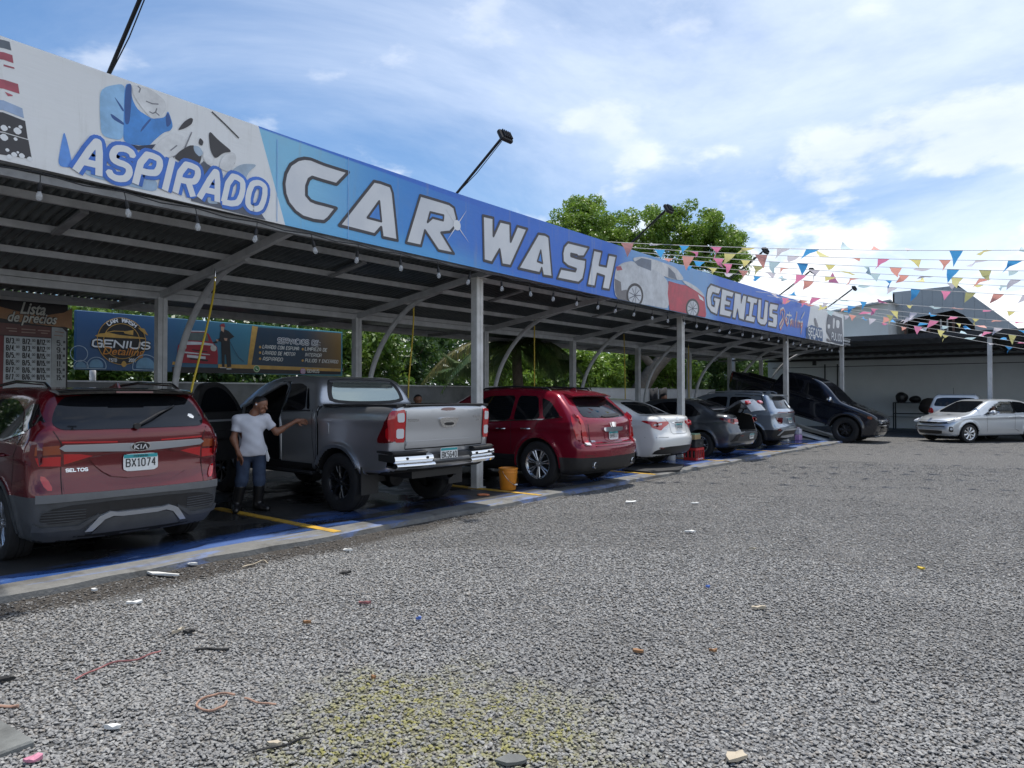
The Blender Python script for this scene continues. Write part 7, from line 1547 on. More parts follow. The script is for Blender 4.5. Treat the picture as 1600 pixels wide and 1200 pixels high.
def leaf_mesh(cl, rad, per, size, seed, flat=.55):
    rs = np.random.RandomState(seed); C_ = np.repeat(np.array(cl), per, 0); n = len(C_)
    d = rs.normal(size=(n, 3)); d /= np.linalg.norm(d, axis=1, keepdims=True); r = rad * rs.uniform(.25, 1, (n, 1)) ** .5; d2 = d * r; d2[:, 2] *= .7
    c = C_ + d2; nn = rs.normal(size=(n, 3)) * .8 + d * .5 + np.array([0, 0, flat]); nn /= np.linalg.norm(nn, axis=1, keepdims=True)
    t = rs.normal(size=(n, 3)); t -= (t * nn).sum(1, keepdims=True) * nn; t /= np.linalg.norm(t, axis=1, keepdims=True); s = np.cross(nn, t); z = size * rs.uniform(.6, 1.25, (n, 1))
    V = np.stack([c - t * z, c + s * z * .42, c + t * z, c - s * z * .42], 1).reshape(-1, 3); Q = np.arange(n * 4).reshape(-1, 4); return V, Q
def shell(c, r, k, seed, lo=.3):
    rs = np.random.RandomState(seed); d = rs.normal(size=(k, 3)); d /= np.linalg.norm(d, axis=1, keepdims=True); q = rs.uniform(lo, 1, (k, 1)) ** .6
    return np.array(c) + d * q * np.array(r)
def tree(name, lab, cat, base, blobs, per, size, m, seed, trunk=.18, lean=(0, 0), crad=.55, group=None, limbs=7):
    t = thing(name, lab, cat, base, group=group); cl = []
    for bi, (c, r, k) in enumerate(blobs): cl.append(shell(c, r, k, seed + bi))
    cl = np.concatenate(cl); V, Q = leaf_mesh(cl, crad, per, size, seed); npmesh('crown', V, Q, m, t, 180)
    c0 = np.mean([b_[0] for b_ in blobs], 0); tk = MB(); top = Vector((c0[0] + lean[0] * 0, c0[1], c0[2] * .75))
    tk.tube([(0, 0, -.1), (lean[0] * .5, lean[1] * .5, c0[2] * .28), top * .62 + Vector((lean[0] * .3, lean[1] * .3, 0)), top], [trunk, trunk * .85, trunk * .65, trunk * .3], 9)
    rs = random.Random(seed)
    for i in range(limbs):
        e = Vector(cl[rs.randrange(len(cl))]); s0 = top * rs.uniform(.45, .9); mid = (s0 + e) / 2 + Vector((0, 0, -.2)); tk.tube([s0, mid, e], [trunk * .35, trunk * .22, .02], 6)
    tk.build('trunk', BARK, t, 60); return t
tb = Vector((29.6, 16.6, 0))
def loc_(p): return tuple(Vector(p) - tb)
D_ = [(29.324, 18.652, 8.6), (31.938, 17.833, 9.683), (32.265, 14.283, 8.1), (28.218, 19.211, 9.326), (33.454, 14.411, 9.332), (31.251, 17.093, 6.871), (32.413, 15.679, 9.963), (29.288, 19.483, 10.816), (33.082, 13.288, 8.713), (32.79, 13.644, 7.486)]
tree('broadleaf_tree', 'tall bright green tree rising above the banner behind the canopy', 'tree', tb, [(loc_(D_[0]), (2.2, 2.2, 2.0), 95), (loc_(D_[1]), (2.3, 2.2, 1.5), 70), (loc_(D_[2]), (1.6, 1.7, 2.2), 70), (loc_(D_[3]), (1.6, 1.4, 1.3), 40), (loc_(D_[4]), (1.3, 1.2, 1.4), 30), (loc_(D_[5]), (2.8, 2.0, 1.0), 36), (loc_(D_[6]), (.8, .9, 1.3), 12), (loc_(D_[7]), (.9, .9, .8), 14), (loc_(D_[8]), (.8, .8, .9), 10), (loc_(D_[9]), (.9, .8, .8), 12)], 210, .088, LF1, 5, .30, (-1.2, 1.0), .46, limbs=16)
leaning = MB(); 
BU = [(1.6, 16.6, 1.9, 3.0, LF2, 'dark bush behind the price list'), (5.4, 16.9, 2.2, 3.2, LF3, 'bushy green shrub over the left end of the billboard'), (9.3, 16.6, 2.2, 3.1, LF2, 'dense dark shrub over the right end of the billboard'), (12.3, 16.4, 2.0, 3.6, LF3, 'round green tree to the right of the billboard'), (15.4, 18.5, 2.6, 3.9, LF2, 'dark shaggy tree behind the palm'), (19.8, 16.6, 1.8, 3.3, LF1, 'bright green bush right of the palm trunk'), (22.6, 17.2, 1.9, 3.5, LF3, 'mid green bush behind the rear posts'), (25.4, 16.5, 1.6, 3.2, LF1, 'yellow-green bush left of the leaning trunk'), (29.3, 16.8, 1.7, 3.6, LF3, 'green bush under the tall tree'), (32.0, 16.2, 1.7, 3.7, LF1, 'bright yellow-green bush above the white wall'), (35.3, 17.5, 2.0, 3.8, LF2, 'dark bush near the end of the white wall'), (38.9, 16.2, 2.2, 4.4, LF2, 'dark leafy bush beyond the end of the white wall'), (42.5, 16.5, 2.2, 4.2, LF3, 'green bush beside the pale building')]
for i, (x, y, r, h, m, lab) in enumerate(BU):
    tree('shrub', lab, 'shrub', (x, y, 0), [((0, 0, h * .55), (r, r * .75, h * .48), 74), ((r * .4, -.3, h * .85), (r * .55, r * .5, h * .28), 22), ((-r * .45, -.2, h * .9), (r * .5, r * .5, h * .25), 18)], 105, .10, m, 40 + i, .09, (.1, 0), .42, group='shrubs along the back wall', limbs=5)
# a deep thicket beyond them reads as one mass
rs = np.random.RandomState(77); cl = np.stack([rs.uniform(-8, 60, 640), rs.uniform(19.5, 23, 640), rs.uniform(.3, 4.8, 640)], 1)
V, Q = leaf_mesh(cl, .8, 60, .20, 8); tag(npmesh('thicket', V, Q, LF2, None, 180), 'dark thicket of bushes far behind the back wall', 'thicket', kind='stuff')
# leaning bare trunk and second trunk
P_ = [(28.389, 15.851, 1.86), (28.792, 15.361, 2.812), (29.469, 15.01, 3.464), (29.892, 14.967, 4.451)]
t = thing('leaning_tree', 'pale leaning trunk behind the white wall under the canopy edge', 'tree', (P_[0][0], P_[0][1], 0)); o_ = Vector((P_[0][0], P_[0][1], 0))
tk = MB(); tk.tube([Vector((P_[0][0] - .8, P_[0][1], 0)) - o_] + [Vector(p) - o_ for p in P_], [.42, .38, .33, .27, .2], 10); tk.tube([Vector(P_[1]) - o_, Vector(P_[1]) - o_ + Vector((-.9, .7, 1.2)), Vector(P_[1]) - o_ + Vector((-1.2, .9, 2.6))], [.2, .15, .1], 8)
tk.build('trunk', BARK, t, 60); V, Q = leaf_mesh(shell((1.4, .8, 4.6), (1.6, 1.4, 1.2), 60, 3), .5, 100, .12, 3); npmesh('crown', V, Q, LF3, t, 180)
# coconut palm
pc_ = [(15.911, 12.926, 2.875), (16.016, 12.797, 1.914)]; pc = Vector(pc_[0]); t = thing('palm_tree', 'coconut palm with long drooping fronds behind the concrete wall', 'palm', (pc.x, pc.y, 0))
PG = leaf_mat('palm_leaf', (.05, .10, .025), (.10, .14, .04)); PY = leaf_mat('palm_leaf_dry', (.20, .17, .06), (.12, .14, .04))
tk = MB(); tk.tube([(.5, .2, 0), (.3, .1, 1.2), (0, 0, pc.z + .1)], [.20, .17, .14], 10); tk.build('trunk', BARK, t, 60)
cr = Vector((.6347, -.7727, 0)); cf = Vector((.7727, .6347, 0)); rp = random.Random(5)
for az, L_, el, droop, m in ((math.pi, 3.4, .42, .45, PY), (math.pi - .25, 3.2, -.35, .25, PG), (math.pi + .6, 2.8, .3, .5, PG), (0.2, 2.6, .5, .5, PG), (.9, 2.4, .2, .5, PG), (-.9, 2.5, .6, .6, PG), (2.0, 2.4, .6, .5, PG), (-1.8, 2.6, .35, .6, PG), (-.3, 2.2, -.5, .2, PG), (math.pi + .25, 2.4, -.8, .1, PG)):
    d = cr * math.cos(az) + cf * math.sin(az); V = []; F = []; n = 34; pth = []
    for i in range(n + 1):
        u = i / n; pth.append(Vector((0, 0, pc.z + .15)) + d * (L_ * u * (1 - .12 * u)) + Vector((0, 0, L_ * (el * u - (el + droop) * u * u))))
    mb = MB(); mb.tube(pth, [.028 * (1 - .85 * i / n) + .004 for i in range(n + 1)], 5)
    for i in range(3, n):
        p = pth[i]; tg = (pth[i + 1] - pth[i]).normalized(); sd = tg.cross(Vector((0, 0, 1))).normalized(); ll = (.62 * math.sin(math.pi * min(1, .12 + i / n * .95)) + .12)
        for sg in (-1, 1):
            for k in range(2):
                q = p + tg * k * .04; dn = (sd * sg * .75 + tg * .45 + Vector((0, 0, -.35 + rp.uniform(-.12, .12)))).normalized(); e1 = q + dn * ll * .55; e2 = q + (dn + Vector((0, 0, -.75))).normalized() * ll * .98; w = tg * .018
                mb.add([q - w, q + w, e1 + w * 1.1, e2, e1 - w * 1.1], [(0, 1, 2, 4), (4, 2, 3)])
    mb.build('frond', m, t)

# ------------------------------------------------------------------ people
def seg(a, b, r1, r2): return (np.array(a, float), np.array(b, float), r1, r2)
def sdf_mesh(name, prims, h, k, m, parent, post=None):
    lo = np.min([np.minimum(a - r1, b - r2) for a, b, r1, r2 in prims], 0) - .03; hi = np.max([np.maximum(a + r1, b + r2) for a, b, r1, r2 in prims], 0) + .03
    def f(x, y, z):
        out = np.full(x.shape, 9.0)
        for a, b, r1, r2 in prims:
            d = b - a; q = max(d @ d, 1e-9)
            t = np.clip(((x - a[0]) * d[0] + (y - a[1]) * d[1] + (z - a[2]) * d[2]) / q, 0, 1)
            v = np.sqrt((x - a[0] - t * d[0]) ** 2 + (y - a[1] - t * d[1]) ** 2 + (z - a[2] - t * d[2]) ** 2) - (r1 + (r2 - r1) * t)
            out = smin(out, v, k if min(r1, r2) > .02 else k * .3)
        return post(x, y, z, out) if post else out
    V, Q = nets(f, lo, hi, h); return npmesh(name, V, Q, m, parent, 180)
SKIN = mat('skin_brown', (.235, .105, .06), .5, var=.12, vscale=20); HAIR = mat('hair_black', (.010, .008, .008), .55); EYEW = mat('eye_white', (.6, .58, .55), .3); EYED = mat('eye_dark', (.015, .01, .008), .2)
def hand_prims(w, tip, side, curl=.25, up=None):
    w, tip, side = np.array(w), np.array(tip), np.array(side, float); d = tip - w; L_ = np.linalg.norm(d); d /= L_; side = side - d * (side @ d); side /= np.linalg.norm(side); nn = np.cross(d, side)
    P = [seg(w, w + d * .03, .025, .028)]
    for i, ln in enumerate((.070, .080, .075, .058)):
        o = (i - 1.5) * .0195; b = w + d * (.085 - .004 * abs(i - 1.3)) + side * o; P.append(seg(w + d * .02 + side * o * .6, b, .017, .0125))
        k1 = b + (d + nn * curl * .5).__mul__(ln * .5) + side * o * .12; k2 = k1 + (d * (1 - curl * .5) + nn * curl * 1.3) * ln * .5; P += [seg(b, k1, .0115, .0100), seg(k1, k2, .0100, .0082)]
    tb_ = w + d * .025 - side * .024; t1 = tb_ + (d * .6 - side * .7 + nn * .3) * .04; P += [seg(tb_, t1, .0145, .012), seg(t1, t1 + (d * .9 - side * .2 + nn * .3) * .033, .012, .0095)]
    return P
def person(name, lab, loc, ax, J, tops, legs, boots, s=1.0, h=.0095, group=None, hair=True):
    """J: joints in (right, away, up) metres of the view frame ax, feet at 0"""
    r_, f_ = Vector(ax[0]), Vector(ax[1]); t = thing(name, lab, 'person', loc, group=group)
    def W(p): q = r_ * p[0] + f_ * p[1] + Vector((0, 0, p[2])); return np.array(q) * s
    j = {k_: W(p) for k_, p in J.items() if not k_.startswith('curl')}; fd = np.array(r_ * J['face'][0] + f_ * J['face'][1] + Vector((0, 0, J['face'][2]))); fd /= np.linalg.norm(fd); up = np.array((0, 0, 1.0)); up = up - fd * (up @ fd); up /= np.linalg.norm(up); sd = np.cross(up, fd)
    H = j['head']; nk = j['neck']; hp = (j['hipR'] + j['hipL']) / 2; ch = (j['shR'] + j['shL']) / 2
    def hd(a, b_, c): return H + (fd * a + sd * b_ + up * c) * s
    P = [seg(hd(-.016, 0, .022), hd(.012, 0, .030), .083 * s, .080 * s), seg(hd(.02, 0, -.03), hd(.045, 0, -.072), .064 * s, .038 * s), seg(hd(.052, .022, -.07), hd(.052, -.022, -.07), .026 * s, .026 * s),
         seg(hd(.080, 0, .012), hd(.104, 0, -.024), .010 * s, .016 * s), seg(hd(.074, .034, .028), hd(.074, -.034, .028), .014 * s, .014 * s), seg(hd(.078, .016, -.052), hd(.078, -.016, -.052), .011 * s, .011 * s), seg(hd(.066, .04, -.01), hd(.05, .05, -.03), .02 * s, .018 * s), seg(hd(.066, -.04, -.01), hd(.05, -.05, -.03), .02 * s, .018 * s),
         seg(hd(-.012, .080, .02), hd(-.006, .080, -.018), .016 * s, .011 * s), seg(hd(-.012, -.080, .02), hd(-.006, -.080, -.018), .016 * s, .011 * s),
         seg(hd(-.025, 0, -.05), nk, .054 * s, .058 * s), seg(nk, ch, .058 * s, .07 * s)]
    tor = [seg(j['shR'] * .72 + j['shL'] * .28 - up * .07 * s, j['shL'] * .72 + j['shR'] * .28 - up * .07 * s, .098 * s, .098 * s), seg(j['shR'], ch, .055 * s, .06 * s), seg(j['shL'], ch, .055 * s, .06 * s),
           seg(ch - up * .16 * s, hp + up * .12 * s, .128 * s, .120 * s), seg(j['hipR'] * .8 + hp * .2 + up * .03 * s, j['hipL'] * .8 + hp * .2 + up * .03 * s, .105 * s, .105 * s)]
    P += tor
    for q in 'RL':
        P += [seg(j['sh' + q], j['el' + q], .048 * s, .039 * s), seg(j['el' + q] * .75 + j['wr' + q] * .25, j['el' + q], .041 * s, .039 * s), seg(j['el' + q], j['wr' + q], .038 * s, .026 * s)]
        P += hand_prims(j['wr' + q], j['tip' + q], np.array(W(J['palm' + q])), J.get('curl' + q, .3))
        P += [seg(j['hip' + q], j['kn' + q], .078 * s, .052 * s), seg(j['kn' + q], j['an' + q], .052 * s, .038 * s), seg(j['an' + q], j['toe' + q], .04 * s, .032 * s)]
    sdf_mesh('body', P, h, .03 * s, SKIN, t)
    for b_ in (.033, -.033):
        e = MB(); e.lathe([(0, -.010), (.007, -.007), (.010, 0), (.007, .007), (0, .010)], hd(.076, b_, .014), n=10); e.build('eye', EYED, t, 180)
    if hair:
        def cut(x, y, z, o):
            a = (x - H[0]) * fd[0] + (y - H[1]) * fd[1] + (z - H[2]) * fd[2]; u = (x - H[0]) * up[0] + (y - H[1]) * up[1] + (z - H[2]) * up[2]
            return np.maximum(o, np.maximum((a * .8 - u + .022 * s), -(u + .045 * s)))
        sdf_mesh('hair', [seg(hd(-.022, 0, .028), hd(.012, 0, .038), .087 * s, .083 * s)], h * .8, .02, HAIR, t, cut)
    # clothes
    tm, hem, slv = tops; hz = (hp + up * hem * s)[2]
    C = [seg(a, b_, x + .023 * s, y + .023 * s) for a, b_, x, y in tor]; C.append(seg(ch - up * .10 * s, hp + up * .04 * s, .142 * s, .149 * s))
    for q in 'RL': C.append(seg(j['sh' + q], j['sh' + q] * (1 - slv) + j['el' + q] * slv,   .060 * s, .060 * s))
    aR = [(j['sh' + q], (j['el' + q] - j['sh' + q])) for q in 'RL']; nb = ch + np.array(fd) * .03 * s
    rsn = np.random.RandomState(2)
    def cutc(x, y, z, o):
        o = np.maximum(o, hz - z + .006 * np.sin(x * 30) )
        o = np.maximum(o, z - (nk[2] - .015 * s + .03 * np.hypot(x - nk[0], y - nk[1]) / .1 - .0)) 
        for a, d in aR:
            L2_ = d @ d; tt = ((x - a[0]) * d[0] + (y - a[1]) * d[1] + (z - a[2]) * d[2]) / L2_
            r = np.sqrt((x - a[0] - tt * d[0]) ** 2 + (y - a[1] - tt * d[1]) ** 2 + (z - a[2] - tt * d[2]) ** 2)
            o = np.maximum(o, np.where(r < .10, (tt - slv) * .25, -1))
        # soft folds
        return o + .0045 * np.sin(z * 38 + 9 * x) * np.sin(x * 21 - y * 17 + z * 8)
    sdf_mesh('shirt', C, h, .035 * s, tm, t, cutc)
    if legs:
        C = [seg(j['hipR'] * .8 + hp * .2 + up * .02 * s, j['hipL'] * .8 + hp * .2 + up * .02 * s, .119 * s, .119 * s)]
        for q in 'RL': C += [seg(j['hip' + q], j['kn' + q], .096 * s, .078 * s), seg(j['kn' + q], j['kn' + q] * (.75 if boots else .35) + j['an' + q] * (.25 if boots else .65), .078 * s, .070 * s)]
        sdf_mesh('trousers', C, h, .03 * s, legs, t, lambda x, y, z, o: np.maximum(o, z - (hp[2] + .10 * s)) + .004 * np.sin(z * 27 + x * 34) * np.sin(x * 25 + y * 29 + z * 9))
    if boots:
        for q in 'RL':
            a, k_, to = j['an' + q], j['kn' + q], j['toe' + q]
            C = [seg(k_ * .80 + a * .20, k_ * .1 + a * .9, .076 * s, .062 * s), seg(a, to * .5 + a * .5, .055 * s, .05 * s), seg(a, to, .05 * s, .042 * s), seg(a + (a - to) * .25 - up * .02, a, .042 * s, .05 * s)]
            C = [seg(p_, q_, x, y) for p_, q_, x, y in C]
            sdf_mesh('boot', C, h, .03 * s, boots, t, lambda x, y, z, o: np.maximum(np.maximum(o, .002 - z), z - (k_ * .80 + a * .20)[2]))
    return t
VR, VF = (.6347, -.7727, 0), (.7727, .6347, 0)
TEE = mat('cotton_white', (.60, .61, .66), .85, var=.05, vscale=12); DENIM = mat('denim_blue', (.022, .035, .07), .85, col2=(.042, .065, .115), vscale=9); BOOT = mat('boot_rubber', (.012, .012, .013), .3); REDT = mat('cotton_red', (.45, .02, .025), .85); DARKT = mat('cotton_dark', (.03, .03, .035), .85); BLUET = mat('cotton_blue', (.10, .18, .40), .85)
J = dict(head=(.135, 0, 1.405), neck=(.055, .0, 1.285), face=(.93, -.22, -.22), shR=(-.125, -.085, 1.205), shL=(.175, .085, 1.215), elR=(-.165, -.13, .965), wrR=(-.085, -.16, .775), tipR=(-.01, -.17, .62), palmR=(.7, -.6, .2), elL=(.30, .17, 1.035), wrL=(.525, .31, 1.185), tipL=(.672, .385, 1.165), palmL=(.1, -.2, 1), curlL=.6,
         hipR=(-.05, -.05, .765), hipL=(.10, .05, .765), knR=(-.075, -.08, .41), knL=(.12, .03, .41), anR=(-.155, -.05, .07), anL=(.09, .06, .07), toeR=(-.10, -.20, .035), toeL=(.245, -.02, .035))
person('person', 'man in white T-shirt, jeans and rubber boots reaching for the pickup door handle', (5.08, 8.68, PAD), (VR, VF), J, (TEE, -.03, .62), DENIM, BOOT)
# white earbud and cloth in the back pocket
eb = MB(); eb.lathe([(0, -.012), (.011, -.008), (.011, .008), (0, .012)], Vector((5.08, 8.68, PAD)) + Vector(VR) * .115 + Vector(VF) * -.088 + Vector((0, 0, 1.415)), 'z', 10); tag(eb.build('earbud', WHITE, None, 60), 'small white earbud in the ear of the man in white', 'earbud')
rg = MB(); o_ = Vector((5.08, 8.68, PAD)); Q_ = [(.205, .0, .80), (.235, -.01, .80), (.265, -.01, .70), (.25, -.01, .655), (.225, 0, .66)]
rg.add([o_ + Vector(VR) * a + Vector(VF) * b + Vector((0, 0, c)) for a, b, c in Q_] + [o_ + Vector(VR) * a + Vector(VF) * (b + .02) + Vector((0, 0, c)) for a, b, c in Q_], [(0, 1, 2, 3, 4), (9, 8, 7, 6, 5)] + [(i, 5 + i, 5 + (i + 1) % 5, (i + 1) % 5) for i in range(5)]); tag(rg.build('cloth', WHITE), 'white cloth tucked in the back pocket of the man in white', 'cloth')
ST = dict(head=(0, 0, 1.505), neck=(-.01, .0, 1.375), face=(.3, -.95, -.1), shR=(-.17, -.02, 1.30), shL=(.17, .02, 1.30), elR=(-.20, .02, 1.03), wrR=(-.20, -.06, .82), tipR=(-.20, -.09, .66), palmR=(0, -1, 0), elL=(.21, -.05, 1.04), wrL=(.20, -.10, .82), tipL=(.20, -.12, .66), palmL=(0, -1, 0),
          hipR=(-.085, 0, .86), hipL=(.085, 0, .86), knR=(-.09, -.02, .46), knL=(.09, -.02, .46), anR=(-.10, .02, .07), anL=(.10, .02, .07), toeR=(-.12, -.14, .035), toeL=(.12, -.14, .035))
J2 = dict(ST); J2.update(face=(.75, -.65, -.12), elL=(.24, -.16, 1.10), wrL=(.13, -.16, 1.33), tipL=(.085, -.13, 1.48), palmL=(.6, -.7, 0), curlL=.4)
p_ = [(17.803, 9.204, 0.31)][0]; person('person', 'man in a red T-shirt holding a hand to his face beside the gunmetal sedan', (p_[0], p_[1], PAD), (VR, VF), J2, (REDT, -.05, .7), DENIM, None, .97, .013)
p_ = [(9.847, 10.541, 0.659)][0]; person('person', 'dark-haired person partly hidden behind the pickup bed', (p_[0], p_[1], PAD), (VR, VF), ST, (DARKT, -.05, .7), DENIM, None, .955, .014)

# ------------------------------------------------------------------ loose things about the bays
BUCK = mat('bucket_orange', (.60, .22, .02), .45, var=.15, vscale=6); REDP = mat('crate_red', (.42, .025, .025), .4, var=.15, vscale=8)
t = thing('bucket', 'orange plastic bucket with wire handle at the foot of the white post', 'bucket', (8.86, 7.36, PAD + .006))
b = MB(); b.lathe([(.115, .0), (.125, .012), (.148, .27), (.156, .275), (.156, .295), (.149, .297), (.149, .325), (.158, .33), (.158, .352), (.150, .356), (.142, .345), (.120, .02), (0, .016)], n=28); b.build('pail', BUCK, t, 40)
b = MB(); b.tube([(.155 * math.cos(a), -.155 * math.sin(a) - .01, .31 - .22 * math.sin(a)) for a in np.linspace(0, math.pi, 14)], .004, 6); b.build('handle', CHROME, t, 60); MB().tube([(-.03, -.165, .095), (.03, -.165, .095)], .011, 8).build('grip', WHITE, t, 60)
t = thing('crate', 'red plastic bottle crate beneath the black case', 'crate', (15.75, 7.36, PAD + .006), (0, 0, R(0)))
def crate():
    for nm, c, d in (('side', (0, -.145, 0), (.42, .02, 0)), ('side', (0, .145, 0), (.42, .02, 0)), ('side', (-.21, 0, 0), (.02, .29, 0)), ('side', (.21, 0, 0), (.02, .29, 0))):
        b = MB(); b.box((c[0], c[1], .03), (d[0] + .02, d[1] + .004, .06)); b.box((c[0], c[1], .262), (d[0] + .02, d[1] + .004, .055)); lx = d[0] > .1; n = 4 if lx else 3
        for i in range(n + 1):
            u = -.5 + i / n; b.box((c[0] + (u * d[0] if lx else 0), c[1] + (0 if lx else u * d[1]), .148), (.035 if lx else .018, .018 if lx else .035, .19))
        b.build(nm, REDP, t)
    MB().box((0, 0, .012), (.42, .29, .02)).build('base', REDP, t)
    for i in range(4):
        for k in range(3): MB().lathe([(0, .025), (.036, .03), (.038, .17), (.016, .22), (.014, .262), (0, .263)], (-.15 + .1 * i, -.095 + .095 * k, 0), n=10).build('bottle', mat('bottle_dark', (.02, .014, .012), .1, coat=1), t, 40)
    fr = (Vector((0, -.1565, .012)), Vector((1, 0, 0)), Vector((0, 0, 1)), Vector((0, -1, 0))); b = MB(); btext(b, 'Coca-Cola', fr, (0, .005), .055, .3, .001, .001, center=True, fit=.26); b.build('crate_lettering', WHITE, t)
    fr = (Vector((.2215, 0, .012)), Vector((0, 1, 0)), Vector((0, 0, 1)), Vector((1, 0, 0)))
crate()
CASE = mat('case_black', (.015, .015, .016), .5); t = thing('tool_case', 'black plastic case standing on the red crate', 'case', (15.75, 7.36, PAD + .298))
MB().box((0, 0, .085), (.46, .30, .17), ch=.02).build('case_body', CASE, t); MB().box((0, 0, .182), (.49, .32, .025), ch=.01).build('lid', CASE, t); MB().box((0, -.165, .10), (.12, .02, .03), ch=.008).build('latch', GREYPL, t)
t = thing('carton', 'tan and green carton lying on top of the black case', 'carton', (15.72, 7.38, PAD + .494), (0, 0, .1)); MB().box((0, 0, .055), (.40, .26, .11)).build('box_body', mat('carton_tan', (.34, .25, .12), .7), t); MB().box((-.01, 0, .122), (.36, .25, .022)).build('lid', mat('carton_green', (.22, .34, .22), .6), t)
b = MB(); b.add([(-.05, -.05, 0), (.06, -.05, 0), (.06, .05, 0), (-.05, .05, 0), (0, 0, .16), (.03, .02, .12)], [(0, 1, 4), (1, 2, 5), (1, 5, 4), (2, 3, 4), (2, 4, 5), (3, 0, 4), (3, 2, 1, 0)]); o = b.build('rag', WHITE); o.location = (16.0, 7.34, PAD + .297); tag(o, 'crumpled white rag on the corner of the red crate', 'rag')
def mat_poly(name, lab, cat, poly, z, m, th=.02, jig=.004, seed=1, curl=0.0):
    rs = random.Random(seed); cx = sum(p[0] for p in poly) / len(poly); cy = sum(p[1] for p in poly) / len(poly); k = len(poly)
    v = [(p[0], p[1], z + th + rs.uniform(0, jig) + curl * rs.random()) for p in poly] + [(p[0], p[1], z) for p in poly] + [(cx, cy, z + th + jig)]
    f = [(i, (i + 1) % k, 2 * k) for i in range(k)] + [(k + i, k + (i + 1) % k, (i + 1) % k, i) for i in range(k)]
    return tag(mo(name, v, f, m), lab, cat)
MATR = mat('mat_rubber', (.025, .025, .026), .6, var=.3, vscale=8)
mat_poly('rubber_mat', 'black rubber floor mat lying across the kerb onto the gravel', 'mat', [(12.567, 7.427), (12.417, 6.722), (13.203, 6.47), (14.166, 6.852), (14.418, 7.406), (13.571, 7.577)], .068, MATR, .022, .02)
JUGW = mat('jug_white', (.70, .66, .70), .35, alpha=.9); JUGP = mat('jug_liquid', (.52, .30, .55), .3, coat=.6); JUGY = mat('jug_yellow', (.42, .33, .06), .45)
def jug(lab, loc, m, m2, s=1.0):
    t = thing('jug', lab, 'jug', loc)
    b = MB(); b.box((0, 0, .10 * s), (.24 * s, .20 * s, .20 * s), ch=.03 * s); b.build('lower_body', m2, t); b = MB(); b.box((0, 0, .30 * s), (.236 * s, .196 * s, .20 * s), ch=.035 * s); b.build('upper_body', m, t)
    MB().lathe([(0, .40 * s), (.03 * s, .40 * s), (.03 * s, .44 * s), (0, .442 * s)], (.06 * s, 0, 0), n=12).build('cap', m, t); MB().tube([(-.08 * s, 0, .39 * s), (-.06 * s, 0, .44 * s), (.0, 0, .44 * s), (.03 * s, 0, .41 * s)], .014 * s, 6).build('handle', m, t)
jug('translucent jug half full of pink liquid by the ramp foot', (24.75, 7.78, PAD), JUGW, JUGP, 1.0); jug('dirty yellow jug behind the white post near the ramp', (23.75, 8.15, PAD), JUGY, JUGY, 1.05)
b = MB(); b.lathe([(0, 0), (.10, 0), (.11, .02), (.11, .26), (.07, .32), (.03, .34), (.03, .38), (0, .38)], n=16); o = b.build('canister', mat('canister_grey', (.42, .43, .43), .5), None, 40); o.location = (15.35, 7.75, PAD); tag(o, 'pale plastic canister beside the white sedan rear wheel', 'canister')
b = MB(); b.lathe([(0, 0), (.05, 0), (.055, .02), (.055, .18), (.03, .22), (.022, .26), (0, .26)], n=14); b.box((.01, 0, .28), (.07, .03, .04)); o = b.build('spray_bottle', WHITE, None, 40); o.location = (5.3, 14.55, 1.87); tag(o, 'white spray bottle standing on the wall below the logo', 'bottle')
for k, (x, lab) in enumerate(((20.9, 'left black cloth'), (21.5, 'right black cloth'))):
    xx = 27.15 + k * .85; v = []; 
    for a in range(6):
        for q in range(3): v.append((xx - .35 + .14 * a, 14.50 - .03 * math.sin(a * 1.9), 1.88 - .40 * q - .05 * math.sin(a + k)))
    f = [(a * 3 + q, a * 3 + 3 + q, a * 3 + 4 + q, a * 3 + 1 + q) for a in range(5) for q in range(2)]
    o = mo('drying_cloth', v, f, DARKT, None, 180); o.modifiers.new('t', 'SOLIDIFY').thickness = .012; tag(o, ('left' if k == 0 else 'right') + ' of two black cloths hung on the white wall', 'cloth')
HOSE = mat('hose_yellow', (.55, .40, .03), .5)
for P_, lab in (([(4.914, 9.299, 3.218), (4.908, 9.306, 3.061), (4.758, 9.174, 2.602), (4.589, 9.065, 2.12), (4.428, 8.946, 1.698), (4.343, 8.892, 1.413)], 'yellow hose slanting down beside the open pickup door'), ([(8.899, 9.646, 3.253), (8.899, 9.646, 2.972), (8.809, 9.599, 2.438), (8.711, 9.56, 1.912), (8.629, 9.503, 1.337)], 'yellow hose hanging behind the pickup bed'), ([(13.08, 10.07, 3.341), (13.08, 10.07, 2.746), (13.08, 10.07, 1.704)], 'yellow hose hanging over the crimson SUV roof'), ([(17.894, 10.512, 3.393), (17.905, 10.497, 2.654), (17.917, 10.483, 1.452)], 'yellow hose hanging over the white sedan'), ([(22.336, 10.618, 3.266), (22.336, 10.618, 2.184), (22.35, 10.601, 1.102)], 'yellow hose hanging behind the post at the white sedan')):
    t = thing('air_hose', lab, 'hose', P_[0], group='yellow hoses hanging from the canopy'); o_ = Vector(P_[0])
    MB().tube([Vector(p) - o_ for p in spl(P_, 5)], .014, 7).build('hose', HOSE, t, 60); MB().tube([(0, 0, .12), (0, 0, -.06)], .012, 8).build('coupling', CHROME, t, 60)
t = thing('ramp', 'white steel drive-on ramp under the black pickup', 'ramp', (26.3, 6.5, 0)); RW = mat('ramp_white', (.66, .67, .66), .45, var=.12, vscale=2)
sl_ = 1.42 / 5.0
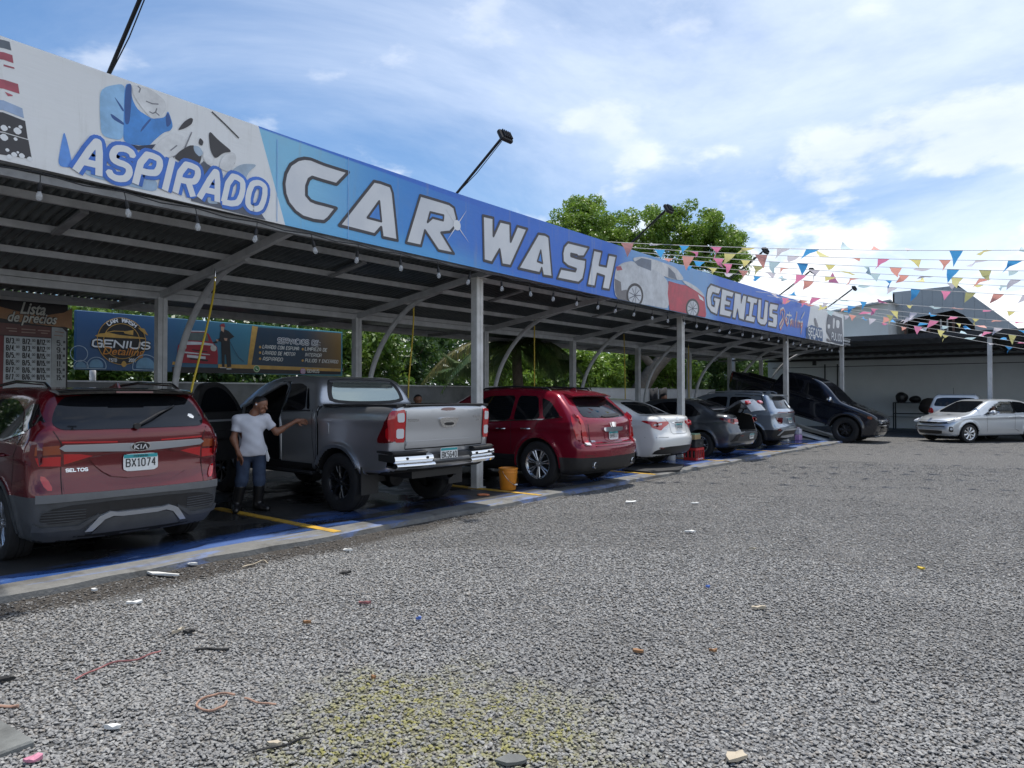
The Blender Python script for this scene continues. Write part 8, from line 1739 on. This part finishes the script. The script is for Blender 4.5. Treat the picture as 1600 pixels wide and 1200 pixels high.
for x in (-.80, .80):
    b = MB(); Lr = 5.6; b.add([(x - .24, .25, -.01), (x + .24, .25, -.01), (x + .24, Lr, Lr * sl_ - .055), (x - .24, Lr, Lr * sl_ - .055), (x - .24, .25, -.05), (x + .24, .25, -.05), (x + .24, Lr, Lr * sl_ - .36), (x - .24, Lr, Lr * sl_ - .36)], [(0, 1, 2, 3), (7, 6, 5, 4), (0, 4, 5, 1), (1, 5, 6, 2), (2, 6, 7, 3), (3, 7, 4, 0)]); b.build('track', RW, t)
    b = MB(); b.bar((x - .2, .9, .02), (x - .2, Lr, Lr * sl_ - .46), .06, .16); b.build('track_beam', DKST, t)
    for y in (2.4, 4.2, 5.5): MB().box((x, y, (y * sl_ - .2) / 2), (.1, .1, max(.05, y * sl_ - .2))).build('prop', DKST, t)
b = MB(); b.add([(-1.2, .55, .0), (1.2, .55, .0), (1.2, 3.2, .0), (-1.2, 3.2, .0), (-1.2, 3.2, .42), (1.2, 3.2, .42)], [(0, 1, 5, 4), (1, 2, 5), (0, 4, 3), (2, 3, 4, 5)]); b.build('ramp_base', mat('ramp_concrete', (.36, .365, .36), .7, var=.15), t)
# rack with bags by the far wall
P_ = [(36.85, 7.126, -0.572), (37.681, 6.115, -0.572)]; t = thing('metal_rack', 'black metal rack with two shelves by the far grey wall', 'rack', (37.0, 6.5, .016))
for y in (-.75, .75):
    for x in (-.22, .22): MB().box((x, y, .62), (.05, .05, 1.24)).build('leg', DKST, t)
for z in (.72, 1.22): MB().box((0, 0, z), (.5, 1.55, .04)).build('shelf', DKST, t)
def lump(name, lab, cat, loc, r, m, seed):
    rs = np.random.RandomState(seed); ph = rs.uniform(0, 6, 4)
    def f(x, y, z): return np.sqrt((x / r[0]) ** 2 + (y / r[1]) ** 2 + ((z - r[2] * .8) / r[2]) ** 2) - 1 + .09 * np.sin(x * 9 + ph[0]) * np.sin(y * 11 + ph[1]) + .06 * np.sin(z * 14 + ph[2] + x * 6)
    V, Q = nets(f, (-r[0] * 1.2, -r[1] * 1.2, 0.0), (r[0] * 1.2, r[1] * 1.2, r[2] * 2.1), max(r) * .11); o = npmesh(name, V, Q, m, None, 180); o.location = loc; return tag(o, lab, cat)
BAG = mat('bag_black', (.012, .012, .014), .4); BAGB = mat('bag_brown', (.05, .04, .035), .7)
lump('bag', 'pointed black bag at the left end of the rack', 'bag', (37.0, 6.95, 1.255), (.25, .27, .26), BAG, 1); lump('bag', 'round black bag in the middle of the rack', 'bag', (37.0, 6.4, 1.255), (.25, .24, .18), BAG, 2); lump('bag', 'dark brown sack at the right end of the rack', 'bag', (36.85, 5.8, .76), (.24, .42, .38), BAGB, 3)
t = thing('fire_pot', 'dark pot with small green plant by the far grey wall', 'plant', (37.2, 9.6, .016)); MB().lathe([(0, 0), (.16, 0), (.2, .9), (.17, 1.05), (0, 1.05)], n=14).build('pot', BAGB, t, 40); V, Q = leaf_mesh(shell((0, 0, 1.25), (.2, .2, .18), 14, 2), .12, 30, .06, 2); npmesh('foliage', V, Q, LF1, t, 180)
# driver of the silver sedan
rv_ = Matrix.Rotation(math.atan2(.585, -.81), 3, 'Z')
# ------------------------------------------------------------------ litter on the lot
PAPER = mat('paper_scrap', (.62, .62, .60), .8); LEAFB = mat('dry_leaf', (.24, .12, .05), .7); LEAFT = mat('dry_leaf_tan', (.42, .36, .27), .7); BLKR = mat('rag_black', (.012, .012, .013), .7); PINKP = mat('plastic_pink', (.50, .20, .28), .5); ROPE = mat('rope_tan', (.30, .18, .13), .8); ROPER = mat('cord_red', (.26, .10, .10), .7); BLUEP = mat('plastic_blue', (.05, .12, .40), .5); YELP = mat('plastic_yellow', (.55, .38, .03), .5)
def scrap(name, lab, cat, c, L_, W_, ang, m, seed, curl=.015, n=10, z=.022):
    rs = random.Random(seed); pl = []
    for i in range(n):
        a = 2 * math.pi * i / n; r = rs.uniform(.72, 1.15); x, y = L_ / 2 * r * math.cos(a), W_ / 2 * r * math.sin(a); pl.append((c[0] + x * math.cos(ang) - y * math.sin(ang), c[1] + x * math.sin(ang) + y * math.cos(ang)))
    return mat_poly(name, lab, cat, pl, z, m, .006, .008, seed, curl)
va = YAW - R(90)
G_ = [(2.889, 6.36), (3.703, 6.63), (2.363, 5.646), (2.308, 6.266), (2.099, 6.732), (9.225, 5.311), (9.711, 4.525), (7.655, 3.623), (5.241, 1.939), (3.886, 2.188), (4.188, 1.837), (3.024, 1.223), (7.365, 1.236), (2.384, 1.959), (3.467, 3.698), (1.418, 3.619), (1.078, 3.566), (3.94, 5.152), (2.309, 4.683), (2.257, 4.746), (3.468, 4.301), (2.917, 4.236), (1.81, 2.879), (7.209, 2.727), (3.233, 6.533), (4.539, 5.884), (8.131, 7.251), (1.281, 4.68), (2.59, 3.128), (5.547, 2.472)]
LT = [('paper_scrap', 'long torn white paper strip beside the kerb behind the red SUV', 'paper', .44, .06, PAPER), ('paper_scrap', 'white paper strip on dark soil left of the yellow line', 'paper', .24, .04, PAPER), ('paper_scrap', 'narrow white paper scrap on the open gravel at left', 'paper', .11, .03, PAPER), ('paper_scrap', 'small white scrap beside the kerb corner at far left', 'paper', .06, .03, PAPER), ('paper_scrap', 'round white scrap lowest along the kerb at left', 'paper', .05, .04, PAPER),
      ('paper_scrap', 'crumpled white paper in front of the crimson SUV', 'paper', .22, .10, PAPER), ('paper_scrap', 'white paper further right, before the rubber mat', 'paper', .14, .06, PAPER), ('paper_scrap', 'white paper nearer the camera than the two by the mat', 'paper', .13, .06, PAPER), ('dry_leaf', 'pale tan leaf in the middle of the gravel', 'leaf', .12, .04, LEAFT), ('dry_leaf', 'curled reddish leaf in the gravel foreground', 'leaf', .075, .04, LEAFB), ('dry_leaf', 'brown leaf right of the curled reddish leaf', 'leaf', .06, .03, LEAFB), ('dry_leaf', 'large pale leaf at the bottom edge of the gravel', 'leaf', .12, .06, LEAFT), ('plastic_scrap', 'small yellow plastic scrap far right on the gravel', 'plastic', .06, .05, YELP), ('flat_stone', 'large flat pale stone at the bottom edge', 'stone', .15, .09, SLAB),
      ('plastic_scrap', 'small blue plastic scrap on the gravel', 'plastic', .04, .03, BLUEP), ('paper_scrap', 'white paper scrap in the lower left foreground', 'paper', .09, .04, PAPER), ('plastic_scrap', 'pink plastic piece in the lower left corner', 'plastic', .07, .06, PINKP), ('black_rag', 'small black rag on the gravel below the yellow line', 'rag', .10, .05, BLKR), ('black_rag', 'black crumpled strip next to the pale stick', 'rag', .09, .05, BLKR), ('pale_stick', 'pale flat stick beside the black strip', 'stick', .13, .022, LEAFT), ('plastic_scrap', 'dark red plastic scrap on the gravel', 'plastic', .10, .03, ROPER), ('dry_leaf', 'small red-brown leaf left of the dark red scrap', 'leaf', .06, .03, LEAFB), ('dry_leaf', 'tan leaf by a twig at the bottom', 'leaf', .07, .03, LEAFT), ('dry_leaf', 'faint tan leaf beside the far right gravel', 'leaf', .07, .03, LEAFT), ('paper_scrap', 'pale scrap against the kerb behind the red SUV', 'paper', .14, .05, PAPER), ('paper_scrap', 'pale scrap on the gravel right of the yellow line end', 'paper', .12, .06, PAPER), ('orange_peel', 'orange cloth scrap at the puddle by the post', 'scrap', .22, .14, mat('scrap_orange', (.55, .18, .08), .7)), ('black_rag', 'dark clod at the left edge of the gravel', 'clod', .09, .05, BLKR), ('dry_leaf', 'tiny orange leaf near the yellow moss', 'leaf', .04, .025, LEAFB), ('plastic_scrap', 'tiny blue scrap in mid gravel', 'plastic', .04, .025, BLUEP)]
for i, (c, (nm, lab, cat, l_, w_, m)) in enumerate(zip(G_, LT)):
    scrap(nm, lab, cat, c, l_, w_, va + (1.3 if nm == 'pale_stick' else random.uniform(-.4, .4)), m, i + 3, .010 if nm != 'flat_stone' else .004, z=.020 if i != 26 else .068)
for nm, lab, P_, r, m in (('rope_piece', 'looped tan rope piece lying on the gravel', [(1.984, 3.52), (1.938, 3.601), (1.871, 3.607), (1.811, 3.583), (1.782, 3.501), (1.816, 3.437), (1.873, 3.436), (1.915, 3.48)], .006, ROPE), ('rope_piece', 'short tan rope end right of the loop', [(1.995, 3.444), (2.006, 3.37), (2.027, 3.296), (2.061, 3.255)], .005, ROPE), ('red_cord', 'thin faded red cord across the left gravel', [(1.527, 4.395), (1.642, 4.457), (1.761, 4.496), (1.868, 4.446), (1.971, 4.468), (2.031, 4.481)], .005, ROPER), ('twig', 'long dark twig at the bottom of the gravel', [(1.726, 2.899), (1.825, 2.852), (1.915, 2.836), (1.958, 2.822)], .005, BLKR), ('black_strap', 'thin black strap on the gravel left of centre', [(2.179, 4.336), (2.253, 4.263), (2.311, 4.175)], .008, BLKR), ('rope_piece', 'straight tan rope bit at the left edge', [(1.119, 4.342), (1.172, 4.29), (1.213, 4.24)], .008, ROPE), ('twig', 'pale bent twig on dark soil by the kerb', [(3.485, 6.072), (3.595, 6.093), (3.744, 6.153), (3.718, 6.023)], .006, LEAFT)):
    tag(MB().tube([(x, y, .019 + .003 * math.sin(i * .9)) for i, (x, y) in enumerate(spl(P_, 4))], r, 6).build(nm, m, None, 60), lab, nm.split('_')[-1])

# ------------------------------------------------------------------ vehicles in place
build_seltos(); build_hilux(); build_srx(); build_white_sedan(); build_open_sedan(); build_silver_suv(); build_black_truck()
c_ = build_silver_sedan(); build_white_hatch()
J3 = dict(ST); J3.update(face=(1, 0, 0)); mw = Matrix.Rotation(c_.root.rotation_euler.z, 3, 'Z'); px_ = c_.root.location + mw @ Vector((2.02, .33, 0))
fx_ = mw @ Vector((1, 0, 0)); rx_v = mw @ Vector((0, -1, 0))
SJ = dict(head=(0.02, 0, 1.22), neck=(0, 0, 1.10), face=(1, 0, 0), shR=(0, .17, 1.02), shL=(0, -.17, 1.02), elR=(.16, .22, .84), wrR=(.40, .14, .98), tipR=(.52, .10, 1.02), palmR=(0, 0, 1), elL=(.16, -.22, .84), wrL=(.40, -.14, .98), tipL=(.52, -.10, 1.02), palmL=(0, 0, 1), hipR=(.02, .09, .58), hipL=(.02, -.09, .58), knR=(.42, .10, .62), knL=(.42, -.10, .62), anR=(.60, .10, .28), anL=(.60, -.10, .28), toeR=(.74, .10, .26), toeL=(.74, -.10, .26))
person('person', 'driver in blue sitting at the wheel of the silver sedan', px_, (fx_, rx_v), SJ, (BLUET, -.05, .7), None, None, .95, .016)
